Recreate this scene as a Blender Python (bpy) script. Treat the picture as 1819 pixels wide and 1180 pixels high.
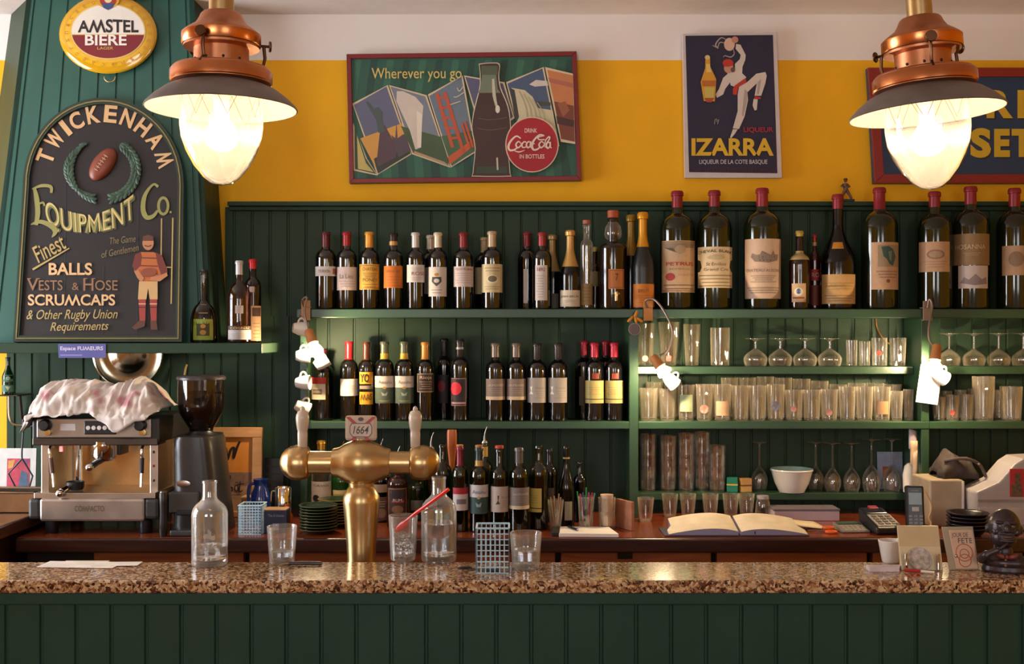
import bpy, bmesh, math, random
from mathutils import Vector, Matrix, noise as mnoise
for _o in list(bpy.data.objects): bpy.data.objects.remove(_o)
SC = bpy.context.scene
COL = SC.collection
R = random.Random(7)
PI = math.pi
# ------------------------------------------------------------------ camera
F, CX, CY, CAMZ = 2000.0, 909.5, 590.0, 1.65       # focal length in pixels of the 1819x1180 frame
def X(u, d): return (u - CX) * d / F
def Z(v, d): return CAMZ - (v - CY) * d / F
def S(px, d): return px * d / F
cam = bpy.data.objects.new('camera', bpy.data.cameras.new('camera'))
cam.data.sensor_width = 36.0; cam.data.lens = F / 1819.0 * 36.0
cam.data.clip_start = 0.05; cam.data.clip_end = 60
cam.location = (0, 0, CAMZ); cam.rotation_euler = (PI / 2, 0, 0)
COL.objects.link(cam); SC.camera = cam
# ------------------------------------------------------------------ world, daylight, exposure
SC.view_settings.view_transform = 'Standard'; SC.view_settings.look = 'None'
SC.view_settings.gamma = 1.0; SC.view_settings.use_curve_mapping = False
SC.view_settings.exposure = 0.14
w = bpy.data.worlds.new('sky'); SC.world = w; w.use_nodes = True
w.node_tree.nodes['Background'].inputs[0].default_value = (0.62, 0.78, 1.0, 1)
w.node_tree.nodes['Background'].inputs[1].default_value = 1.2
SC.cycles.use_denoising = True
SC.cycles.max_bounces = 10; SC.cycles.diffuse_bounces = 4; SC.cycles.glossy_bounces = 4
SC.cycles.transmission_bounces = 8; SC.cycles.transparent_max_bounces = 40
SC.cycles.caustics_reflective = False; SC.cycles.caustics_refractive = False
SC.cycles.sample_clamp_indirect = 6.0
def area(name, loc, rot, sx, sy, power, col):
    l = bpy.data.lights.new(name, 'AREA'); l.shape = 'RECTANGLE'; l.size = sx; l.size_y = sy
    l.energy = power; l.color = col
    o = bpy.data.objects.new(name, l); o.location = loc; o.rotation_euler = rot; COL.objects.link(o)
    return o
ROOM_L, ROOM_R, ROOM_F, ROOM_B, CEIL = -3.3, 3.3, -2.4, 4.50, 2.92
DAY = (1.0, 0.95, 0.90)
# daylight standing in the window openings of the street side and of the left wall
area('daylight_street_left', (-1.5, ROOM_F - 0.16, 2.0), (PI / 2, 0, 0), 1.5, 1.4, 62, DAY)
area('daylight_street_right', (1.7, ROOM_F - 0.16, 2.0), (PI / 2, 0, 0), 1.5, 1.4, 34, DAY)
area('daylight_side', (ROOM_L - 0.16, 3.25, 1.70), (PI / 2, 0, -PI / 2), 1.5, 1.7, 120, (.94, .97, 1.0))
# ------------------------------------------------------------------ materials
def lin(h):
    h = h.lstrip('#'); c = [int(h[i:i + 2], 16) / 255 for i in (0, 2, 4)]
    return tuple(x / 12.92 if x <= .04045 else ((x + .055) / 1.055) ** 2.4 for x in c) + (1,)
MATS = {}
def _new(name):
    m = bpy.data.materials.new(name); m.use_nodes = True
    nt = m.node_tree; b = nt.nodes['Principled BSDF']
    return m, nt, b
def mat(col, rough=.5, metal=0, noise=.12, nscale=18, bump=0, bscale=80, emit=0, spec=.5, coat=0, stretch=None):
    key = (col, rough, metal, noise, nscale, bump, bscale, emit, spec, coat, stretch)
    if key in MATS: return MATS[key]
    m, nt, b = _new('paint_' + col.lstrip('#'))
    c = lin(col)
    b.inputs['Roughness'].default_value = rough; b.inputs['Metallic'].default_value = metal
    b.inputs['Specular IOR Level'].default_value = spec; b.inputs['Coat Weight'].default_value = coat
    b.inputs['Coat Roughness'].default_value = .08
    tc = nt.nodes.new('ShaderNodeTexCoord'); src = tc.outputs['Object']
    if stretch:
        mp = nt.nodes.new('ShaderNodeMapping'); mp.inputs['Scale'].default_value = stretch
        nt.links.new(src, mp.inputs['Vector']); src = mp.outputs['Vector']
    if noise:
        n = nt.nodes.new('ShaderNodeTexNoise'); n.inputs['Scale'].default_value = nscale; n.inputs['Detail'].default_value = 4
        nt.links.new(src, n.inputs['Vector'])
        r = nt.nodes.new('ShaderNodeValToRGB')
        r.color_ramp.elements[0].position = .3; r.color_ramp.elements[1].position = .7
        r.color_ramp.elements[0].color = tuple(x * (1 - noise) for x in c[:3]) + (1,)
        r.color_ramp.elements[1].color = tuple(min(1, x * (1 + noise)) for x in c[:3]) + (1,)
        nt.links.new(n.outputs['Fac'], r.inputs['Fac']); nt.links.new(r.outputs['Color'], b.inputs['Base Color'])
        if emit: nt.links.new(r.outputs['Color'], b.inputs['Emission Color'])
    else:
        b.inputs['Base Color'].default_value = c
    if emit:
        b.inputs['Emission Color'].default_value = c; b.inputs['Emission Strength'].default_value = emit
    if bump:
        n2 = nt.nodes.new('ShaderNodeTexNoise'); n2.inputs['Scale'].default_value = bscale; n2.inputs['Detail'].default_value = 3
        nt.links.new(src, n2.inputs['Vector'])
        bp = nt.nodes.new('ShaderNodeBump'); bp.inputs['Strength'].default_value = bump; bp.inputs['Distance'].default_value = .004
        nt.links.new(n2.outputs['Fac'], bp.inputs['Height']); nt.links.new(bp.outputs['Normal'], b.inputs['Normal'])
    MATS[key] = m
    return m
def wood(c1, c2, rough=.35, scale=(3, 40, 40), coat=.2, key=None):
    k = ('wood', c1, c2, rough, scale, coat)
    if k in MATS: return MATS[k]
    m, nt, b = _new('wood_' + c1.lstrip('#'))
    tc = nt.nodes.new('ShaderNodeTexCoord'); mp = nt.nodes.new('ShaderNodeMapping'); mp.inputs['Scale'].default_value = scale
    n = nt.nodes.new('ShaderNodeTexNoise'); n.inputs['Scale'].default_value = 1.6; n.inputs['Detail'].default_value = 6; n.inputs['Distortion'].default_value = .6
    r = nt.nodes.new('ShaderNodeValToRGB'); r.color_ramp.elements[0].color = lin(c1); r.color_ramp.elements[1].color = lin(c2)
    r.color_ramp.elements[0].position = .3; r.color_ramp.elements[1].position = .72
    nt.links.new(tc.outputs['Object'], mp.inputs['Vector']); nt.links.new(mp.outputs['Vector'], n.inputs['Vector'])
    nt.links.new(n.outputs['Fac'], r.inputs['Fac']); nt.links.new(r.outputs['Color'], b.inputs['Base Color'])
    b.inputs['Roughness'].default_value = rough; b.inputs['Coat Weight'].default_value = coat; b.inputs['Coat Roughness'].default_value = .15
    MATS[k] = m
    return m
def granite():
    m, nt, b = _new('granite')
    tc = nt.nodes.new('ShaderNodeTexCoord')
    nz = nt.nodes.new('ShaderNodeTexNoise'); nz.inputs['Scale'].default_value = 60; nz.inputs['Detail'].default_value = 3
    mx = nt.nodes.new('ShaderNodeMixRGB'); mx.blend_type = 'ADD'; mx.inputs[0].default_value = .022
    vo = nt.nodes.new('ShaderNodeTexVoronoi'); vo.inputs['Scale'].default_value = 165
    sp = nt.nodes.new('ShaderNodeSeparateColor'); r = nt.nodes.new('ShaderNodeValToRGB')
    cols = [(0, '#2C1810'), (.14, '#5E3824'), (.38, '#A87850'), (.6, '#CDA67C'), (.8, '#E2C8A2'), (.94, '#8A5634')]
    e = r.color_ramp.elements; e[0].position = 0; e[0].color = lin(cols[0][1]); e[1].position = .2; e[1].color = lin(cols[1][1])
    for p, c in cols[2:]:
        q = e.new(p); q.color = lin(c)
    r.color_ramp.interpolation = 'LINEAR'
    nt.links.new(tc.outputs['Object'], nz.inputs['Vector']); nt.links.new(tc.outputs['Object'], mx.inputs[1]); nt.links.new(nz.outputs['Color'], mx.inputs[2])
    nt.links.new(mx.outputs[0], vo.inputs['Vector']); nt.links.new(vo.outputs['Color'], sp.inputs[0]); nt.links.new(sp.outputs[0], r.inputs['Fac'])
    nt.links.new(r.outputs['Color'], b.inputs['Base Color'])
    b.inputs['Roughness'].default_value = .16; b.inputs['Coat Weight'].default_value = .4
    return m
def glass(name, tint=(1, 1, 1), edge='#D8D2C4', edge_amt=.45, refl=1.0, haze=0.0, rough=.02):
    """thin-walled glass: tinted see-through, fresnel shine, rim colour painted in for refracted light"""
    k = ('glass', name)
    if k in MATS: return MATS[k]
    m = bpy.data.materials.new(name); m.use_nodes = True; nt = m.node_tree; nt.nodes.clear(); N = nt.nodes.new; L = nt.links.new
    out = N('ShaderNodeOutputMaterial'); tr = N('ShaderNodeBsdfTransparent'); tr.inputs[0].default_value = tuple(tint) + (1,)
    gl = N('ShaderNodeBsdfGlossy'); gl.inputs['Roughness'].default_value = rough; gl.inputs['Color'].default_value = (1, 1, 1, 1)
    df = N('ShaderNodeBsdfTranslucent'); df.inputs['Color'].default_value = lin(edge)
    dd = N('ShaderNodeBsdfDiffuse'); dd.inputs['Color'].default_value = lin(edge)
    dm = N('ShaderNodeMixShader'); dm.inputs[0].default_value = .5; L(df.outputs[0], dm.inputs[1]); L(dd.outputs[0], dm.inputs[2])
    lw = N('ShaderNodeLayerWeight'); lw.inputs['Blend'].default_value = .5
    pw = N('ShaderNodeMath'); pw.operation = 'POWER'; pw.inputs[1].default_value = 2.2; L(lw.outputs['Facing'], pw.inputs[0])
    ml = N('ShaderNodeMath'); ml.operation = 'MULTIPLY_ADD'; ml.inputs[1].default_value = edge_amt; ml.inputs[2].default_value = haze; L(pw.outputs[0], ml.inputs[0])  # edge colour mixed in place of refracted brightness
    a = N('ShaderNodeMixShader'); L(ml.outputs[0], a.inputs[0]); L(tr.outputs[0], a.inputs[1]); L(dm.outputs[0], a.inputs[2])
    p5 = N('ShaderNodeMath'); p5.operation = 'POWER'; p5.inputs[1].default_value = 5; L(lw.outputs['Facing'], p5.inputs[0])
    fm = N('ShaderNodeMath'); fm.operation = 'MULTIPLY_ADD'; fm.inputs[1].default_value = .8; fm.inputs[2].default_value = .05 * refl; L(p5.outputs[0], fm.inputs[0])
    bmx = N('ShaderNodeMixShader'); L(fm.outputs[0], bmx.inputs[0]); L(a.outputs[0], bmx.inputs[1]); L(gl.outputs[0], bmx.inputs[2])
    L(bmx.outputs[0], out.inputs[0])
    MATS[k] = m
    return m
G_CLEAR = glass('clear_glass', (.98, .98, .97), '#F0E4D0', .75, 2.0, .015)
G_TUMB = glass('tumbler_glass', (.96, .96, .94), '#F8EAD6', .8, 2.6, .06)  # peach edge colour and haze paint in the lamp glow
G_STACK = glass('stack_glass', (.985, .985, .98), '#F4EADC', .35, 3.2, .008)
G_GREEN = glass('green_glass', (.10, .22, .05), '#1C3A12', .25, 1.3, .10)
G_DGREEN = glass('dark_green_glass', (.035, .065, .02), '#141C0C', .3, 1.2, .25)
G_BRIGHT = glass('bright_green_glass', (.05, .5, .1), '#128A30', .4, 1.2, .35)
G_AMBER = glass('amber_glass', (.5, .16, .04), '#5A2410', .3, 1.2, .3)
def solid_glass(name, col=(1, 1, 1), ior=1.47):
    m, nt, b = _new(name); b.inputs['Base Color'].default_value = tuple(col) + (1,); b.inputs['Roughness'].default_value = .01
    b.inputs['Transmission Weight'].default_value = 1; b.inputs['IOR'].default_value = ior
    return m
G_SOLID = solid_glass('counter_glass', (.97, .98, .98)); G_WATER = solid_glass('water', (.93, .95, .98), 1.33)
M_DARK = mat('#0C0A0B', .06, noise=.05, spec=.7, coat=.6)           # bottle full of red wine
M_BLACKB = mat('#070708', .12, noise=.05, spec=.6)
M_GREEN = mat('#2D4131', .5, noise=.08, nscale=6, bump=.06, bscale=40, spec=.22)
M_GREENS = mat('#2C4832', .34, noise=.08, nscale=6, bump=.05, bscale=40)
M_GREENF = mat('#244236', .45, noise=.08, nscale=6, bump=.06, bscale=40, spec=.3)
M_YEL = mat('#F8B60C', .75, noise=.05, nscale=4, bump=.08, bscale=90)
M_WHITE = mat('#F2EAE6', .8, noise=.03, nscale=3, bump=.05, bscale=60)
M_BRASS = mat('#C8AA78', .3, 1, noise=.12, nscale=9, bump=.02, bscale=30)
M_COPPER = mat('#C98660', .4, 1, noise=.25, nscale=14, bump=.05, bscale=30)
M_STEEL = mat('#B9B4AE', .22, 1, noise=.08)
M_CHROME = mat('#DCDAD8', .08, 1, noise=.03)
M_BLACKP = mat('#15151A', .4, noise=.1)
M_PORC = mat('#DED8D2', .22, noise=.03, coat=.3)
M_PAPER = mat('#EDE3D6', .8, noise=.03)
# ------------------------------------------------------------------ mesh building
class MB:
    def __init__(s): s.v = []; s.f = []; s.m = []; s.s = []
    def face(s, idx, m=0, sm=False): s.f.append(tuple(idx)); s.m.append(m); s.s.append(sm)
    def add(s, pts): b = len(s.v); s.v += [tuple(p) for p in pts]; return b
    def box(s, x0, x1, y0, y1, z0, z1, m=0, rot=0, piv=None):
        p = [(x0, y0, z0), (x1, y0, z0), (x1, y1, z0), (x0, y1, z0), (x0, y0, z1), (x1, y0, z1), (x1, y1, z1), (x0, y1, z1)]
        b = s.add(p)
        for q in ((0, 3, 2, 1), (4, 5, 6, 7), (0, 1, 5, 4), (1, 2, 6, 5), (2, 3, 7, 6), (3, 0, 4, 7)): s.face([b + i for i in q], m)
        return s
    def hexa(s, p, m=0):
        b = s.add(p)
        for q in ((0, 3, 2, 1), (4, 5, 6, 7), (0, 1, 5, 4), (1, 2, 6, 5), (2, 3, 7, 6), (3, 0, 4, 7)): s.face([b + i for i in q], m)
        return s
    def poly(s, pts, m=0): b = s.add(pts); s.face(range(b, b + len(pts)), m); return s
    def lathe(s, prof, seg=28, c=(0, 0, 0), m=0, mtx=None, ms=None, sy=1.0):
        """prof: [(r, z)] from bottom to top; poles where r == 0"""
        rings = []
        for r, z in prof:
            if r <= 1e-6: pts = [Vector((0, 0, z))]
            else: pts = [Vector((r * math.cos(2 * PI * k / seg), sy * r * math.sin(2 * PI * k / seg), z)) for k in range(seg)]
            if mtx is not None: pts = [mtx @ p for p in pts]
            b = s.add([(p.x + c[0], p.y + c[1], p.z + c[2]) for p in pts]); rings.append((b, len(pts)))
        for i in range(len(rings) - 1):
            (a, na), (b, nb) = rings[i], rings[i + 1]; mi = ms[i] if ms else m
            for k in range(seg):
                k2 = (k + 1) % seg
                if na == 1 and nb == 1: break
                if na == 1: s.face((a, b + k2, b + k), mi, True)
                elif nb == 1: s.face((a + k, a + k2, b), mi, True)
                else: s.face((a + k, a + k2, b + k2, b + k), mi, True)
        return s
    def tube(s, pts, r, seg=8, m=0, closed=False, caps=True):
        pts = [Vector(p) for p in pts]; n = len(pts); rs = r if isinstance(r, (list, tuple)) else [r] * n
        prev = None; rings = []
        for i, p in enumerate(pts):
            if closed: t = pts[(i + 1) % n] - pts[i - 1]
            else: t = pts[min(i + 1, n - 1)] - pts[max(i - 1, 0)]
            if t.length < 1e-9: t = Vector((0, 0, 1))
            t.normalize()
            if prev is None:
                a = Vector((0, 0, 1)) if abs(t.z) < .9 else Vector((1, 0, 0))
                nrm = t.cross(a).normalized()
            else:
                nrm = prev - t * prev.dot(t)
                nrm = nrm.normalized() if nrm.length > 1e-6 else t.orthogonal().normalized()
            prev = nrm; bn = t.cross(nrm)
            rings.append(s.add([p + (nrm * math.cos(2 * PI * k / seg) + bn * math.sin(2 * PI * k / seg)) * rs[i] for k in range(seg)]))
        for i in range(n if closed else n - 1):
            a, b = rings[i], rings[(i + 1) % n]
            for k in range(seg): s.face((a + k, a + (k + 1) % seg, b + (k + 1) % seg, b + k), m, True)
        if caps and not closed:
            s.face([rings[0] + k for k in range(seg)][::-1], m); s.face([rings[-1] + k for k in range(seg)], m)
        return s
    def ell(s, c, rx, ry, rz, m=0, seg=20, rings=12, mtx=None):
        pr = [(math.sin(PI * i / rings), -math.cos(PI * i / rings)) for i in range(rings + 1)]
        pr[0] = (0, -1); pr[-1] = (0, 1)
        sc = Matrix.Diagonal((rx, ry, rz)).to_4x4()
        return s.lathe(pr, seg, c, m, (mtx.to_4x4() @ sc) if mtx is not None else sc)
    def prism(s, pts, vec, m=0, ms=None):
        """pts: 3D outline; extruded by vec; m front, ms sides"""
        v = Vector(vec); n = len(pts); a = s.add(pts); b = s.add([Vector(p) + v for p in pts])
        s.face(range(a, a + n), m); s.face([b + n - 1 - i for i in range(n)], m if ms is None else ms)
        for i in range(n): s.face((a + i, b + i, b + (i + 1) % n, a + (i + 1) % n), m if ms is None else ms)
        return s
    def grid(s, P, m=0, sm=True, close_u=False):
        nu, nv = len(P), len(P[0]); b = s.add([p for row in P for p in row])
        for i in range(nu if close_u else nu - 1):
            for j in range(nv - 1):
                i2 = (i + 1) % nu
                s.face((b + i * nv + j, b + i2 * nv + j, b + i2 * nv + j + 1, b + i * nv + j + 1), m, sm)
        return s
    def mesh(s, name, mats, sharp=38):
        me = bpy.data.meshes.new(name); me.from_pydata(s.v, [], s.f)
        for mm in (mats if isinstance(mats, (list, tuple)) else [mats]): me.materials.append(mm)
        me.polygons.foreach_set('material_index', s.m); me.polygons.foreach_set('use_smooth', s.s)
        bm = bmesh.new(); bm.from_mesh(me); bmesh.ops.recalc_face_normals(bm, faces=bm.faces) ; bm.to_mesh(me); bm.free()
        me.update()
        if any(s.s): me.set_sharp_from_angle(angle=math.radians(sharp))
        return me
    def build(s, name, mats, parent=None, loc=(0, 0, 0), rot=(0, 0, 0), bevel=0, sharp=38, solid=0, recalc=True):
        o = bpy.data.objects.new(name, s.mesh(name, mats, sharp)); COL.objects.link(o)
        o.location = loc; o.rotation_euler = rot
        if parent: o.parent = parent
        if solid:
            md = o.modifiers.new('solid', 'SOLIDIFY'); md.thickness = solid; md.offset = 0
        if bevel:
            md = o.modifiers.new('bevel', 'BEVEL'); md.width = bevel; md.segments = 2; md.limit_method = 'ANGLE'; md.angle_limit = math.radians(50)
        return o
    def shift(s, off): s.v = [(p[0] - off[0], p[1] - off[1], p[2] - off[2]) for p in s.v]; return s
def tag(o, label, cat, group=None, kind=None):
    o['label'] = label; o['category'] = cat
    if group: o['group'] = group
    if kind: o['kind'] = kind
    return o
def thing(name, label, cat, loc=(0, 0, 0), rot=(0, 0, 0), group=None):
    o = bpy.data.objects.new(name, None); o.empty_display_size = .02; COL.objects.link(o)
    o.location = loc; o.rotation_euler = rot
    return tag(o, label, cat, group)
def struct(name, mb, mats, **k):
    o = mb.build(name, mats, **k); o['kind'] = 'structure'; return o
def dup(root, loc, rotz=0, label=None, group=None, rot=None):
    r = root.copy(); COL.objects.link(r); r.location = loc; r.rotation_euler = rot or (0, 0, rotz)
    if label: r['label'] = label
    if group: r['group'] = group
    for ch in list(root.children):
        c = ch.copy(); COL.objects.link(c); c.parent = r
        for g in list(ch.children):
            d = g.copy(); COL.objects.link(d); d.parent = c
    return r
# ------------------------------------------------------------------ lettering
TXT = {}
def text2d(body, bold=0.0, shear=0.0, spacing=1.0):
    """glyph outlines as (verts, faces), normalised to the box 0..1 x 0..1, plus its aspect"""
    k = (body, bold, shear, spacing)
    if k in TXT: return TXT[k]
    cu = bpy.data.curves.new('lettering', 'FONT'); heavy = bold > 0 and 'M' in body; cu.body = body.replace('M', 'W') if heavy else body; cu.offset = bold; cu.shear = shear; cu.space_character = spacing
    cu.resolution_u = 4; cu.fill_mode = 'BOTH'
    ob = bpy.data.objects.new('lettering', cu)
    me = bpy.data.meshes.new_from_object(ob)
    vs = [(v.co.x, v.co.y) for v in me.vertices]; fs = [tuple(p.vertices) for p in me.polygons]
    bpy.data.objects.remove(ob); bpy.data.curves.remove(cu); bpy.data.meshes.remove(me)
    if heavy:                                                 # each heavy M is drawn as a W upside down
        par = list(range(len(vs)))
        def root(i):
            while par[i] != i: par[i] = par[par[i]]; i = par[i]
            return i
        for f in fs:
            for i in f[1:]: par[root(i)] = root(f[0])
        used = {i for f in fs for i in f}; comp = {}
        for i in used: comp.setdefault(root(i), []).append(i)
        order = sorted(comp.values(), key=lambda c: min(vs[i][0] for i in c))
        for ch, c in zip([q for q in body if q != ' '], order):
            if ch == 'M':
                top, low = max(vs[i][1] for i in c), min(vs[i][1] for i in c)
                for i in c: vs[i] = (vs[i][0], top + low - vs[i][1])
    x0 = min(v[0] for v in vs); x1 = max(v[0] for v in vs); y0 = min(v[1] for v in vs); y1 = max(v[1] for v in vs)
    vs = [((a - x0) / (x1 - x0), (b - y0) / (y1 - y0)) for a, b in vs]
    TXT[k] = (vs, fs, (x1 - x0) / (y1 - y0))
    return TXT[k]
class Art:
    """flat painting on a plane of the scene: pixel outlines are cast onto the plane"""
    def __init__(s, p0, n, origin):
        s.p0 = Vector(p0); s.n = Vector(n).normalized(); s.o = Vector(origin); s.mb = MB(); s.mats = []; s.ly = 0
    def at(s, u, v, lift=0):
        d = Vector(((u - CX) / F, 1, -(v - CY) / F)); c = Vector((0, 0, CAMZ))
        t = (s.p0 + s.n * lift - c).dot(s.n) / d.dot(s.n)
        return c + d * t - s.o
    def mi(s, m):
        if m not in s.mats: s.mats.append(m)
        return s.mats.index(m)
    def fill(s, pts, m, ly=None):
        if ly is None: s.ly += 1; ly = s.ly
        s.mb.poly([s.at(u, v, ly * .00025) for u, v in pts], s.mi(m)); return s
    def disc(s, cu, cv, ru, rv, m, a=0, n=40, ly=None):
        ca, sa = math.cos(a), math.sin(a)
        return s.fill([(cu + ru * math.cos(t) * ca - rv * math.sin(t) * sa, cv + ru * math.cos(t) * sa + rv * math.sin(t) * ca)
                       for t in [2 * PI * k / n for k in range(n)]], m, ly)
    def stroke(s, pts, wd, m, ly=None, n=4):
        pts = smooth2(pts, n) if n > 1 else pts
        if ly is None: s.ly += 1; ly = s.ly
        ws = wd if isinstance(wd, (list, tuple)) else [wd] * 2
        N = len(pts); L = []; Rr = []
        for i, (u, v) in enumerate(pts):
            a = pts[max(i - 1, 0)]; b = pts[min(i + 1, N - 1)]; dx, dy = b[0] - a[0], b[1] - a[1]; l = math.hypot(dx, dy) or 1
            f = i / (N - 1) * (len(ws) - 1); j = min(int(f), len(ws) - 2); h = (ws[j] + (ws[j + 1] - ws[j]) * (f - j)) / 2
            L.append((u - dy / l * h, v + dx / l * h)); Rr.append((u + dy / l * h, v - dx / l * h))
        b0 = s.mb.add([s.at(u, v, ly * .00025) for u, v in L]); b1 = s.mb.add([s.at(u, v, ly * .00025) for u, v in Rr])
        for i in range(N - 1): s.mb.face((b0 + i, b0 + i + 1, b1 + i + 1, b1 + i), s.mi(m))
        return s
    def text(s, body, cu, cv, wu, hv, m, ang=0.0, bold=0.0, shear=0.0, spacing=1.0, ly=None, warp=None):
        vs, fs, asp = text2d(body, bold, shear, spacing)
        if ly is None: s.ly += 1; ly = s.ly
        ca, sa = math.cos(ang), math.sin(ang); out = []
        for a, b in vs:
            x = (a - .5) * wu; y = -(b - .5) * hv
            if warp: x, y = warp(a, b, x, y)
            out.append(s.at(cu + x * ca - y * sa, cv + x * sa + y * ca, ly * .00025))
        b0 = s.mb.add(out)
        for f in fs: s.mb.face([b0 + i for i in f], s.mi(m))
        return s
    def arc_text(s, body, cu, cv, ru, rv, a0, a1, hv, wch, m, bold=0.0, ly=None):
        if ly is None: s.ly += 1; ly = s.ly
        ws = [.45 if c == 'I' else 1.3 if c in 'WM' else .85 if c == 'T' else 1 for c in body]; tot = sum(ws) - (ws[0] + ws[-1]) / 2; run = 0
        for i, ch in enumerate(body):
            if i: run += (ws[i - 1] + ws[i]) / 2
            t = a0 + (a1 - a0) * run / tot; u = cu + ru * math.sin(t); v = cv - rv * math.cos(t)
            s.text(ch, u, v, wch * (.4 if ch == 'I' else 1.25 if ch in 'WM' else 1), hv, m, ang=t, bold=bold, ly=ly)
        return s
    def build(s, name, parent):
        o = bpy.data.objects.new(name, s.mesh(name)); COL.objects.link(o); o.parent = parent
        return o
    def mesh(s, name):
        me = bpy.data.meshes.new(name); me.from_pydata(s.mb.v, [], s.mb.f)
        for m in s.mats: me.materials.append(m)
        me.polygons.foreach_set('material_index', s.mb.m); me.update()
        return me
def smooth2(pts, n=4):
    """Catmull-Rom through 2D or 3D points"""
    out = []; N = len(pts)
    for i in range(N - 1):
        p0 = pts[max(i - 1, 0)]; p1 = pts[i]; p2 = pts[i + 1]; p3 = pts[min(i + 2, N - 1)]
        for k in range(n):
            t = k / n
            out.append(tuple(.5 * (2 * b + (c - a) * t + (2 * a - 5 * b + 4 * c - d) * t * t + (3 * b - a - 3 * c + d) * t ** 3) for a, b, c, d in zip(p0, p1, p2, p3)))
    out.append(tuple(pts[-1]))
    return out
# ================================================================== the setting
def beadboard(bl, br, tr, tl, n, nrm, gw=.006, gd=.005, back=.018, offs=.5):
    """boards with V grooves on a quad (bottom-left, bottom-right, top-right, top-left)"""
    bl, br, tr, tl = map(Vector, (bl, br, tr, tl)); nrm = Vector(nrm).normalized(); W = (br - bl).length
    mb = MB(); prof = [(0.0, 0.0)]
    for i in range(n + 1):
        c = (i + offs) / n
        if c * W - gw <= .002 or c * W + gw >= W - .002: continue
        h = gw / W
        prof += [(c - h, 0), (c - h * .45, -gd), (c + h * .45, -gd), (c + h, 0)]
    prof.append((1.0, 0.0))
    lo = [bl.lerp(br, s) + nrm * d for s, d in prof]; hi = [tl.lerp(tr, s) + nrm * d for s, d in prof]
    a = mb.add(lo); b = mb.add(hi)
    for i in range(len(prof) - 1): mb.face((a + i, a + i + 1, b + i + 1, b + i))
    k = len(prof) - 1
    c = mb.add([bl - nrm * back, br - nrm * back, tr - nrm * back, tl - nrm * back])
    mb.face((a, b, c + 3, c)); mb.face((a + k, c + 1, c + 2, b + k)); mb.face((c, c + 3, c + 2, c + 1))
    return mb
YW = 4.50                                    # plaster face of the back wall
YP = 4.48                                    # face of the green boarding
zs = Z(107, YW)                              # where the yellow paint stops
mb = MB(); mb.box(ROOM_L - .2, ROOM_R + .2, YW, YW + .2, 0, zs, 0); mb.box(ROOM_L - .2, ROOM_R + .2, YW, YW + .2, zs, CEIL + .1, 1)
struct('wall_back', mb, [M_YEL, M_WHITE])
struct('ceiling', MB().box(ROOM_L - .3, ROOM_R + .3, ROOM_F - .3, YW + .3, CEIL, CEIL + .15), mat('#E6DAD4', .85, noise=.03))
struct('floor', MB().box(ROOM_L - .3, ROOM_R + .3, ROOM_F - .3, YW + .3, -.12, 0), wood('#5A3A24', '#7A5234', .5, (2, 30, 1)))
struct('wall_right', MB().box(ROOM_R, ROOM_R + .2, ROOM_F, YW, 0, CEIL), M_YEL)
# left wall and street wall are built around their window openings
def wall_with_holes(x0, x1, z0, z1, holes, make):
    mb = MB(); xs = sorted([x0, x1] + [h[0] for h in holes] + [h[1] for h in holes])
    for a, b in zip(xs, xs[1:]):
        hs = [h for h in holes if h[0] <= a and h[1] >= b]
        if not hs: make(mb, a, b, z0, z1)
        else: make(mb, a, b, z0, hs[0][2]); make(mb, a, b, hs[0][3], z1)
    return mb
HL = [(2.5, 4.0, .85, 2.55)]; HF = [(-2.25, -.75, 1.3, 2.7), (.95, 2.45, 1.3, 2.7)]
struct('wall_left', wall_with_holes(ROOM_F, YW, 0, CEIL, HL, lambda mb, a, b, c, d: mb.box(ROOM_L - .2, ROOM_L, a, b, c, d)), M_YEL)
struct('wall_front', wall_with_holes(ROOM_L - .2, ROOM_R + .2, 0, CEIL, HF, lambda mb, a, b, c, d: mb.box(a, b, ROOM_F - .2, ROOM_F, c, d)), M_WHITE)
def window_frame(mb, a, b, c, d, put):
    t = .06; m = (a + b) / 2; h = c + (d - c) * .68
    for q in ((a, a + t, c, d), (b - t, b, c, d), (a, b, c, c + t), (a, b, d - t, d), (m - .04, m + .04, c, d), (a, b, h - .025, h + .025)): put(mb, *q)
    return mb
M_WF = mat('#E8E2D8', .5, noise=.03)
G_WIN = glass('window_glass', (.98, .99, 1), '#D8E0E8', .1, .6, 0)
for i, (a, b, c, d) in enumerate(HF):
    o = struct('window_%d' % (i + 1), window_frame(MB(), a, b, c, d, lambda mb, p, q, r, s: mb.box(p, q, ROOM_F - .12, ROOM_F - .05, r, s)), M_WF)
    MB().box(a + .05, b - .05, ROOM_F - .09, ROOM_F - .085, c + .05, d - .05).build('pane', G_WIN, o)
(a, b, c, d) = HL[0]
o = struct('window_3', window_frame(MB(), a, b, c, d, lambda mb, p, q, r, s: mb.box(ROOM_L - .12, ROOM_L - .05, p, q, r, s)), M_WF)
MB().box(ROOM_L - .09, ROOM_L - .085, a + .05, b - .05, c + .05, d - .05).build('pane', G_WIN, o)
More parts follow.
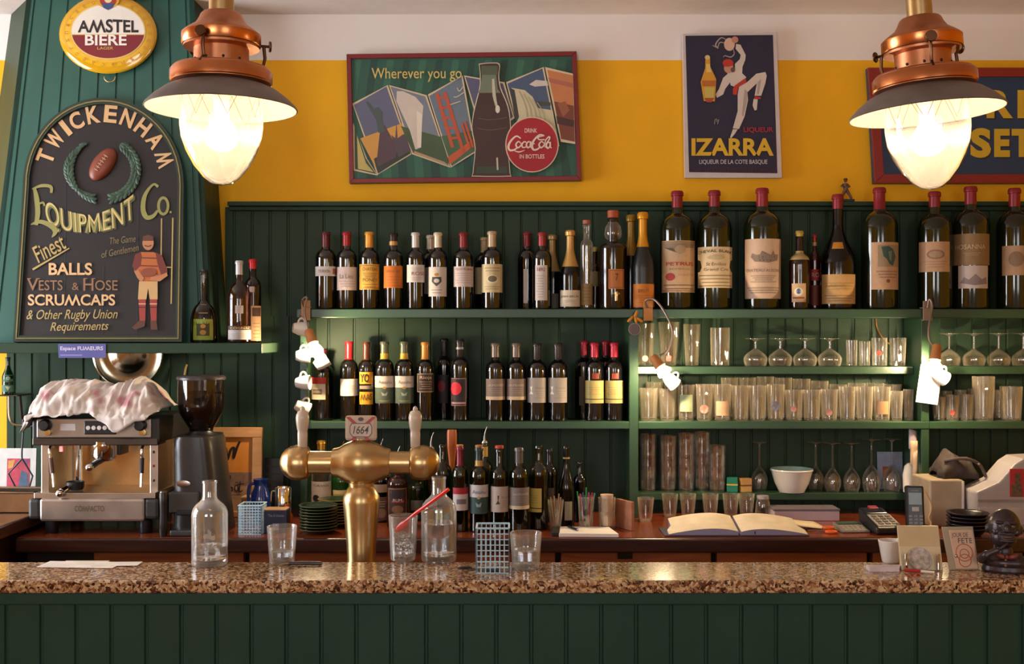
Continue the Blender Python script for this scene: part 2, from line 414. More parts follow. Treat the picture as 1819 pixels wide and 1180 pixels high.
# green boarding of the back wall, its ledge rail and the chimney hood
zr0, zr1 = Z(368, YP), Z(358, 4.44)
def panel(name, u0, u1, v0, v1, pitch, y=YP):
    x0, x1 = X(u0, y), X(u1, y); n = max(1, round((x1 - x0) / pitch))
    return struct(name, beadboard((x0, y, Z(v1, y)), (x1, y, Z(v1, y)), (x1, y, Z(v0, y)), (x0, y, Z(v0, y)), n, (0, -1, 0)), M_GREEN)
zt, zc = Z(562, YP), .94
xl, xm, xr = X(12, YP), X(561, YP), X(1108, YP)
def bb(name, x0, x1, z0, z1, pitch):
    n = max(1, round((x1 - x0) / pitch))
    return struct(name, beadboard((x0, YP, z0), (x1, YP, z0), (x1, YP, z1), (x0, YP, z1), n, (0, -1, 0)), M_GREEN)
bb('trim_1', X(400, YP), ROOM_R - .01, zt, zr0, .0715)
bb('trim_2', xl, xm, zc, zt, .0672)
bb('trim_3', xm, xr, zc, zt, .104)
bb('trim_4', xr, ROOM_R - .01, zc, zt, .0672)
struct('trim_5', MB().box(X(404, 4.44), ROOM_R - .01, 4.435, YW, zr0, zr1).box(X(404, 4.44), ROOM_R - .01, 4.455, YW, zr0 - .016, zr0), M_GREEN, bevel=.003)
# hood
yb, yt = 4.20, 4.30
zm = Z(610, 4.05)                                                     # top of the mantel shelf
HB = [(X(-28, yb), yb, zm), (X(377, yb), yb, zm)]; HT = [(X(345, yt), yt, CEIL), (X(47, yt), yt, CEIL)]
hn = (Vector(HB[1]) - Vector(HB[0])).cross(Vector(HT[1]) - Vector(HB[0])); hn = -hn if hn.y > 0 else hn
hood = struct('chimney_hood', beadboard(HB[0], HB[1], HT[0], HT[1], 10, hn, gw=.005), mat('#2A5A50', .38, noise=.08, nscale=6, bump=.06, bscale=40))
mb = MB()
rb, rt_ = (X(405, YW), YW, zm), (X(370, YW), YW, CEIL)
mb.prism([HB[1], rb, rt_, HT[0]], (-.02, 0, 0)); lb, lt = (X(-60, YW), YW, zm), (X(20, YW), YW, CEIL)
mb.prism([HB[0], lb, lt, HT[1]], (.02, 0, 0))
mb.build('side_board', M_GREEN, hood)
tag(hood, 'green boarded chimney hood narrowing up to the ceiling above the mantel shelf', 'chimney hood', kind='structure')
# mantel shelf
t = thing('mantel_shelf', 'long green mantel shelf under the painted sporting sign', 'shelf', (X(220, 4.05), 4.25, zm))
o3 = t.location
MB().box(X(-60, 4.05), X(465, 4.05), 4.05, 4.35, zm - S(18, 4.05), zm).shift(o3).build('shelf_board', M_GREEN, t, bevel=.003)
# ------------------------------------------------------------------ shelving
YF, YI = 4.28, 4.36                                                   # front of full shelves, front of the set-back glass shelves
zTOP, zMID = Z(549, YF), Z(749, YF)
z65, z88 = Z(651, YI), Z(876, YI)
zBC = Z(957, 3.85)                                                    # back counter top
XL0, XL1 = X(533, YF), X(546, YF)
XP0, XP1 = X(1118, YF), X(1134, YF); XQ0, XQ1 = X(1637, YF), X(1651, YF)
XEND = 2.35
sh = thing('bottle_shelving', 'green painted wooden shelving with bottles and glasses on the boarded back wall', 'shelving', (X(1100, YF), YF + .1, zBC))
SL = sh.location
def shelf(x0, x1, y, z, th): MB().box(x0, x1, y, YP - .001, z - th, z).shift(SL).build('shelf', M_GREENS, sh, bevel=.003)
def post(x0, x1, z0, z1): MB().box(x0, x1, YF + .002, YP - .001, z0, z1).shift(SL).build('upright', M_GREENS, sh, bevel=.002)
th = S(16, YF)
shelf(X(527, YF), XEND, YF, zTOP, th)
shelf(XL1, XP0, YF, zMID, th * .85); shelf(XP1, XQ1 + .001, YF, zMID, th * .85); shelf(XQ1 + .001, XEND, YF, zMID, th * .85)
shelf(XP1, XQ0, YI, z65, S(14, YI)); shelf(XQ1, XEND, YI, z65, S(14, YI)); shelf(XP1, XQ0, YI, z88, S(13, YI))
post(XL0, XL1, zBC, zTOP - th); post(XP0, XP1, zBC, zTOP - th)
post(XQ0, XQ1, zMID, zTOP - th); post(XQ0, XQ1, zBC, zMID - th * .85)
# ------------------------------------------------------------------ back counter
W_TOP = wood('#6E2C14', '#8E4424', .22, (2.5, 40, 40), .5)
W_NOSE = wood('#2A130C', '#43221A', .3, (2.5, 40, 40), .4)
W_DRAW = wood('#8A4420', '#B2662E', .4, (2.5, 40, 40), .2)
bc = thing('back_counter', 'dark wooden back counter with drawers running under the bottle shelving', 'counter', (0, 4.15, 0))
BL = bc.location; tn = S(26, 3.85)
MB().box(-1.70, XEND, 3.87, YP - .001, zBC - .04, zBC).shift(BL).build('worktop', W_TOP, bc)
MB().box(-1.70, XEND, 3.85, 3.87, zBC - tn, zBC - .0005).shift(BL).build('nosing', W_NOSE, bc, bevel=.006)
MB().box(-1.70, XEND, 3.95, YP - .001, .02, zBC - .04).shift(BL).build('carcass', mat('#20130E', .6), bc)
for i in range(7):
    xa = -1.45 + i * .54
    d = MB().box(xa, xa + .52, 3.90, 3.94, zBC - tn - .20, zBC - tn - .002).shift(BL).build('drawer', W_DRAW, bc, bevel=.004)
    if i != 3: MB().box(xa + .21, xa + .31, 3.875, 3.90, zBC - tn - .11, zBC - tn - .09).shift(BL).build('handle', M_STEEL, d, bevel=.003)
p = MB().box(X(1098, 3.88), X(1124, 3.88), 3.885, 3.897, Z(994, 3.88), Z(982, 3.88)).shift(BL).build('label_plate', mat('#3A342C', .4, 1), bc, bevel=.002)
for i in range(7):
    xa = -1.45 + i * .54
    MB().box(xa, xa + .52, 3.90, 3.94, .12, zBC - tn - .22).shift(BL).build('cupboard_door', W_DRAW, bc, bevel=.004)
# ------------------------------------------------------------------ wooden return on the left
zRT = 1.003; XRT = -1.70
rt = thing('side_counter', 'raised dark wooden side counter at the left end of the bar', 'counter', (-1.95, 3.7, 0))
RL = rt.location
MB().box(-2.35, XRT, 3.22, 4.44, zRT - .045, zRT).shift(RL).build('worktop', wood('#4A2A1C', '#6B4430', .25, (40, 2.5, 40), .5), rt, bevel=.006)
MB().box(-2.33, XRT - .03, 3.25, 4.44, .02, zRT - .045).shift(RL).build('carcass', wood('#26140D', '#3A2016', .5, (2, 2, 20), .1), rt)
# ------------------------------------------------------------------ front bar counter
YCF, YCR = 2.75, 2.975
zC = Z(1032, YCF)
fc = thing('bar_counter', 'front bar counter with speckled brown granite top and green boarded face', 'bar counter', (0, 2.86, 0))
FL = fc.location; tg = S(23, YCF)
MB().box(-2.0, 2.0, YCF, YCR, zC - tg, zC).shift(FL).build('granite_top', granite(), fc, bevel=.005)
yp = YCF + .02
m_ = MB().box(-1.98, 1.98, yp - .012, yp + .02, zC - tg - S(22, yp), zC - tg - .0005).shift(FL); m_.build('rail', M_GREENF, fc, bevel=.004)
n = round(3.96 / .0865)
beadboard((-1.98, yp, .0), (1.98, yp, .0), (1.98, yp, zC - tg - S(22, yp)), (-1.98, yp, zC - tg - S(22, yp)), n, (0, -1, 0), .0055, .006, offs=.55).shift(FL).build('front_panel', M_GREENF, fc)
MB().box(-1.98, 1.98, YCR - .03, YCR - .005, 0, zC - tg - .0005).shift(FL).build('back_panel', W_DRAW, fc)
zLEDGE = zC - .16
MB().box(-1.98, 1.98, YCR - .004, YCR + .22, zLEDGE - .03, zLEDGE).shift(FL).build('service_ledge', M_STEEL, fc, bevel=.003)
# ================================================================== signs on the walls
C = lambda h, r=.55, n=.04: mat(h, r, noise=n)
def board_sign(name, label, px, y, thick, frame_px, frame_mat, face_mat, pull=.002):
    """flat board parallel to the wall; px = outer corners TL TR BR BL"""
    n = Vector((0, -1, 0)); cu = sum(p[0] for p in px) / 4; cv = sum(p[1] for p in px) / 4
    t = thing(name, label, 'sign', (X(cu, y), y, Z(cv, y))); o = Vector(t.location)
    P = lambda u, v, yy=y: Vector((X(u, y), yy, Z(v, y))) - o
    MB().prism([P(*q) for q in px][::-1], (0, thick, 0)).build('board', face_mat, t)
    if frame_px:
        inn = [(cu + (u - cu) * (1 - frame_px / abs(u - cu)), cv + (v - cv) * (1 - frame_px / abs(v - cv))) for u, v in px]
        mb = MB()
        for i in range(4):
            j = (i + 1) % 4
            q = [P(*px[i]), P(*px[j]), P(*inn[j]), P(*inn[i])]
            mb.hexa([p + Vector((0, .001, 0)) for p in q] + [p + Vector((0, -.010, 0)) for p in q])
        mb.build('frame', frame_mat, t, bevel=.0015)
    return t, Art((0, y, 0), n, o)
RED = C('#8E1C1E'); 
# --- soft drink sign
t, A = board_sign('advertising_sign', 'wide red-framed vintage soft drink sign with postcards and a bottle', [(616, 97), (1024, 92), (1033, 321), (621, 326)], 4.468, .03, 8, C('#7C1A1C', .4), C('#2E5C4C'))
T1, T2 = C('#254A40'), C('#3A6E58')
for k in range(14):
    u = 630 + k * 29; A.fill([(max(627, u), 106), (u + 12, 106), (u - 2 - k * .5, 210), (u + 8, 317), (max(628, u - 8), 317), (max(628, u - 16), 210)], T1 if k % 2 else T2, 1)
A.ly = 2
CR, SKY, DK = C('#D8C4A4'), C('#666A84'), C('#3C4038')
def card(pts, sky, extra=()):
    A.fill(pts, CR); cu = sum(p[0] for p in pts) / 4; cv = sum(p[1] for p in pts) / 4
    inn = [(cu + (u - cu) * (1 - 2.6 / max(8, abs(u - cu))), cv + (v - cv) * (1 - 2.6 / max(8, abs(v - cv)))) for u, v in pts]
    A.fill(inn, sky)
    for e, m in extra: A.fill(e, m)
card([(627, 218), (652, 282), (671, 312), (628, 303)], C('#3E5A44'), [([(634, 240), (650, 290), (664, 306), (636, 300)], C('#C8B46A'))])
card([(626, 184), (689, 151), (731, 274), (670, 311)], SKY, [([(640, 246), (722, 216), (729, 272), (671, 306)], C('#D8A050')), ([(664, 282), (727, 250), (729, 273), (671, 308)], C('#3A4238')),
     ([(669, 288), (675, 232), (683, 222), (692, 238), (705, 262), (703, 280), (672, 296)], C('#5C4650')), ([(672, 236), (668, 212), (658, 196), (650, 181), (653, 180), (664, 194), (672, 190), (679, 199), (679, 214), (684, 234)], C('#4E5C58')),
     ([(695, 240), (702, 246), (704, 218), (706, 246), (714, 240), (722, 236), (729, 268), (708, 280)], C('#5A4E5A'))])
card([(691, 151), (758, 169), (800, 298), (732, 274)], C('#7C8494'), [([(712, 224), (790, 245), (797, 292), (734, 272)], C('#4A5E44')), ([(736, 268), (790, 288), (797, 294), (735, 273)], C('#B49A74')),
     ([(705, 162), (716, 162), (738, 172), (752, 188), (750, 216), (748, 262), (738, 266), (728, 232), (716, 206), (704, 180)], C('#D8CCC0')), ([(740, 196), (750, 204), (748, 262), (741, 262)], C('#EDE2D2'))])
card([(760, 168), (822, 134), (846, 270), (801, 298)], C('#6C7C8C'), [([(784, 242), (840, 232), (845, 268), (802, 294)], C('#4C6A50')), ([(795, 280), (842, 246), (845, 256), (800, 292)], C('#C8603C'))])
BR_ = C('#C4583A')
for a, b, w_ in (((776, 166), (804, 262), 6), ((790, 164), (824, 272), 6)): A.stroke([a, b], w_, BR_, n=1)
for k in range(5): A.stroke([(778 + k * 6, 174 + k * 18), (793 + k * 6, 172 + k * 18)], 4, BR_, n=1)
A.stroke([(826, 216), (840, 262)], 4, BR_, n=1); A.stroke([(820, 220), (834, 262)], 4, BR_, n=1)
for p in (((812, 156), (816, 162), (824, 152)), ((806, 172), (812, 172), (824, 164)), ((800, 186), (806, 184), (818, 180))): A.stroke(p, 1.6, CR)
card([(824, 134), (896, 146), (914, 210), (858, 250)], C('#5C5C7A'))
card([(899, 146), (966, 119), (994, 260), (930, 270)], C('#4C5C7C'), [([(908, 156), (932, 160), (946, 172), (956, 192), (982, 196), (992, 258), (930, 262), (918, 210)], C('#CFC6A4')), ([(906, 156), (914, 160), (922, 208), (916, 220)], C('#3C3E3C')),
     ([(952, 180), (978, 182), (978, 188), (954, 188)], C('#4A5040')), ([(940, 150), (952, 142), (972, 144), (974, 152), (950, 154)], C('#D8CCC4'))])
for k in range(5): A.stroke([(922 + k * 8, 162 + k * 5), (934 + k * 8, 190 + k * 3), (940 + k * 8, 238)], 1.5, C('#AFA888'))
A.fill([(968, 119), (1018, 131), (1022, 256), (996, 252)], CR)
A.fill([(972, 124), (1018, 134), (1019, 188), (984, 180)], C('#C88050')); A.fill([(974, 138), (1018, 148), (1018, 156), (976, 146)], C('#B06A56')); A.fill([(984, 180), (1019, 188), (1021, 252), (997, 247)], C('#7A4230')); A.fill([(988, 206), (1020, 214), (1020, 226), (990, 220)], C('#4A2C28'))
A.fill([(990, 184), (1004, 180), (1012, 196), (1000, 208)], C('#9C5E40'))
YT = C('#D9C070')
A.text('Wherever you go', 740, 133, 160, 25, YT, ang=-.005, bold=.004)
bo = [(853, 116), (869, 114), (885, 116), (884, 136), (887, 158), (900, 190), (905, 224), (901, 262), (904, 306), (902, 311), (845, 311), (842, 306), (846, 262), (840, 224), (846, 190), (854, 158), (855, 136)]
def outl(pts, g):
    cu = sum(p[0] for p in pts) / len(pts); cv = sum(p[1] for p in pts) / len(pts)
    return [(u + math.copysign(min(g, abs(u - cu)), u - cu), v + math.copysign(min(g, abs(v - cv)), v - cv)) for u, v in pts]
bs = smooth2(bo + [bo[0]], 3)[:-1]
A.fill(outl(bs, 2.6), C('#D9CDB0')); A.fill(outl(bs, -1.2), C('#46302E'))
A.fill([(857, 130), (881, 130), (884, 158), (889, 165), (848, 165), (853, 158)], C('#74806C')); A.fill([(855, 117), (884, 117), (884, 133), (855, 133)], C('#58604E'))
A.fill([(848, 296), (900, 296), (901, 308), (845, 308)], C('#3C4A3A')); A.stroke([(876, 140), (878, 170), (884, 196)], [4, 6, 3], C('#C9C2AE')); A.disc(884, 194, 4, 7, C('#E4DCCC')); A.stroke([(883, 280), (884, 302)], 3, C('#C9C2AE'), n=1)
A.stroke([(850, 210), (872, 213), (900, 209)], 1.2, C('#6E5650')); A.stroke([(848, 228), (872, 231), (900, 227)], 1.2, C('#6E5650'))
A.disc(945, 257, 47.5, 49.5, C('#D8C0A8')); A.disc(945, 257, 45.5, 47.5, C('#A81E2C'))
CW = C('#E8D4C4'); A.text('DRINK', 943, 232, 22, 7.5, CW, bold=.01); A.text('IN BOTTLES', 945, 278, 44, 7.5, CW, bold=.01)
def scr(p, w_=(2.2, 4.2, 2.4)): A.stroke(p, list(w_), CW, n=5)
scr([(925, 246), (917, 242), (907, 251), (903, 261), (906, 267), (914, 266), (920, 261)])                 # C
def oo(x, y, r=4.6): scr([(x + r, y - 2), (x, y - 5.5), (x - r, y), (x - 1, y + 5.5), (x + r, y + 1), (x + r, y - 3)], (1.8, 3, 1.8))
A.stroke([(946.5, 256), (950, 255)], 2.2, CW, n=1); oo(921, 257); scr([(935, 253), (931, 252), (927, 257), (929, 262), (935, 261)], (1.8, 3, 1.8)); oo(939, 257, 4); scr([(943, 251), (942, 260), (946, 263)], (2, 2.6, 1.5))
scr([(967, 241), (958, 240), (948, 250), (945, 260), (948, 266), (955, 265), (960, 260)]); scr([(967, 241), (956, 244), (958, 248), (968, 248)], (1.6, 2.6, 1.8))
oo(962, 257); scr([(968, 262), (969, 250), (975, 243), (976, 247), (969, 258), (971, 263)], (1.6, 2.6, 1.5)); oo(974, 258, 3.6); scr([(978, 252), (977, 260), (980, 263)], (2, 2.6, 1.5)); scr([(914, 268), (922, 270), (932, 267)], (1.2, 2.6, 1))
A.build('artwork', t)
# --- liqueur poster
t, A = board_sign('advertising_poster', 'tall navy liqueur poster in a white border with a leaping dancer', [(1213, 60), (1379, 57), (1389, 316), (1217, 316)], 4.468, .024, 0, None, C('#CFC4C4', .4))
A.fill([(1217.5, 63.5), (1373, 62), (1381, 308), (1224, 306)], C('#221C3A'))
DW, DS, DR = C('#D6C8BE'), C('#B0A09A'), C('#C0341F')
def W(u, v): return (1190 + u / 4.07, 40 + v / 4.07)
def wp(*p): return [W(*q) for q in p]
A.stroke(wp((415, 130), (370, 110), (330, 160), (350, 185), (308, 165)), [1, 2.5, 1], DS); A.stroke(wp((400, 150), (360, 145), (345, 190)), [1, 2, 1], DS); A.stroke(wp((455, 185), (465, 225), (440, 250), (400, 240), (385, 250)), [1, 2, 1], DS)
A.fill(wp((430, 440), (400, 480), (385, 520), (340, 545), (330, 520), (355, 480), (385, 400), (430, 360), (470, 360)), DW)
A.fill(wp((415, 360), (470, 340), (520, 365), (552, 395), (545, 410), (470, 465), (440, 455), (430, 420)), DW)
A.fill(wp((470, 300), (505, 265), (512, 235), (475, 190), (478, 155), (510, 160), (548, 235), (545, 270), (525, 320), (522, 372), (470, 350)), DW)
A.disc(*W(430, 158), 9.5, 11.5, C('#DDB49E')); A.disc(*W(470, 125), 6, 6, C('#C8886E'))
A.disc(*W(425, 330), 8.5, 9, C('#C89078')); A.disc(*W(420, 292), 9.5, 6.8, DR); A.fill(wp((385, 300), (455, 282), (460, 312), (390, 320)), DR); A.disc(*W(455, 342), 4, 4.5, C('#6A4A50'))
A.fill(wp((500, 465), (560, 430), (625, 370), (690, 358), (700, 385), (690, 440), (660, 530), (612, 530), (628, 440), (560, 505), (565, 560), (540, 680), (500, 770), (455, 765), (490, 640), (490, 520)), DW)
A.fill(wp((635, 430), (660, 410), (650, 480), (640, 520), (630, 520)), DS); A.fill(wp((540, 480), (560, 500), (555, 580), (530, 680), (520, 670)), DS)
A.fill(wp((470, 455), (545, 402), (555, 428), (495, 468), (482, 525), (455, 520), (455, 480)), DR)
A.fill(wp((612, 535), (658, 540), (655, 555), (610, 550)), DR); A.fill(wp((605, 552), (635, 555), (628, 632), (612, 636), (598, 600)), DW)
A.fill(wp((455, 772), (490, 772), (470, 805), (440, 840), (435, 830)), DW)
A.fill(wp((257, 250), (290, 250), (292, 320), (335, 410), (325, 570), (245, 568), (222, 430), (255, 330)), C('#D89A2C')); A.disc(*W(271, 252), 4.6, 4, C('#D8C48C')); A.fill(wp((262, 300), (288, 300), (300, 360), (265, 360)), C('#E4C46C'))
A.fill(wp((250, 470), (320, 470), (318, 545), (252, 545)), C('#C8B45A')); A.fill(wp((232, 420), (330, 420), (328, 460), (236, 460)), C('#B86A20')); A.fill(wp((248, 545), (322, 545), (300, 578), (265, 576)), C('#A85020'))
A.stroke(wp((322, 735), (328, 700), (342, 705), (336, 718)), 1, DS); A.stroke(wp((345, 735), (350, 712), (355, 702)), 1, DS)
A.text('IZARRA', *W(453, 900), 146, 31, C('#E0B428'), ang=.0, bold=.035)
A.text('LIQUEUR', *W(640, 778), 53, 10.5, C('#A82634'), bold=.02)
A.text('LIQUEUR DE LA COTE BASQUE', *W(458, 1010), 121, 9, C('#C8BCC0'), bold=.015)
A.text('AUX FLEURS DES PYRENEES ET CURACAO', *W(466, 1066), 148, 6, C('#5C2030'), bold=.0)
A.build('artwork', t)
# --- blue sign, right edge
t, A = board_sign('enamel_sign', 'red-framed blue sign with heavy yellow letters behind the right lamp', [(1541, 121), (1990, 121), (1990, 326), (1553, 326)], 4.468, .026, 16, C('#8A2018', .4), C('#1E3A5E', .45))
YB, KB = C('#D4B028'), C('#20202A')
for s_, u, v, w_, h_ in (('R', 1776, 185, 47, 50), ('I', 1815, 185, 15, 50), ('S', 1742, 254, 37, 53), ('E', 1780, 254, 28, 50), ('T', 1815, 254, 36, 50)):
    A.text(s_, u + 2.5, v + 2.5, w_, h_, KB, bold=.05, ly=1); A.text(s_, u, v, w_, h_, YB, bold=.05, ly=2)
A.build('lettering', t)
# --- hood plane: oval beer sign and painted sporting board
hood_n = Vector(hn).normalized()
P0 = Vector(HB[0]) + hood_n * .03
def on_hood(u, v, lift):
    d = Vector(((u - CX) / F, 1, -(v - CY) / F)); c = Vector((0, 0, CAMZ)); p = Vector(HB[0]) + hood_n * lift
    return c + d * ((p - c).dot(hood_n) / d.dot(hood_n))
o = on_hood(192, 62, .01)
t = thing('beer_sign', 'oval domed yellow and red beer sign hanging high on the chimney hood', 'sign', o)
def oval(cu, cv, ru, rv, lift): return [on_hood(cu + ru * math.cos(2 * PI * k / 48), cv + rv * math.sin(2 * PI * k / 48), lift) - o for k in range(48)]
def dome(rings):
    mb = MB(); rows = [oval(192, cv, ru, rv, l) for cv, ru, rv, l in rings]
    b = [mb.add(r) for r in rows]
    for i in range(len(rows) - 1):
        for k in range(48): mb.face((b[i] + k, b[i] + (k + 1) % 48, b[i + 1] + (k + 1) % 48, b[i + 1] + k), 0, True)
    mb.face([b[-1] + k for k in range(48)], 0, True); return mb
GL = lambda h: mat(h, .12, noise=.03, coat=.5)
dome([(61, 87, 70, 0), (61, 87, 70, .02), (61, 84, 67, .028), (60, 79, 62, .033)]).build('rim', GL('#D9A21C'), t)
dome([(60, 80, 63, .03), (59, 72, 55, .036), (58, 67, 50, .0375)]).build('yellow_ring', GL('#E8B42A'), t)
A = Art(Vector(HB[0]) + hood_n * .0392, hood_n, o)
A.disc(192, 56, 66.5, 49.5, GL('#E6C878')); A.disc(192, 56, 64.5, 47.5, GL('#EDE6DC'))
lo = [(192 + 64.5 * math.cos(a), 56 + 47.5 * math.sin(a)) for a in [math.asin(6 / 47.5) + (PI - 2 * math.asin(6 / 47.5)) * k / 24 for k in range(25)]]
A.fill(lo, GL('#7E1424')); A.fill([(128, 60.5), (256, 60.5), (256, 62), (128, 62)], GL('#E6C878'))
def wd(a, b, x, y): return (x, y * (1 - .28 * (2 * a - 1) ** 2 * (1 if y < 0 else 0)))
A.text('AMSTEL', 192, 46, 108, 24, GL('#20181C'), bold=.025, warp=wd); A.text('BIERE', 188, 71, 74, 19, GL('#F0EAE0'), bold=.02); A.text('LAGER', 187, 85.5, 28, 5, GL('#D8B45A'))
for k in range(26):                                                                   # lettering dots round the ring
    a = 2 * PI * k / 26; A.text('aeorsnic'[k % 8], 192 + 74 * math.cos(a), 58 + 57 * math.sin(a), 5, 6, GL('#B8801C'), ang=a + PI / 2, ly=9)
A.build('artwork', t)
A = Art(Vector(HB[0]) + hood_n * .041, hood_n, o)
A.disc(192, -1, 20, 16, GL('#D8A030')); A.disc(192, 0, 15, 13, GL('#A83028')); A.fill([(180, 6), (204, 6), (200, 14), (192, 18), (184, 14)], GL('#3A5080')); A.disc(192, -2, 7, 7, GL('#E6D8B0'))
A.build('crest', t)
MB().tube([on_hood(195 + 10 * math.cos(a), 136 + 10 * math.sin(a), .012) - o for a in [PI * k / 10 for k in range(11)]], .0022, 8).build('hanging_ring', M_BRASS, t)
# --- painted sporting board leaning on the hood above the mantel
bo_n = Vector((0, -1, .14)).normalized(); bo_p = Vector((X(175, 4.15), 4.13, zm + .001))
def on_b(u, v, lift=0):
    d = Vector(((u - CX) / F, 1, -(v - CY) / F)); c = Vector((0, 0, CAMZ)); p = bo_p + bo_n * lift
    return c + d * ((p - c).dot(bo_n) / d.dot(bo_n))
o = on_b(175, 609)
t = thing('pub_sign', 'arched black painted sporting goods sign standing on the mantel shelf', 'sign', o)
def arch(g):
    pts = [(25 + g, 608 - g), (324 - g, 608 - g), (327.5 - g, 330)]
    cx, cy, ra, rb = 185, 330, 142.5 - g, 155 - g
    pts += [(cx + ra * math.cos(a), cy - rb * math.sin(a)) for a in [PI * k / 28 for k in range(1, 28)]]
    pts += [(42.5 + g, 330)]
    return pts
MB().prism([on_b(u, v) - o for u, v in arch(2)], -bo_n * .02).build('board', C('#1B1719', .45), t)
def ring(g0, g1, l0, l1):
    mb = MB(); a = arch(g0); b = arch(g1); n = len(a)
    for i in range(n):
        j = (i + 1) % n
        q0 = [on_b(*a[i]) - o, on_b(*a[j]) - o, on_b(*b[j]) - o, on_b(*b[i]) - o]
        mb.hexa([p + bo_n * l0 for p in q0] + [p + bo_n * l1 for p in q0])
    return mb
ring(0, 11, -.02, .010).build('frame', C('#26382E', .35), t); ring(5, 7, .0095, .0125).build('gilt_line', C('#8E7C44', .35), t)
A = Art(bo_p + bo_n * .0015, bo_n, o)
CRM, OLV, GLD, BRN = C('#D8AE7C'), C('#8E8A4C'), C('#B49A5C'), C('#8E6644')
for u, v0, v1 in ((117, 300, 596), (184, 470, 596), (246, 300, 596)): A.stroke([(u, v0), (u - 3, v1)], .9, C('#2E3438'), n=1)
A.arc_text('TWICKENHAM', 186, 318, 112, 116, -1.22, 1.26, 31, 23, CRM, bold=.03)
def eq(a, b, x, y): 
    sag = 26 * (1 - (2 * a - 1) ** 2); return (x, y * (1.0 - .25 * (1 - abs(2 * a - 1))) + sag - 10)
DKO = C('#4A4C2C')
A.text('QUIPMENT', 163, 386, 158, 50, DKO, bold=.03, warp=eq, ang=-.06); A.text('QUIPMENT', 160, 384, 158, 50, OLV, bold=.02, warp=eq, ang=-.06); A.text('QUIPMENT', 160.5, 384, 157, 50, C('#D0B878'), bold=-.012, warp=eq, ang=-.06)
def gl(p, w_, m=OLV): A.stroke(p, w_, m, n=6)
gl([(61, 334), (65, 352), (67, 378), (64, 400)], [5, 9, 9, 7]); gl([(55, 399), (72, 394), (92, 402), (98, 412), (92, 422)], [2, 7, 10, 9, 1]); gl([(57, 336), (74, 330), (90, 332), (91, 343)], [2, 6, 6, 4]); gl([(66, 364), (76, 360), (79, 366)], [2, 4, 3])
gl([(281, 332), (272, 328), (258, 346), (254, 370), (260, 386), (272, 384), (280, 374)], [5, 4, 8, 9, 7, 4]); A.disc(290, 366, 11, 17, OLV); A.disc(290, 366, 6, 12, C('#1B1719')); A.disc(303, 377, 2, 2, OLV)
A.text('Finest', 87, 441, 58, 30, GLD, ang=-.50, shear=.15, bold=.006); A.stroke([(58, 479), (123, 441)], [3.6, 2], GLD, n=1)
A.text('The Game', 218, 426, 46, 12, C('#7C6C46'), ang=-.1, shear=.3); A.text('of Gentlemen', 213, 446, 68, 12, C('#7C6C46'), ang=-.2, shear=.3)
A.text('BALLS', 125, 478, 77, 22, CRM, ang=.0, bold=.025)
A.text('V', 58, 505.5, 20, 22, BRN, bold=.006); A.text('ESTS', 90, 507, 42, 18, BRN, bold=.004); A.text('&', 134, 509, 12, 13, BRN); A.text('H', 157, 505.5, 18, 22, BRN, bold=.006); A.text('OSE', 189, 507, 40, 18, BRN, bold=.004)
for u0 in (49, 65, 149, 163): A.stroke([(u0, 495), (u0 + 6, 495)], 1.4, BRN, n=1)
A.text('SCRUMCAPS', 127, 533, 155, 20, CRM, bold=.02)
A.text('& Other Rugby Union', 128, 561, 162, 22, GLD, ang=-.01, shear=.35, bold=.002); A.text('Requirements', 141, 582, 104, 20, GLD, ang=-.02, shear=.35, bold=.004)
# goal posts and player
A.stroke([(287, 388), (286, 470)], 2.2, GLD, n=1); A.stroke([(307, 387), (304, 540)], 2.4, GLD, n=1); A.stroke([(296, 475), (305, 475)], 2, GLD, n=1)
SK, OR_, MR = C('#B87A50'), C('#B4622C'), C('#6E2A20')
A.fill([(249, 448), (273, 448), (289, 458), (297, 478), (297, 488), (280, 500), (248, 500), (238, 480), (240, 456)], OR_)
A.fill([(250, 448), (240, 452), (235, 472), (240, 482), (250, 472), (252, 456)], MR); A.fill([(276, 448), (288, 454), (298, 484), (286, 488), (280, 470)], MR)
for v in (458, 472, 486): A.stroke([(249, v), (280, v + 1)], 2, MR, n=1)
A.fill([(238, 482), (246, 480), (256, 494), (252, 502), (244, 494)], SK); A.fill([(296, 484), (298, 490), (284, 500), (266, 498), (268, 492), (284, 490)], SK); A.disc(264, 484, 14, 8, C('#8A4428'), a=-.1)
A.fill([(247, 500), (280, 500), (280, 532), (266, 532), (263, 512), (260, 532), (245, 532)], C('#C8A06A'))
for u in (246, 266): A.fill([(u, 532), (u + 13, 532), (u + 12, 570), (u + 2, 570)], C('#9A382C')); A.stroke([(u, 540), (u + 13, 540)], 2, C('#D0A878'), n=1); A.stroke([(u, 546), (u + 13, 546)], 2, C('#4A1C1C'), n=1)
A.fill([(247, 570), (258, 570), (257, 580), (240, 586), (234, 582)], C('#5A3020')); A.fill([(267, 570), (278, 570), (280, 586), (268, 586)], C('#5A3020'))
A.disc(263, 432, 10, 12.5, SK); A.fill([(253, 428), (254, 420), (263, 417), (272, 420), (273, 428)], C('#5A3420')); A.stroke([(257, 436), (263, 438), (269, 436)], 2, C('#5A3420'), n=2)
A.build('painted_lettering', t)
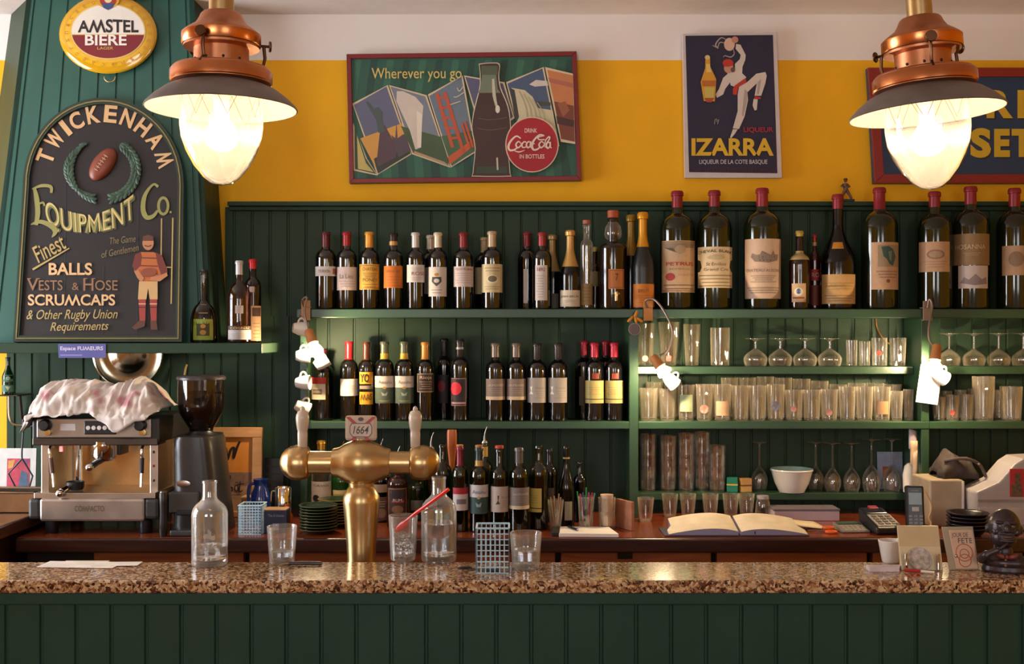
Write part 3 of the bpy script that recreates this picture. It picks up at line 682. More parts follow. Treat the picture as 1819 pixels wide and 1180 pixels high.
# carved ball and laurel wreath in relief
e1 = (on_b(183, 292) - on_b(182, 292)).normalized(); e2 = bo_n.cross(e1)
ang = math.radians(57); ax = (e1 * math.cos(ang) + e2 * math.sin(ang)); ax = ax if ax.z > 0 else -ax; ax = Vector((abs(ax.x), ax.y, ax.z))
bx = bo_n.cross(ax); M_ = Matrix((bx, bo_n, ax)).transposed()
px = S(1, 4.16)
mb = MB(); cb = on_b(183, 292, .004) - o
mb.ell(cb, 19 * px, .022, 34 * px, 0, 24, 14, M_)
mb.build('carved_ball', mat('#7E3A24', .4, noise=.15), t)
mb = MB()
for k in range(6):
    q = cb + ax * ((k - 2.5) * 6 * px) + bo_n * .0215 ; mb.tube([q - bx * 4 * px, q + bx * 4 * px], .0014, 6)
mb.tube([cb + ax * (-17 * px) + bo_n * .0205, cb + bo_n * .0225, cb + ax * (17 * px) + bo_n * .0205], .001, 6)
mb.build('ball_lacing', C('#C8A080'), t)
rr = random.Random(3)
for sgn in (-1, 1):
    mb = MB()
    for k in range(17):
        a = .25 + 2.25 * k / 16; 
        u = 182 + sgn * (3 + 57 * math.sin(a)); v = 302 + 52 * math.cos(a)
        for sd in (-1, 0, 1):
            u2, v2 = u + sd * 5 * math.sin(a), v + sd * 5 * math.cos(a); ta = a + sd * .5
            c0 = on_b(u2, v2, .006 + .003 * rr.random()) - o
            dx = (e1 * (sgn * math.cos(ta)) + Vector((0, bo_n.z, -bo_n.y)) * (math.sin(ta))).normalized(); dy = bo_n.cross(dx)
            mb.ell(c0, 8.5 * px, 3.4 * px, .004, 0, 8, 5, Matrix((dx, dy, bo_n)).transposed())
    mb.build('laurel_branch', mat('#2E4A38', .4, noise=.3), t)
# little blue sticker sign on the mantel's front
y_ = 4.049
t, A = board_sign('shelf_card', 'small violet-blue card fixed to the front edge of the mantel shelf', [(103, 611), (188, 611), (188, 636), (104, 636)], y_ - .002, .0015, 0, None, C('#5A5C9C', .4))
A.text('Espace FUMEURS', 145, 620, 76, 9, C('#D4CCE0'), bold=.02); A.stroke([(107, 631), (146, 631)], 1.2, C('#A8A0C8'), n=1)
A.build('lettering', t)
# ================================================================== pendant lamps
COPS = [(.0, .172), (.018, .172)]
def pendant(u, v_rim, d, label, tilt):
    s = S(1, d); x, z = X(u, d), Z(v_rim, d)
    t = thing('pendant_lamp', label, 'lamp', (x, d, z), (0, tilt, 0), 'copper pendant lamps over the bar')
    P = lambda pr: [(r * s, (197 - v) * s) for r, v in pr]
    MB().lathe(P([(132, 197), (133.5, 195.5), (131, 191), (118, 178), (98, 163), (78, 154), (70, 151), (69, 150)]), 56).lathe(P([(131, 196.5), (117, 181), (97, 166), (77, 157), (66, 154)][::-1]), 56, m=1).build('shade', [mat('#766A64', .5, .2, noise=.15), mat('#C4AC92', .5, noise=.02)], t)
    MB().lathe(P([(0, 156), (69, 156), (87, 151), (87, 146), (85, 126), (82, 123), (50, 122), (48, 120), (48, 90), (66, 88), (66, 86), (66.5, 70), (67, 63), (65, 60), (58, 55), (46, 47), (40, 38), (36, 29), (33, 26), (29, 25), (0, 25)]), 48).build('copper_cap', M_COPPER, t)
    MB().lathe(P([(67.5, 84), (69, 82), (69, 64), (67, 62)]), 48).lathe(P([(87, 150), (89, 148), (89, 131), (86, 127)]), 48).build('copper_band', mat('#D08252', .25, 1, noise=.15), t)
    MB().lathe(P([(22, 26), (22, -560)]), 24).build('brass_rod', M_BRASS, t)
    for k in range(3):
        mb = MB(); a = 2 * PI * k / 3 + .35; ca, sa = math.cos(a), math.sin(a)
        r0 = 70 * s; zz = (197 - 78) * s
        mb.tube([(ca * r0 * .9, sa * r0 * .9, zz), (ca * (r0 + 14 * s), sa * (r0 + 14 * s), zz)], 2.6 * s, 8)
        mx = Matrix((Vector((-sa, ca, 0)), Vector((0, 0, 1)), Vector((ca, sa, 0)))).transposed().to_4x4()
        mb.lathe([(0, 0), (9 * s, 0), (10 * s, 2 * s), (9 * s, 4 * s), (0, 4 * s)], 14, (ca * (r0 + 13 * s), sa * (r0 + 13 * s), zz), 0, mx)
        mb.tube([(ca * (r0 + 4 * s), sa * (r0 + 4 * s), zz - 2 * s), (ca * (r0 + 6 * s), sa * (r0 + 6 * s), zz - 22 * s), (ca * (r0 + 2 * s), sa * (r0 + 2 * s), zz - 40 * s), (ca * (r0 + 16 * s), sa * (r0 + 16 * s), zz - 52 * s)], 3.2 * s, 8)
        mb.build('thumbscrew', mat('#6A4A34', .35, 1, noise=.3), t)
    for k in range(10):
        a = 2 * PI * k / 10; mb = MB(); mb.ell((48.2 * s * math.cos(a), 48.2 * s * math.sin(a), (197 - 112) * s), 2.6 * s, 2.6 * s, 2.6 * s, 0, 8, 6); mb.build('vent_hole', M_BLACKP, t)
    gl = P([(4, 331), (18, 328), (32, 318), (48, 298), (62, 272), (70, 248), (72.5, 225), (72.5, 200), (72, 160)])
    MB().lathe([(0, gl[0][1] )] + gl, 48).build('glass_globe', GLOBE, t)
    mb = MB()
    for k in range(8):
        a = 2 * PI * k / 8; b = a + PI / 8
        mb.tube([(74 * s * math.cos(a), 74 * s * math.sin(a), (197 - 158) * s), (71 * s * math.cos(b), 71 * s * math.sin(b), (197 - 216) * s)], .5 * s, 4)
        mb.tube([(71 * s * math.cos(b), 71 * s * math.sin(b), (197 - 216) * s), (74 * s * math.cos(a + PI / 4), 74 * s * math.sin(a + PI / 4), (197 - 158) * s)], .5 * s, 4)
    mb.build('globe_wire', mat('#5A4A3A', .4, 1), t)
    MB().lathe(P([(0, 210), (12, 210), (13.5, 205), (13.5, 180), (16, 176), (16, 158), (0, 158)]), 24).build('lamp_holder', mat('#EFE4D2', .4), t)
    MB().lathe(P([(0, 272), (12, 270), (24, 262), (29, 248), (27, 235), (18, 220), (12, 211)]), 28).build('bulb', BULB, t)
    return t
def emitter(name, col, st):
    m = bpy.data.materials.new(name); m.use_nodes = True; nt = m.node_tree; b = nt.nodes['Principled BSDF']
    b.inputs['Base Color'].default_value = (.9, .9, .9, 1); b.inputs['Emission Color'].default_value = tuple(col) + (1,); b.inputs['Emission Strength'].default_value = st
    return m
BULB = emitter('lit_bulb', (1, .82, .60), 80)
def globe_mat():
    """clear bell glass whose lower half is frosted"""
    m = glass('lamp_globe', (.97, .96, .94), '#FFF0DC', .3, 1.2, .0); nt = m.node_tree
    tc = nt.nodes.new('ShaderNodeTexCoord'); sx = nt.nodes.new('ShaderNodeSeparateXYZ'); mr = nt.nodes.new('ShaderNodeMapRange')
    mr.inputs['From Min'].default_value = -.03; mr.inputs['From Max'].default_value = -.085; mr.inputs['To Min'].default_value = .03; mr.inputs['To Max'].default_value = .8  # whitens downwards, painting the bulb's glow into the glass
    nt.links.new(tc.outputs['Object'], sx.inputs[0]); nt.links.new(sx.outputs['Z'], mr.inputs['Value'])
    for n in nt.nodes:
        if n.type == 'MATH' and n.operation == 'MULTIPLY_ADD': nt.links.new(mr.outputs[0], n.inputs[2])
    return m
GLOBE = globe_mat()
pendant(393.5, 195, 2.3, 'copper pendant lamp with glass globe hanging in front of the chimney hood', 0)
pendant(1646, 203, 2.3, 'copper pendant lamp with glass globe hanging before the blue sign', -.07)
# ================================================================== bottles
def bprof(h, r, rn, zs, zn, kind='bx'):
    """outline of a bottle: base, wall, shoulder from zs to zn, neck radius rn, lip"""
    p = [(0, .006 * h), (r * .55, .004 * h), (r * .9, 0), (r * .985, .008 * h), (r, .025 * h), (r, zs * h)]
    N = 12
    for k in range(1, N + 1):
        t = k / N
        if kind == 'bx':                                     # round high shoulder with a tight concave turn into the neck
            f = math.sqrt(max(0, 1 - (t / .86) ** 2.2)) if t < .80 else None
            if f is None:
                f8 = math.sqrt(1 - (.80 / .86) ** 2.2); f = f8 * (1 - (t - .80) / .20) ** 1.8
        elif kind == 'bu': f = .5 + .5 * math.cos(PI * t ** .9)  # sloping shoulder
        else: f = 1 - t ** 1.15 if kind == 'ch' else (1 - t)
        p.append((rn + (r - rn) * f, (zs + (zn - zs) * t) * h))
    p += [(rn * .97, .955 * h), (rn * 1.14, .958 * h), (rn * 1.14, .985 * h), (rn * .95, h), (0, h)]
    return p
def r_at(prof, z):
    for (r0, z0), (r1, z1) in zip(prof[2:], prof[3:]):
        if z0 <= z <= z1 and z1 > z0: return r0 + (r1 - r0) * (z - z0) / (z1 - z0)
    return prof[-3][0]
def wrapped(prof, zlo, zhi, ex=.0005):
    pts = [(r_at(prof, zlo) + ex, zlo)] + [(r + ex, z) for r, z in prof[2:-1] if zlo < z < zhi] + [(r_at(prof, zhi) + ex, zhi)]
    return pts
SHAPES = dict(bx=(.40, .64, .79, 'bx'), bu=(.37, .46, .80, 'bu'), ch=(.36, .42, .80, 'bu'), mag=(.31, .66, .82, 'bx'), sl=(.30, .30, .75, 'ch'), sp=(.42, .60, .74, 'bx'), tall=(.55, .5, .66, 'bx'))
def bottle(name, u, vt, vb, w, d, sh, gm, label, cat='bottle', group=None, cap=None, lab=(), zb=None, rn=None, zs=None, zn=None, pour=None, sy=1.0, turn=0.0, bands=(), cork=None, tilt=0):
    """u: centre column, vt / vb: top and bottom rows, w: width (all pixels of the photograph at depth d)"""
    r = S(w, d) / 2; z0 = Z(vb, d - r) if zb is None else zb
    h = S(vb - vt, d); x = X(u, d)
    face = math.atan2(-x, d)                                  # turn the front towards the room
    t = thing(name, label, cat, (x, d, z0), (0, tilt, face + turn), group)
    sp = SHAPES[sh]; q = bprof(h, r, (rn or sp[0]) * r, zs or sp[1], zn or sp[2], sp[3])
    SY = Matrix.Diagonal((1, sy, 1)).to_4x4()
    MB().lathe(q, 32, mtx=SY).build('glass_body', gm, t)
    if cap:                                                   # foil capsule or screw cap: (colour, lower edge as a row of the photograph)
        f = (vb - cap[1]) / (vb - vt) * h
        c = wrapped(q, f, h * .9999, .0006) + [(0, h + .0006)]
        MB().lathe(c, 28, mtx=SY).build('cap' if len(cap) > 2 else 'foil_capsule', mat(cap[0], .32, .25 if len(cap) < 4 else 1, noise=.06), t)
    for c_, va, vb_ in bands:
        MB().lathe(wrapped(q, (vb - vb_) / (vb - vt) * h, (vb - va) / (vb - vt) * h, .0013), 28, mtx=SY).build('neck_band', mat(c_, .4, .2), t)
    if cork: MB().lathe([(0, h), (cork[1] * r, h), (cork[1] * r, h + S(cork[2], d)), (0, h + S(cork[2], d))], 20).build('stopper', mat(cork[0], .6), t, bevel=.001)
    if pour:
        MB().lathe([(0, h), (.42 * r, h), (.30 * r, h + .008), (0, h + .008)], 16).tube([(0, 0, h + .006), (0, 0, h + .025), (.004, -.003, h + .045), (.010, -.008, h + .062)], [.0055, .0045, .0038, .002], 10).build('pourer', M_STEEL, t)
    for L in lab: blabel(t, L, q, r, u, vt, vb, d, h, sy)
    return t
def sliced(vs, fs, step):
    bm = bmesh.new(); bv = [bm.verts.new((a, b, 0)) for a, b in vs]
    for f in fs:
        try: bm.faces.new([bv[i] for i in f])
        except ValueError: pass
    x0 = min(v[0] for v in vs); x1 = max(v[0] for v in vs); n = int((x1 - x0) / step)
    bmesh.ops.triangulate(bm, faces=bm.faces[:])
    for i in range(1, n + 1):
        bmesh.ops.bisect_plane(bm, geom=bm.verts[:] + bm.edges[:] + bm.faces[:], plane_co=(x0 + (x1 - x0) * i / (n + 1), 0, 0), plane_no=(1, 0, 0))
    bm.verts.index_update(); r = [(v.co.x, v.co.y) for v in bm.verts], [tuple(v.index for v in f.verts) for f in bm.faces]
    bm.free(); return r
def blabel(t, L, q, r, u, vt, vb, d, h, sy=1.0):
    u0, u1, v0, v1, col = L[:5]; extra = L[5] if len(L) > 5 else ()
    s = S(1, d - r * .8); zz = lambda v: (vb - v) / (vb - vt) * h
    cl = lambda a: max(-.985, min(.985, a))
    a0 = math.asin(cl((u0 - u) * s / r)); a1 = math.asin(cl((u1 - u) * s / r)); za, zb_ = zz(v1), zz(v0)
    mb = MB(); mats = []; tx = MB(); tm = []
    def mi(c, ml):
        m = mat(c, .6, noise=.05, nscale=60)
        if m not in ml: ml.append(m)
        return ml.index(m)
    def pt(fx, fy, e):
        a = a0 + (a1 - a0) * fx; z = zb_ + (za - zb_) * fy; R_ = r_at(q, z) + e
        return (R_ * math.sin(a), -R_ * math.cos(a) * sy, z)
    def patch(f0, g0, f1, g1, c, e):
        n = max(1, int(abs(a1 - a0) * (f1 - f0) / .16)); m = max(1, int(abs(g1 - g0) * (zb_ - za) / .03))
        mb.grid([[pt(f0 + (f1 - f0) * i / n, g0 + (g1 - g0) * j / m, e) for j in range(m + 1)] for i in range(n + 1)], mi(c, mats), True)
    step = .22 / max(.2, abs(a1 - a0)); lift = 0
    patch(0, 0, 1, 1, col, .0007)
    for E in extra:
        k = E[0]
        if k == 'r': patch(E[1], E[2], E[3], E[4], E[5], .0011)
        elif k == 'f':                                        # thin frame line
            g, c = E[1], E[2]; wx = .025; wy = .02
            for p in ((g, g, 1 - g, g + wy), (g, 1 - g - wy, 1 - g, 1 - g), (g, g, g + wx, 1 - g), (1 - g - wx, g, 1 - g, 1 - g)): patch(*p, c, .0012)
        elif k == 'l':                                        # lines of small print
            _, y0, y1, n, c, x0, x1 = E
            for i in range(n):
                yy = y0 + (y1 - y0) * i / max(1, n - 1); g = .05 * ((i * 7) % 3)
                patch(x0 + g, yy - .011, x1 - g, yy + .011, c, .0012)
        elif k == 'o':                                        # round emblem
            _, fx, fy, rx, ry, c = E
            vs, fs = sliced([(fx + rx * math.cos(2 * PI * i / 20), fy + ry * math.sin(2 * PI * i / 20)) for i in range(20)], [tuple(range(20))], step)
            b = mb.add([pt(p, g, .0013 + .00015 * lift) for p, g in vs]); lift += 1
            for f in fs: mb.face([b + i for i in f], mi(c, mats))
        elif k == 'p':                                        # free outline
            vs, fs = sliced(E[1], [tuple(range(len(E[1])))], step)
            b = mb.add([pt(p, g, .0013 + .00015 * lift) for p, g in vs]); lift += 1
            for f in fs: mb.face([b + i for i in f], mi(E[2], mats))
        elif k == 't':
            _, s_, fx, fy, fw, fh, c = E[:7]; vs, fs, _a = text2d(s_, E[7] if len(E) > 7 else .0)
            arc = E[8] if len(E) > 8 else 0
            vs, fs = sliced([(fx + (a - .5) * fw, fy - (bb_ - .5) * fh + arc * (2 * a - 1) ** 2) for a, bb_ in vs], fs, step)
            b = tx.add([pt(p, g, .0024) for p, g in vs])
            for f in fs: tx.face([b + i for i in f], mi(c, tm))
    o = bpy.data.objects.new('label', mb.mesh('label', mats)); COL.objects.link(o); o.parent = t
    if tx.v:
        p = bpy.data.objects.new('lettering', tx.mesh('lettering', tm)); COL.objects.link(p); p.parent = o
    return o
D1, D2 = 4.335, 4.425                                          # front and back row on a full shelf
VB = 547
WH, PK = '#D8CDC6', '#CDBDBB'
GT = 'wine bottles on the top shelf'
def wine(u, vt, w, cap, capv, label, lab, d=D1, vb=VB, zb=zTOP, sh='bx', gm=None, group=GT, **k):
    return bottle('wine_bottle', u, vt, vb, w, d, sh, gm or M_DARK, label, 'wine bottle', group, (cap, capv), lab, zb + .0005, **k)
TXc = '#6A5650'
wine(579, 410, 37, '#5A1C20', 437, 'dark wine bottle with a narrow white band label, first on the top shelf', [(559, 600, 472, 489, WH, [('r', .74, .2, .92, .8, '#A8542C'), ('t', 'TOURNON', .42, .5, .4, .3, TXc)])])
wine(616, 410, 36, '#9A2024', 435, 'wine bottle with red capsule and plain pinkish white label on the top shelf', [(599, 634, 473, 514, PK, [('t', 'La Lieu', .45, .4, .5, .2, TXc), ('l', .62, .84, 3, '#A8989A', .15, .85)])])
wine(656, 410, 36, '#D89230', 438, 'wine bottle with orange capsule and yellow ornate label on the top shelf', [(639, 674, 468, 513, '#D8A84A', [('f', .05, '#8A6420'), ('t', 'CHATEAU', .5, .2, .6, .13, '#6A4A18'), ('l', .36, .5, 3, '#94702C', .2, .8), ('t', 'PONEY', .5, .62, .55, .13, '#5A3A14'), ('l', .8, .9, 2, '#94702C', .2, .8)])])
wine(699, 412, 35, '#2A1A16', 436, 'wine bottle with dark capsule and solid orange label on the top shelf', [(682, 715, 471, 510, '#C46E1E', [('t', 'GRAND VIN', .5, .25, .6, .1, '#8A4410'), ('l', .5, .9, 4, '#A8581A', .15, .85)])], bands=(('#B88848', 427, 434),))
wine(738, 411, 33, '#C9BFBA', 438, 'wine bottle with white capsule and white label lettered in red', [(723, 754, 469, 500, WH, [('t', 'ROSE', .6, .5, .6, .2, '#8A2A34'), ('l', .2, .3, 2, '#A89A98', .2, .8), ('l', .72, .88, 3, '#B0A09C', .2, .8)])])
wine(778, 411, 35, '#CDBFA4', 438, 'wine bottle with cream capsule and tall white label bearing a shield', [(761, 793, 473, 525, '#D2C6BC', [('p', [(.3, .34), (.7, .34), (.72, .5), (.5, .66), (.28, .5)], '#44423E'), ('o', .5, .47, .12, .07, '#D2C6BC'), ('o', .5, .26, .1, .05, '#B8862C'), ('l', .78, .88, 2, '#8A8078', .25, .75)])])
wine(765, 415, 35, '#CBBBA6', 440, 'wine bottle with pale capsule half hidden behind the shield-label bottle', [(748, 775, 473, 520, WH)], D2)
wine(823, 411, 36, '#7E2226', 438, 'wine bottle with wine-red capsule and squat pinkish label on the top shelf', [(806, 841, 472, 508, '#C9B8B2', [('t', 'CLOS RUBAN', .5, .14, .7, .1, '#8A2A30'), ('l', .34, .8, 5, '#A4928C', .14, .86)])])
wine(874, 409, 37, '#B8A284', 437, 'wine bottle with beige capsule and cream label printed with a round tree', [(856, 894, 468, 518, '#CDBB92', [('l', .14, .24, 2, '#8A7A54', .2, .8), ('o', .5, .53, .2, .15, '#E0D2AE'), ('o', .5, .52, .16, .11, '#6A6450'), ('l', .8, .88, 2, '#9A8A60', .2, .8)])])
wine(861, 419, 36, '#A89476', 446, 'wine bottle with beige capsule tucked behind the tree-label bottle', [(844, 874, 473, 520, '#C4B288')], D2)
wine(963, 411, 34, '#96302E', 435, 'wine bottle with rusty red capsule and tall narrow white label', [(951, 972, 470, 532, '#C9BDB8', [('t', '1892', .5, .12, .6, .1, '#7A2A2A'), ('l', .3, .9, 9, '#A89C98', .15, .75)])])
wine(936, 409, 33, '#7A1E26', 435, 'dark wine bottle with crimson capsule and thin white label strip standing back', [(930, 937, 476, 536, WH)], D2)
GC = 'champagne bottles on the top shelf'
def champ(u, vt, w, foil, fv, label, lab, d=D1, zb=zTOP, gm=M_BLACKB, **k):
    t = bottle('champagne_bottle', u, vt, VB, w, d, 'ch', gm, label, 'champagne bottle', GC, (foil, fv), lab, zb + .0005, **k)
    r = S(w, d) / 2; h = S(VB - vt, d)
    MB().lathe([(.36 * r, h * .93), (.5 * r, h * .94), (.52 * r, h * .985), (.40 * r, h * 1.006), (0, h * 1.008)], 20).build('cork_cover', mat(foil, .35, .4, noise=.2, nscale=120), t)
    return t
champ(1013, 408, 36, '#C89A54', 472, 'champagne bottle with pale gold foil and low white label', [(995, 1030, 514, 543, '#D0C0A8', [('t', 'JEAN BRUN', .5, .4, .75, .16, '#4A4038'), ('l', .62, .7, 2, '#8A7C6C', .3, .7)])])
champ(981, 415, 33, '#9A7E4C', 480, 'champagne bottle with dull gold foil standing behind the tall-label bottle', [(975, 992, 519, 545, '#6A625A')], D2)
champ(1142, 376, 40, '#D8961E', 437, 'large champagne bottle with bright gold foil and orange label beside the lamp clip', [(1125, 1162, 503, 544, '#C8761E', [('t', 'BRUT', .45, .3, .4, .14, '#8A4C10'), ('l', .5, .8, 4, '#A86018', .2, .8)])], gm=mat('#232427', .35, noise=.05))
champ(1121, 380, 36, '#9A7428', 452, 'champagne bottle with darker gold foil behind the large gold-foil bottle', [], D2)
# spirits on the top shelf
bottle('spirit_bottle', 1042, 396, VB, 22, D1, 'sp', G_CLEAR, 'slim tall clear spirit bottle with dark stopper and tan lower label', 'bottle', None, None, [(1032, 1052, 502, 540, '#8E744A', [('l', .2, .8, 5, '#6A5434', .2, .8)])], zTOP + .0005, rn=.55, zs=.74, zn=.82, cork=('#A05A48', .62, 7))
bottle('spirit_bottle', 1057, 436, VB, 20, D2, 'sp', G_AMBER, 'short amber spirit bottle with yellow cap behind the slim clear bottle', 'bottle', None, ('#B09A4A', 444, 1), [(1048, 1062, 480, 506, '#8A7A4A')], zTOP + .0005, zs=.6)
t = bottle('whiskey_bottle', 1089, 385, VB, 50, D1 + .01, 'sp', mat('#1A0D0C', .08, noise=.1, coat=.6), 'big square dark whiskey bottle with brass spigot and small orange label', 'whiskey bottle', None, None, [(1081, 1108, 477, 512, '#B8713A', [('f', .06, '#6A3414'), ('t', '7', .5, .4, .16, .34, '#3A1C10')])], zTOP + .0005, rn=.34, zs=.66, zn=.74, cork=('#A84E28', .4, 13))
q = S(1, D1); 
MB().lathe([(.013, .262), (.03, .275), (.034, .29), (.03, .318), (.0205, .33), (.017, .345), (.017, .352), (0, .352)], 28).build('clear_neck', G_CLEAR, t)
MB().tube([(.012, -.056, .052), (.012, -.088, .052)], .006, 10).tube([(.012, -.080, .064), (.012, -.080, .030)], [.007, .005], 10).tube([(-.002, -.08, .056), (.026, -.08, .056)], .004, 8).build('spigot', M_BRASS, t)
# large-format bottles
GB = 'large-format wine bottles on the top shelf'
CAPR = '#8A2430'
PA = '#C4A888'
G_MAG = mat('#161D0E', .07, noise=.1, coat=.5)
DM = 4.372
def mag(u, vt, w, capv, label, lab, sh='mag', cap=CAPR, gm=None, **k):
    return bottle('large_wine_bottle', u, vt, VB, w, DM, sh, gm or G_MAG, label, 'large wine bottle', GB, (cap, capv), lab, zTOP + .0005, **k)
mag(1203, 337, 62, 367, 'large bottle with parchment label, red title and round red seal', [(1176, 1235, 427, 518, '#BE9E7C', [('f', .02, '#8A6C50'), ('p', [(.06, .05), (.94, .05), (.9, .14), (.64, .14), (.5, .26), (.36, .14), (.1, .14)], '#8A7660'), ('o', .5, .17, .13, .08, '#A89074'), ('t', 'PETRUS', .5, .45, .68, .07, '#A8352A', .02), ('t', 'POMEROL', .5, .55, .5, .03, '#7A5A48'), ('o', .26, .7, .12, .075, '#A03030'), ('t', 'Grand Vin', .65, .66, .4, .04, '#A86A50'), ('l', .86, .93, 2, '#7A6450', .08, .92)])])
mag(1269, 336, 62, 365, 'large bottle with cream label cut in curves and arched black title', [(1240, 1300, 438, 510, '#CDB692', [('p', [(0, .3), (.12, .34), (.16, .5), (.1, .6), (0, .62)], '#2A2A1E'), ('p', [(1, .3), (.88, .34), (.84, .5), (.9, .6), (1, .62)], '#2A2A1E'), ('t', 'CHEVAL BLANC', .5, .10, .9, .07, '#3A3026', .01, .05), ('o', .5, .26, .2, .06, '#B0A080'), ('t', 'St Emilion', .5, .42, .44, .08, '#5A4C3C'), ('t', 'Grand Cru', .5, .55, .56, .07, '#5A4C3C'), ('l', .7, .95, 4, '#7A6A50', .06, .94)])])
mag(1354, 332, 66, 365, 'large bottle with tall pale label engraved with a chateau, in mid shelf', [(1324, 1386, 424, 529, '#C2A690', [('p', [(.2, .3), (.24, .24), (.34, .27), (.42, .26), (.46, .2), (.5, .27), (.58, .25), (.66, .27), (.72, .19), (.76, .26), (.86, .26), (.84, .36), (.6, .4), (.3, .38)], '#7E6C60'), ('l', .3, .36, 3, '#5A4C46', .26, .82), ('t', 'CHATEAU AUSONE', .5, .53, .86, .05, '#7A6254'), ('l', .62, .72, 4, '#A08A78', .2, .8), ('l', .82, .9, 3, '#937C6C', .1, .9)])])
bottle('rum_bottle', 1420, 408, VB, 36, 4.34, 'sp', mat('#24100E', .08, noise=.1, coat=.5), 'brown rum bottle with gold cap and small blue and cream diamond label', 'rum bottle', None, ('#B09448', 418, 1), [(1407, 1431, 502, 535, '#C8A47C', [('o', .5, .45, .3, .22, '#E0D4C0'), ('o', .5, .42, .14, .15, '#46608C'), ('r', .1, .72, .9, .82, '#8A4A24')])], zTOP + .0005, rn=.36, zs=.56, zn=.72, bands=(('#B09A6A', 444, 460),))
bottle('aperitif_bottle', 1447, 414, VB, 17, 4.41, 'bx', mat('#3A0E0A', .1, coat=.5), 'small red aperitif bottle with red cap beside the brown rum bottle', 'bottle', None, ('#A81E22', 426, 1), [(1440, 1457, 476, 496, '#9A2420', [('t', 'RO', .5, .5, .6, .4, '#C8A090')]), (1440, 1457, 504, 540, '#6A2A14')], zTOP + .0005, bands=(('#A88A4A', 427, 434),))
mag(1488, 343, 62, 369, 'large sloping burgundy bottle with orange crescent on its neck', [(1461, 1518, 486, 538, '#C49A62', [('l', .3, .5, 3, '#A07C4C', .1, .9), ('t', 'Richebourg', .4, .4, .5, .12, '#A47A44'), ('l', .72, .9, 3, '#8A6A40', .1, .9)]), (1475, 1502, 429, 441, '#C07C2C', [('p', [(0, 0), (.5, .2), (1, 0), (1, .02), (0, .02)], '#C07C2C')])], 'bu', gm=M_BLACKB, rn=.29, zs=.40, zn=.74)
mag(1562, 331, 64, 370, 'large bottle with tan label painted with a blue-green figure', [(1548, 1596, 430, 513, '#BF9A7C', [('r', .2, .06, .96, .52, '#9A8668'), ('p', [(.3, .1), (.5, .08), (.66, .14), (.78, .3), (.66, .5), (.54, .46), (.46, .36), (.36, .3)], '#3A5450'), ('p', [(.5, .2), (.62, .18), (.6, .4), (.54, .38)], '#6A8078'), ('l', .62, .74, 3, '#94705A', .16, .9), ('o', .5, .82, .06, .04, '#8A4A3A')])])
mag(1660, 338, 62, 366, 'large bottle with buff octagonal label under the right pendant lamp', [(1634, 1685, 429, 482, '#BC9674', [('o', .55, .42, .26, .16, '#8A6A54'), ('o', .55, .42, .2, .11, '#A88A6E'), ('l', .66, .84, 3, '#A07E62', .2, .9)])])
mag(1724, 329, 64, 361, 'large bottle with olive-brown upper label and white hill picture below', [(1695, 1755, 415, 470, '#8A6E4A', [('t', 'HOSANNA', .46, .42, .7, .15, '#CDB48A'), ('l', .62, .68, 2, '#A88C5E', .3, .7)]), (1704, 1752, 471, 511, '#C4B2AC', [('p', [(.06, .75), (.2, .5), (.34, .62), (.54, .36), (.74, .6), (.9, .5), (.96, .8), (.5, .86)], '#8A7A7A')])])
mag(1802, 332, 62, 365, 'large bottle with small tan label at the far right end of the top shelf', [(1782, 1836, 436, 488, '#B08C6C', [('o', .38, .45, .2, .26, '#84684E')])])
# ------------------------------------------------------------------ middle shelf
GM_ = 'wine bottles on the middle shelf'
VM = 748
def wm(u, vt, w, cap, capv, label, lab, d=D1, **k): return wine(u, vt, w, cap, capv, label, lab, d, VM, zMID, group=GM_, **k)
wm(573, 622, 38, '#3A1A1C', 645, 'dark bottle with red-topped white label next to the hanging cups', [(552, 579, 672, 683, '#C22A22'), (551, 578, 683.5, 711, '#D8C2AA', [('r', .2, .35, .8, .68, '#6A5A4A'), ('t', 'NAVARRE', .5, .5, .56, .16, '#D8C2AA')])], D1 + .02)
wm(620, 608, 32, '#C4202A', 640, 'slim wine bottle with bright red capsule and white label', [(605, 635, 674, 704, '#E0D6D0', [('t', 'Mas Fleuri', .5, .4, .6, .12, '#A8A4A8'), ('l', .55, .75, 3, '#BDB6B4', .2, .8)])])
wm(651, 609, 30, '#5A2E22', 641, 'dark wine bottle with two yellow patches lettered in black', [(639, 662, 662, 683, '#D69A1C', [('t', 'YO', .4, .5, .6, .7, '#2A1C10', .03)]), (639, 662, 686, 692, '#8A7A6A'), (639, 662, 697, 719, '#D69A1C', [('t', 'MAS', .5, .4, .8, .5, '#6A4810', .02)])])
for u, tx in ((683, 'wine bottle with half white, half grey-green label, left of its pair'), (718, 'wine bottle with half white, half grey-green label, right of its pair')):
    wm(u, 608, 34, '#5E6450', 640, tx, [(u - 17, u + 17, 669, 717, '#4E5C50', [('r', 0, 0, 1, .42, '#CFC3BA'), ('t', 'Ansinu', .52, .22, .5, .13, '#7E6E6A'), ('o', .5, .43, .07, .045, '#B08C4A'), ('p', [(.38, .58), (.5, .66), (.62, .58), (.58, .72), (.42, .72)], '#9AA294'), ('l', .9, .93, 2, '#8A8A5A', .3, .7)])], bands=(('#B8942C', 629, 639),))
wm(755, 609, 31, '#C48238', 640, 'wine bottle with orange-gold capsule and black label framed in cream', [(741, 770, 664, 698, '#2E1C18', [('f', .03, '#CDAE88'), ('t', 'Rioja', .5, .24, .56, .2, '#CDB08C'), ('l', .45, .8, 4, '#A8846A', .2, .8)])])
wm(789, 606, 31, '#141012', 640, 'black wine bottle with faint dark red spot, set back on the middle shelf', [(777, 796, 670, 720, '#150C0D', [('o', .4, .4, .34, .19, '#7A1420')])], D2)
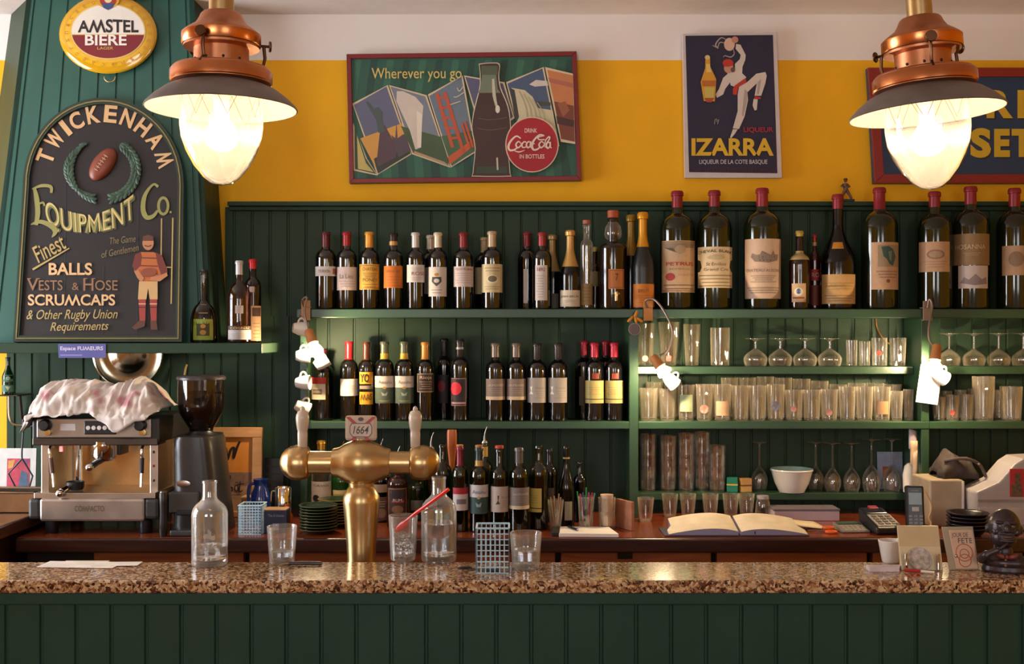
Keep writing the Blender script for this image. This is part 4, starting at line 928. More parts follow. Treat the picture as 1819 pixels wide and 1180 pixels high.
wm(817, 604, 33, '#1A1618', 640, 'wine bottle with bright red disc on a black outlined label', [(802, 828, 672, 722, '#1E1214', [('f', .02, '#A87A80'), ('o', .34, .38, .36, .23, '#D81E34'), ('r', .05, .86, .95, .92, '#B88A8A')])], bands=(('#8A8486', 618, 622),))
for u, tx in ((880, 'wine bottle with grey-brown label edged in cream, left of its pair'), (917, 'wine bottle with grey-brown label edged in cream, right of its pair')):
    wm(u, 611, 35, '#6E605A', 636, tx, [(u - 16.5, u + 17, 674, 711, '#7E6C64', [('r', 0, .84, 1, 1, '#C8B294'), ('t', 'LAUMONERE', .5, .3, .66, .1, '#C8B6A4'), ('l', .46, .66, 3, '#94827A', .2, .8)])])
for u, tx in ((954, 'wine bottle with plain grey label and a small white figure, left of its pair'), (991, 'wine bottle with plain grey label and a small white figure, right of its pair')):
    wm(u, 611, 35, '#2E2A2A', 640, tx, [(u - 17, u + 16, 672, 716, '#A09690', [('p', [(.22, .36), (.34, .34), (.30, .54), (.38, .66), (.18, .66), (.28, .52)], '#E4DCCC'), ('t', 'Rivesan', .66, .4, .4, .08, '#807672'), ('l', .54, .8, 4, '#918782', .45, .9)])])
for u, tx in ((1056, 'wine bottle with red capsule and olive-yellow label, left of its pair'), (1091, 'wine bottle with red capsule and olive-yellow label, right of its pair')):
    wm(u, 610, 34, '#B01E38', 636, tx, [(u - 16, u + 16, 677, 717, '#A4965A', [('r', 0, .80, 1, .84, '#3A3018'), ('l', .3, .6, 4, '#8A7C48', .2, .8), ('o', .5, .5, .12, .1, '#B0905A')]), (u - 4, u + 8, 664, 674, '#7A2A1C')])
wm(1038, 610, 34, '#9A1C30', 636, 'dark bottle with red capsule behind the left olive-label bottle', [(1029, 1036, 673, 724, '#5A5040')], D2)
wm(1076, 610, 34, '#9A1C30', 636, 'dark bottle with red capsule behind the right olive-label bottle', [], D2)
# ------------------------------------------------------------------ bottles standing on the back counter
GK = 'bottles on the back counter'
G_WB = glass('claret_glass', (.13, .20, .06), '#1A240C', .3, 1.4, .30)
DA, DB, DC = 4.0, 4.10, 4.20
def kb(name, u, vt, w, d, sh, gm, label, cap=None, lab=(), vb=None, **k):
    vb = vb or (590 + (CAMZ - zBC) * F / (d - S(w, d) / 2) - 0)
    return bottle(name, u, vt, vb, w, d, sh, gm, label, 'bottle', GK, cap, lab, zBC + .0005, **k)
kb('wine_bottle', 817, 796, 29, DA, 'bx', G_WB, 'opened wine bottle with red and white label nearest the orange paddle', ('#7A1A34', 830), [(805, 833, 868, 908, '#CFC3BE', [('r', 0, 0, 1, .28, '#A81E2C'), ('r', .24, .5, .76, .72, '#7A7078')])], cork=('#B07A48', .42, 3))
kb('wine_bottle', 851, 798, 33, DA, 'bx', G_WB, 'opened wine bottle with half white, half teal label on the back counter', ('#2A3A38', 830), [(833, 867, 863, 914, '#2E4A48', [('r', 0, 0, 1, .43, '#C9C2C2'), ('t', 'Ansinu', .52, .24, .56, .13, '#6E6A72'), ('o', .5, .44, .07, .05, '#B89A5A'), ('p', [(.38, .6), (.5, .68), (.62, .6), (.58, .76), (.42, .76)], '#90A09C')])], bands=(('#B8924A', 821, 831),), cork=('#A8693C', .42, 4))
kb('wine_bottle', 887, 800, 33, DA, 'bx', G_WB, 'opened green wine bottle with red stopper and beige label with a figure', None, [(872, 903, 866, 911, '#B9AB9E', [('p', [(.38, .36), (.46, .34), (.42, .56), (.5, .68), (.3, .7), (.4, .54)], '#3A3430'), ('t', 'Rivesan', .74, .42, .36, .08, '#8E827A'), ('l', .56, .8, 4, '#A0948A', .5, .9)])], cork=('#B0402C', .46, 5))
kb('wine_bottle', 922, 799, 36, DA, 'bx', G_WB, 'opened wine bottle with taupe label edged in cream on the back counter', ('#5E5652', 826), [(905, 940, 868, 906, '#7A6C66', [('r', 0, .84, 1, 1, '#C4B494'), ('t', 'LAUMONERE', .55, .3, .6, .1, '#C0B2A4'), ('l', .46, .66, 3, '#8E8078', .2, .8)])])
kb('wine_bottle', 957, 795, 34, DA + .045, 'bx', G_WB, 'green wine bottle with yellow label on the back counter', None, [(940, 962, 869, 911, '#C2AC52', [('r', 0, .82, 1, .86, '#4A3A14'), ('l', .3, .6, 4, '#A08C40', .2, .8)])])
kb('wine_bottle', 976, 800, 30, DC, 'bx', M_BLACKB, 'dark unlabelled bottle in shadow behind the yellow-label bottle', None, [(972, 984, 868, 890, '#4A3A30')])
kb('wine_bottle', 1006, 795, 30, DB, 'bu', M_BLACKB, 'slim dark sloping bottle with small beige label and gold ring by the stirrer glass', None, [(1003, 1016, 892, 925, '#9A8E74')], bands=(('#A89460', 815, 818),))
kb('wine_bottle', 1030, 822, 24, DC, 'bx', M_BLACKB, 'dark bottle hidden behind the glass of coloured straws')
kb('liqueur_bottle', 861, 790, 30, DC, 'bx', G_WB, 'bottle with gold neck and steel pourer behind the teal-label wine', None, [], bands=(('#C09A54', 796, 814),), pour=1, rn=.34)
kb('liqueur_bottle', 786, 792, 34, DA + .03, 'bx', G_GREEN, 'tall green liqueur bottle at the right end of the beer tap', None, [(776, 786, 905, 925, '#8A8A3A')])
kb('liqueur_bottle', 766, 800, 30, DC, 'bx', G_GREEN, 'green bottle with steel pourer behind the right arm of the beer tap', None, [], pour=1)
kb('liqueur_bottle', 706, 826, 38, DB, 'sp', mat('#2A0C0C', .1, coat=.5), 'dark red rum bottle with brown and red oval label behind the beer tap', None, [(690, 722, 868, 918, '#3A1A16', [('f', .03, '#A8805A'), ('o', .5, .3, .4, .2, '#241010'), ('r', .22, .36, .82, .52, '#A82A2C'), ('t', 'RUM', .5, .44, .4, .1, '#E0C8B0'), ('o', .5, .76, .28, .14, '#7A5438')])], pour=1, rn=.3, zs=.66, zn=.80)
kb('liqueur_bottle', 676, 812, 34, DC, 'sp', M_BLACKB, 'black cream liqueur bottle with round pale label behind the tap column', None, [(664, 688, 862, 876, '#9A7E64'), (664, 690, 884, 925, '#5A4038', [('l', .2, .4, 3, '#C0A088', .2, .8), ('o', .5, .7, .3, .2, '#8A6A50')])], pour=1, rn=.34)
kb('liqueur_bottle', 742, 838, 36, DC + .06, 'sp', mat('#1C2010', .1, coat=.4), 'squat olive-green bottle between the rum bottle and the tall green bottle', None, [(730, 752, 890, 925, '#7A7466'), (752, 758, 860, 900, '#A8A03C')], rn=.34)
kb('liqueur_bottle', 607, 815, 34, 4.25, 'sp', G_BRIGHT, 'bright green liqueur bottle with cream-yellow label left of the tap column', None, [(592, 622, 872, 930, '#C8A858', [('r', 0, 0, 1, .12, '#E0CC88'), ('t', 'Menthe', .5, .3, .7, .12, '#6A5A24'), ('l', .5, .85, 4, '#8A7434', .15, .85)])], pour=1, rn=.34)
kb('liqueur_bottle', 571, 786, 35, 4.23, 'sp', G_CLEAR, 'clear fruit liqueur bottle with gold cap and white blackberry label', ('#C49A44', 802, 1, 1), [(553, 588, 857, 915, '#D2C4AE', [('t', 'CASSIS', .5, .12, .6, .06, '#6A5A50'), ('o', .3, .5, .14, .1, '#241A24'), ('o', .45, .62, .14, .1, '#2C2030'), ('o', .28, .7, .14, .1, '#241A24'), ('o', .75, .6, .12, .16, '#5C7A34')])], rn=.42, zs=.66, zn=.8)
# ------------------------------------------------------------------ three bottles on the mantel shelf
y_ = 4.17
bottle('brandy_bottle', 362, 478, 606, 47, 4.19, 'sp', glass('dark_flask_glass', (.20, .16, .08), '#2A2414', .4, 1.3, .3), 'squat rounded brandy bottle with green round label beside the painted sign', 'brandy bottle', None, None, [(344, 378, 564, 601, '#8AA03A', [('r', .2, .22, .8, .8, '#3A3A1A'), ('o', .5, .34, .12, .1, '#B8862C'), ('o', .5, .64, .14, .12, '#A87A2C')]), (352, 370, 538, 554, '#A8926A')], zm + .0005, rn=.26, zs=.22, zn=.60, sy=.62)
MB().lathe([(0, S(126, 4.19)), (.009, S(126, 4.19)), (.009, S(130, 4.19)), (0, S(130, 4.19))], 16).build('stopper', M_BLACKP, bpy.data.objects['brandy_bottle'])
bottle('cognac_bottle', 425, 461, 607, 41, 4.15, 'sp', glass('cognac_glass', (.55, .30, .22), '#4A2820', .35, 1.3, .12), 'clear-shouldered cognac bottle with white label and silver neck on the mantel', 'cognac bottle', None, ('#B8B0B0', 486), [(406, 446, 577, 607 - 6, '#B4ACA8', [('r', 0, 0, 1, .3, '#3A1418'), ('t', 'COGNAC', .5, .16, .7, .16, '#D8B46A'), ('l', .6, .85, 3, '#8A8084', .15, .85)]), (418, 432, 541, 555, '#B4A4A0')], zm + .0005, rn=.30, zs=.50, zn=.76)
bottle('aperitif_bottle', 449, 455, 603, 30, 4.26, 'bx', mat('#1A0D0C', .1, coat=.5), 'dark aperitif bottle with bright red cap and tan label at the mantel end', 'bottle', None, ('#C01A24', 472, 1), [(446, 463, 538, 600, '#C09A70', [('r', .1, .05, .9, .3, '#4A2A1C'), ('l', .5, .9, 5, '#8A6A4A', .15, .85)]), (443, 452, 504, 514, '#C0A49A')], zm + .0005, rn=.42)
# ================================================================== glassware
def tumbler_mb(rb, rt, h, wall=.0016, base=.009):
    mb = MB().lathe([(0, .001), (rb * .85, 0), (rb, .002), (rb + (rt - rb) * .2, h * .2), (rb + (rt - rb) * .5, h * .5), (rb + (rt - rb) * .8, h * .8), (rt, h - .001), (rt - wall * .5, h), (rt - wall, h - .001), (rb - wall + (rt - rb) * .5, h * .5), (rb - wall, base + .001), (rb * .6, base), (0, base)], 60)
    for i, (x, y, z) in enumerate(mb.v):                       # fluted sides
        r = math.hypot(x, y)
        if base + .004 < z < h * .97 and r > .5 * rb: k = 1 + .028 * math.cos(12 * math.atan2(y, x)); mb.v[i] = (x * k, y * k, z)
    return mb
def stem_mb(rf, rs, rbowl, h, hb, rim=.8):
    """stemmed glass standing on its rim: bowl below, foot on top"""
    up = [(0, .002), (rf * .3, .003), (rf, 0), (rf, .002), (rf * .4, .005), (rs, .012), (rs, h - hb), (rs * 2, h - hb + .002)]
    bowl = [(rbowl * math.sin(PI * .5 * min(1, t / .62)) ** .8 if t < .62 else rbowl * (1 - (1 - rim) * ((t - .62) / .38) ** 1.6), h - hb + hb * t) for t in [k / 10 for k in range(1, 11)]]
    inn = [(max(0, r - .0014), z + (.0012 if i < 3 else 0)) for i, (r, z) in enumerate(bowl)][::-1]
    pr = up + bowl + inn + [(0, h - hb + .004)]
    return MB().lathe([(r, h - z) for r, z in pr][::-1], 26)
PROTO = {}
def glassware(key, name, maker, u, vb, d, z, label, cat, group, m=None, prints=None, rz=0, zoff=0):
    """first one of a kind is built, the later ones copy it with its parts"""
    if (key, prints) not in PROTO:
        t = thing(name, label, cat, (0, 0, 0), (0, 0, 0), group)
        mk = maker(); mk.build('glass_body', m or G_TUMB, t)
        if prints:
            kind, col, rr, z0, z1 = prints; pm = MB(); n = 8
            def on(a, zz): return (rr * math.sin(a), -rr * math.cos(a), zz)
            if kind == 'band': pm.grid([[on(-.8 + 1.6 * i / n, z0), on(-.8 + 1.6 * i / n, z1)] for i in range(n + 1)])
            else:
                zc, hz = (z0 + z1) / 2, (z1 - z0) / 2
                b = pm.add([on(hz / rr * math.cos(2 * PI * k / 16), zc + hz * math.sin(2 * PI * k / 16)) for k in range(16)]); pm.face(range(b, b + 16), 0)
            pm.build('printed_badge', mat(col, .5), t)
        PROTO[(key, prints)] = t; o = t
    else: o = dup(PROTO[(key, prints)], (0, 0, 0), 0, label, group)
    x = X(u, d); o.location = (x, d, z + .0004 + zoff); o.rotation_euler = (0, 0, math.atan2(-x, d) + rz)
    return o
TUM = 'plain tumblers on the crowded glass shelf'
T_H = lambda h, w: (lambda: tumbler_mb(S(w, D1) / 2 * .84, S(w, D1) / 2, S(h, D1)))
front = [(1152, 57, 33, None, 'short clear tumbler first on the crowded glass shelf, by the left post'), (1186, 56, 31, None, ''), (1219, 63, 30, ('band', '#9AA884', .0335, .035, .10), 'tumbler printed with a green sprig on the crowded glass shelf'),
         (1251, 64, 31, ('disc', '#C08A80', .0318, .028, .062), 'tumbler with a round red print on the crowded glass shelf'), (1283, 64, 32, ('band', '#C09C7C', .0335, .02, .075), 'tumbler with an orange print on the crowded glass shelf'),
         (1315, 62, 30, None, ''), (1346, 62, 30, None, ''), (1378, 64, 31, ('disc', '#6C6C84', .0322, .04, .075), 'tumbler with a dark blue emblem on the crowded glass shelf'), (1410, 54, 31, ('disc', '#B87870', .0318, .034, .056), 'short tumbler with a red dot on the crowded glass shelf'),
         (1442, 54, 31, None, ''), (1473, 55, 30, ('disc', '#BC8478', .0318, .02, .045), 'short tumbler with a low red mark on the crowded glass shelf'), (1505, 60, 29, None, ''), (1536, 60, 29, None, ''), (1567, 60, 29, ('band', '#B88C64', .0318, .025, .075), 'tumbler with an amber band near the right end of the crowded glass shelf'),
         (1593, 52, 21, None, 'small tumbler second from the right end of the crowded glass shelf'), (1614, 55, 18, None, 'slim bluish tumbler at the right end of the crowded glass shelf, against the post')]
for u, h, w_, pr, lb in front:
    glassware(('t', h, w_), 'tumbler', T_H(h, w_), u, VM, D1, zMID, lb or 'plain clear tumbler in the front row of the crowded glass shelf', 'drinking glass', None if lb else TUM, None, pr)
for i, (u, h) in enumerate([(1162, 66), (1196, 66), (1230, 60), (1263, 62), (1296, 74), (1328, 74), (1360, 76), (1392, 74), (1424, 72), (1456, 68), (1489, 62), (1522, 64), (1555, 64), (1586, 62)]):
    glassware(('b', h), 'highball_glass', T_H(h, 31), u, VM, D2 + .002, zMID, 'plain clear glass in the back row of the crowded glass shelf' if i != 6 else 'tallest clear glass rising from the back row of the crowded glass shelf', 'drinking glass', 'plain glasses in the back row of the crowded shelf' if i != 6 else None)
for u, h, w_, lb, pr in [(1668, 42, 22, 'small shot-size tumbler nearest the right post on the right bay shelf', None), (1692, 45, 24, 'small tumbler with a red dot on the right bay shelf', ('disc', '#A83C30', .0242, .02, .04)), (1717, 46, 24, 'small clear tumbler left of the tall ridged glass', None), (1747, 78, 38, 'tall wide ridged beer glass on the right bay shelf', None), (1796, 60, 38, 'wide lower beer glass right of the tall ridged glass', None)]:
    glassware(('r', h), 'tumbler' if h < 50 else 'beer_glass', T_H(h, w_), u, VM, D1, zMID, lb, 'drinking glass', None, None, pr)
for u, h in ((1680, 50), (1706, 52), (1730, 54), (1775, 52)):
    glassware(('rb', h), 'tumbler', T_H(h, 22), u, VM, D2, zMID, 'small clear tumbler in the back row of the right bay shelf', 'drinking glass', 'small tumblers at the back of the right bay')
# upper glass shelf
D65 = 4.405
def t65(u, h, w_, lb, pr=None, d=D65, taper=.8, name='beer_glass', g=None):
    glassware(('u', h, w_, taper), name, lambda: tumbler_mb(S(w_, d) / 2 * taper, S(w_, d) / 2, S(h, d), base=.014), u, 651, d, z65, lb, 'drinking glass', g, G_CLEAR, pr)
t65(1146, 76, 34, 'tapered beer glass with red and white badge by the left post', ('disc', '#C8A090', .0325, .018, .042), taper=.72)
t65(1188, 78, 38, 'tapered beer glass with red badge behind the bent lamp arm', ('disc', '#B8302C', .0345, .018, .042), taper=.66)
t65(1229, 74, 30, 'narrow tapered clear beer glass on the upper glass shelf', taper=.74)
t65(1279, 68, 34, 'straight thick-based clear beer glass standing alone', taper=.94)
t65(1513, 46, 19, 'narrow small clear glass left of its twin', name='tumbler', taper=.9); t65(1536, 44, 19, 'narrow small clear glass right of its twin', name='tumbler', taper=.9)
t65(1562, 50, 27, 'small beer glass with a red mark', ('disc', '#B84A3A', .0285, .04, .06), name='beer_glass', taper=.9)
t65(1595, 50, 28, 'small thick-based beer glass beside the post', name='beer_glass', taper=.86)
BAL = lambda: stem_mb(S(17, D65), .0045, S(21, D65), S(49, D65), S(31, D65), .86)
for i, u in enumerate((1342, 1386, 1430, 1474)):
    glassware('bal', 'balloon_glass', BAL, u, 651, D65, z65, 'upturned short-stemmed balloon glass in the front row of the upper shelf', 'stemmed glass', 'balloon glasses on the upper shelf', G_CLEAR)
for u in (1686, 1730, 1774, 1818):
    glassware('bal2', 'balloon_glass', lambda: stem_mb(S(17, D65), .0045, S(20, D65), S(58, D65), S(30, D65), .86), u, 651, D65, z65, 'upturned balloon glass on the right bay shelf beyond the post', 'stemmed glass', 'balloon glasses in the right bay', G_CLEAR)
# lower glass shelf: stacks of nested tumblers, upturned wine glasses
D88 = 4.41
STK = lambda: tumbler_mb(.0275, .0335, .098)
for u, n, h0, lb in ((1151, 4, .042, 'first stack from the left post'), (1187, 4, .040, 'second stack from the left post'), (1219, 4, .043, 'third stack from the left post'), (1247, 4, .044, 'fourth stack from the left post'), (1274, 3, .042, 'short stack beside the teal box')):
    for k in range(n):
        glassware('stk', 'stacking_tumbler', STK, u, 876, D88 + (.03 if lb[:2] == 'fo' else -.012 if n == 3 else .0), z88, 'clear tumbler nested in the %s on the lower glass shelf' % lb, 'drinking glass', 'stacked tumblers, ' + lb, G_STACK, zoff=k * h0)
WG = lambda: stem_mb(.034, .0035, .036, .205, .105, .78); WG2 = lambda: stem_mb(.031, .0035, .033, .190, .095, .74)
for u in (1548, 1584): glassware('wg', 'wine_glass', WG, u, 876, 4.402, z88, 'large upturned wine glass at the right end of the lower shelf, %s' % ('left of the pair' if u == 1548 else 'right of the pair'), 'stemmed glass', None, G_CLEAR)
for u in (1479, 1513): glassware('wg2', 'wine_glass', WG2, u, 876, 4.402, z88, 'upturned wine glass between the white bowl and the two largest wine glasses', 'stemmed glass', 'upturned wine glasses right of the bowl', G_CLEAR)
for u in (1349, 1449): glassware('wg2', 'wine_glass', WG2, u, 876, 4.44, z88, 'upturned wine glass standing close beside the white bowl, set back', 'stemmed glass', 'upturned wine glasses behind the bowl', G_CLEAR)
# dim glasses on the counter under the lower shelf
for u, lb in ((1147, 'dim upturned goblet on the counter beside the foot of the post'), (1190, 'dim goblet on the counter behind the ledger, left of its neighbours'), (1222, ''), (1262, ''), (1298, ''), (1326, '')):
    glassware('low', 'goblet', lambda: tumbler_mb(.022, .031, .088, base=.006), u, 900, 4.20 if u < 1160 else 4.30, zBC, lb or 'dim clear goblet in the row under the lower glass shelf', 'drinking glass', None if lb else 'goblets under the lower shelf', G_CLEAR)
# ================================================================== clip lamps and hanging cups
SPOT = emitter('lit_spot', (1, .75, .44), 2800)
M_SOCK = mat('#B5733C', .6, noise=.12, nscale=40)
def vec(u, v, d): return Vector((X(u, d), d, Z(v, d)))
def clip_lamp(label, clip, path, sock, bulb, clipcol):
    """path of the bent arm, socket from a to b, bulb centre: all (column, row, depth)"""
    o = vec(*clip); t = thing('clip_lamp', label, 'lamp', o, (0, 0, 0), 'clip lamps on the shelving')
    mb = MB(); s = S(1, 4.27)
    mb.box(-7 * s, 9 * s, -.012, .03, .002, .0055).box(-7 * s, 9 * s, -.012, -.0065, -.042, .030).box(-7 * s, 9 * s, -.012, .004, -.045, -.041)
    mb.build('clamp', mat(clipcol, .5, noise=.1), t, bevel=.001)
    pts = smooth2([tuple(vec(*p) - o) for p in path], 5)
    MB().tube(pts, .0042, 10).build('flexible_arm', mat('#8A7A70', .35, .7), t)
    a, b, c = vec(*sock[0]) - o, vec(*sock[1]) - o, vec(*bulb) - o
    ax = (b - a).normalized(); M3 = ax.to_track_quat('Z', 'Y').to_matrix().to_4x4(); L = (b - a).length
    MB().lathe([(0, -.004), (.012, -.004), (.0155, 0), (.017, L * .3), (.0205, L), (.019, L), (.0, L * .86)], 24, a, 0, M3).build('socket', M_SOCK, t)
    M4 = (c - b).normalized().to_track_quat('Z', 'Y').to_matrix().to_4x4(); L2 = (c - b).length
    MB().lathe([(.013, -.004), (.015, .004), (.024, L2 * .75), (.029, L2 * 1.2), (.027, L2 * 1.55), (.012, L2 * 1.8), (0, L2 * 1.84)], 24, b, 0, M4).build('bulb_glass', G_CLEAR, t)
    MB().ell(b + (c - b) * .75, .011, .011, .011, 0, 16, 10).build('bulb', SPOT, t)
    return t
clip_lamp('clip lamp hanging in front of the cups at the left end of the shelves', (543, 548, 4.275), [(541, 546, 4.25), (537, 534, 4.24), (545, 529, 4.235), (541, 552, 4.22), (548, 588, 4.20)], [(548, 588, 4.20), (556, 611, 4.18)], (560, 622, 4.17), '#B08A60')
clip_lamp('clip lamp with long curved arm over the middle post', (1150, 549, 4.275), [(1150, 547, 4.25), (1147, 534, 4.24), (1163, 533, 4.22), (1182, 557, 4.19), (1195, 590, 4.17), (1186, 622, 4.17), (1172, 632, 4.17)], [(1160, 634, 4.17), (1173, 652, 4.16)], (1179, 660, 4.155), '#C8843C')
clip_lamp('clip lamp with hanging arm in front of the right post', (1645, 549, 4.275), [(1648, 547, 4.25), (1651, 532, 4.24), (1656, 545, 4.23), (1650, 580, 4.21), (1651, 604, 4.20), (1660, 616, 4.19)], [(1664, 614, 4.19), (1661, 640, 4.18)], (1660, 650, 4.175), '#8A7466')
CUP = None
def cup(u, v, d, rot, label, group=None):
    global CUP
    if CUP is None:
        t = thing('espresso_cup', label, 'cup', (0, 0, 0), (0, 0, 0), group); CUP = t
        # axis along local X, handle up along Z; origin at the middle of the body
        Mx = Matrix.Rotation(PI / 2, 4, 'Y')
        MB().lathe([(0, -.024), (.016, -.027), (.018, -.025), (.025, -.005), (.0285, .026), (.0272, .0272), (.026, .026), (.022, -.004), (.014, -.022), (0, -.022)], 28, (0, 0, 0), 0, Mx).build('cup_body', M_PORC, t)
        MB().tube([(.012 * math.cos(a) + .002, 0, .022 + .018 * math.sin(a)) for a in [PI * k / 12 for k in range(13)]], [.0036] * 13, 10).build('handle', M_PORC, t)
        MB().tube(smooth2([(.002, 0, .037), (.0, .004, .044), (0, .02, .047), (0, .045, .046)], 4), .0014, 6).build('hook', M_BRASS, t)
        o = t
    else: o = dup(CUP, (0, 0, 0), 0, label, group)
    o.location = vec(u, v, d); o.rotation_euler = rot
    return o
cup(533, 584, 4.24, (.05, .12, .35), 'topmost white espresso cup hanging on the left post', 'espresso cups hanging on the left post')
cup(538, 632, 4.235, (.0, .02, .2), 'second white espresso cup from the top on the left post', 'espresso cups hanging on the left post')
cup(538, 680, 4.235, (.0, -.02, -.1), 'third white espresso cup from the top on the left post', 'espresso cups hanging on the left post')
cup(537, 724, 4.235, (.1, .45, .3), 'lowest white espresso cup on the left post, above the tap handle', 'espresso cups hanging on the left post')
cup(571, 644, 4.245, (0, -.6, .2), 'white espresso cup glowing right under the left clip lamp')
cup(1191, 676, 4.26, (0, .75, .25), 'white espresso cup glowing under the middle clip lamp')
cup(1670, 668, 4.245, (0, .5, .2), 'white espresso cup glowing under the right clip lamp')
t = thing('paper_card', 'white blank paper card pinned to the right post under the clip lamp', 'card', vec(1650, 683, 4.262), (0, .14, 0))
MB().box(-S(19, 4.27), S(20, 4.27), -.0006, .0006, -S(34, 4.27), S(33, 4.27)).build('card_sheet', M_PAPER, t); MB().ell((0, -.002, S(28, 4.27)), .004, .003, .004).build('pin', M_STEEL, t)
o = vec(1127, 566, 4.255)
t = thing('key_ring', 'orange fabric bottle-opener tag with an oval disc hanging from the middle clip', 'key ring', o)
mb = MB()
for (a, b) in (((5, -14), (0, -2)), ((-2, -4), (-12, 6)), ((0, -4), (4, 8)), ((2, -2), (14, 6))):
    s = S(1, 4.25); mb.tube(smooth2([(a[0] * s, 0, -a[1] * s), ((a[0] + b[0]) / 2 * s, -.004, -(a[1] + b[1]) / 2 * s), (b[0] * s, 0, -b[1] * s)], 3), [.003, .0045, .0055, .0055, .006, .005, .0035][:7], 8)
mb.build('ribbon', mat('#C8842A', .8), t)
Mx = Matrix.Rotation(PI / 2, 4, 'X')
MB().lathe([(0, -.001), (S(11, 4.25), -.001), (S(11, 4.25), .001), (0, .001)], 24, (0, -.003, -S(19, 4.25)), 0, Mx).build('oval_disc', mat('#5A4C44', .4, .5), t)
MB().tube([(S(10.5, 4.25) * math.cos(2 * PI * k / 24), -.003, -S(19, 4.25) + S(10.5, 4.25) * math.sin(2 * PI * k / 24)) for k in range(24)], .0013, 6, closed=True).build('disc_rim', mat('#B0A89C', .4), t)
# figurine on the ledge
o = Vector((X(1503, 4.455), 4.457, zr1 + .0004))
t = thing('figurine', 'tiny ballplayer figurine striding on the ledge above the big bottles', 'figurine', o)
s = S(1, 4.45)
MB().box(-13 * s, 13 * s, -.02, .02, 0, 4 * s).build('plinth', M_BLACKP, t, bevel=.001)
mb = MB()
mb.tube([(-9 * s, 0, 5 * s), (-5 * s, 0, 14 * s), (-1 * s, 0, 21 * s)], [2.2 * s, 2.6 * s, 3.4 * s], 8).tube([(10 * s, 0, 5 * s), (6 * s, 0, 13 * s), (1 * s, 0, 21 * s)], [2.2 * s, 2.6 * s, 3.4 * s], 8)
mb.tube([(0, 0, 20 * s), (-1 * s, 0, 27 * s), (-1 * s, 0, 33 * s)], [3.8 * s, 4.4 * s, 3.4 * s], 10).ell((-1 * s, -.001, 38 * s), 3 * s, 3 * s, 3.6 * s).tube([(-4 * s, 0, 32 * s), (-9 * s, -.004, 28 * s), (-5 * s, -.012, 25 * s)], 1.6 * s, 8).tube([(2 * s, 0, 32 * s), (6 * s, -.004, 27 * s), (2 * s, -.012, 25 * s)], 1.6 * s, 8)
f = mb.build('figure', mat('#6A4A40', .5, noise=.5, nscale=300), t)
rm = f.modifiers.new('remesh', 'REMESH'); rm.mode = 'VOXEL'; rm.voxel_size = .0014; rm.use_smooth_shade = True
MB().ell((-1 * s, -.002, 40 * s), 3.6 * s, 4 * s, 2.2 * s).build('cap', mat('#5A2A28', .6), t)
# ================================================================== things on the lower glass shelf
t = thing('serving_bowl', 'white ceramic bowl with blue-green inside on the lower glass shelf', 'bowl', (X(1406, 4.395), 4.392, z88 + .0004))
q = S(1, 4.39)
MB().lathe([(0, .001), (22 * q, 0), (23 * q, 2 * q), (30 * q, 16 * q), (36 * q, 36 * q), (38 * q, 39 * q), (37 * q, 41 * q), (35.5 * q, 40 * q), (34 * q, 36 * q), (28 * q, 16 * q), (20 * q, 4 * q), (0, 4 * q)], 40, ms=[0] * 6 + [1] * 6).build('bowl_body', [M_PORC, mat('#A8C8BC', .3)], t)
for i, (u0, u1, v0, c, lb) in enumerate(((1293, 1312, 846, '#127A66', 'teal card box leaning by the short stack of tumblers'), (1314, 1334, 848, '#C89A5C', 'small open wooden domino box with pale ends right of the teal box'))):
    o = Vector((X((u0 + u1) / 2, 4.385), 4.40, z88 + .0004)); t = thing('card_box' if i == 0 else 'wooden_box', lb, 'box', o, (0, 0, -.25 if i == 0 else .15)); s = S(1, 4.4); wq = (u1 - u0) / 2 * s; hq = (872 - v0) * s
    MB().box(-wq, wq, -.022, .022, 0, hq).build('carton', mat(c, .6, noise=.1), t, bevel=.001)
    MB().box(-wq - .0008, wq + .0008, -.0228, .0228, hq * .45, hq * .55).build('paper_band', mat('#C8B048' if i == 0 else '#6A4A28', .6), t)
o = vec(1583, 838, 4.462); t = thing('postcard', 'pale postcard leaning on the boards behind the large wine glasses', 'card', (o.x, 4.466, z88 + .0004), (-.08, 0, 0))
MB().box(-S(23, 4.45), S(22, 4.45), -.0008, .0008, 0, S(66, 4.45)).build('card_sheet', mat('#9AA0B8', .6, noise=.15, nscale=25), t)
MB().box(-S(14, 4.45), S(2, 4.45), -.0014, -.0007, S(16, 4.45), S(40, 4.45)).build('picture', mat('#A8603C', .6, noise=.5, nscale=60), t)
t = thing('note_papers', 'bundle of curled note papers tucked beside the right post', 'paper', vec(1620, 805, 4.30))
for k, (a, b, c, d, cc) in enumerate(((-6, -44, 8, -8, '#B8A8B0'), (-4, -22, 9, 22, '#C8A888'), (-1, 0, 8, 46, '#BFA58C'))):
    s = S(1, 4.3); MB().grid([[(a * s + (c - a) * s * i / 4, -.002 - .004 * k - .006 * math.sin(i / 4 * PI), -(b * s + (d - b) * s * j / 4) + .003 * i * (k - 1)) for j in range(5)] for i in range(5)]).build('paper_sheet', mat(cc, .7), t, solid=.0006)
t = thing('paper_roll', 'white curled till roll standing at the end of the lower glass shelf', 'paper', (X(1616, 4.33), 4.33, zBC + .14))
t.location.z = Z(873, 4.35)
MB().lathe([(S(11, 4.33), 0), (S(12, 4.33), S(30, 4.33)), (S(9, 4.33), S(46, 4.33)), (S(4, 4.33), S(51, 4.33)), (0, S(52, 4.33))], 20).build('roll', M_PAPER, t)
t = thing('electric_cable', 'thin brown cord hanging on the boards between the upper glass shelf and the top shelf', 'cable', vec(1560, 590, 4.47)); o = t.location.copy()
MB().tube(smooth2([tuple(vec(*p) - o) for p in ((1556, 566, 4.474), (1558, 582, 4.473), (1566, 598, 4.473), (1580, 612, 4.474))], 5), .003, 8).build('cord_sheath', mat('#9A6A34', .5), t)
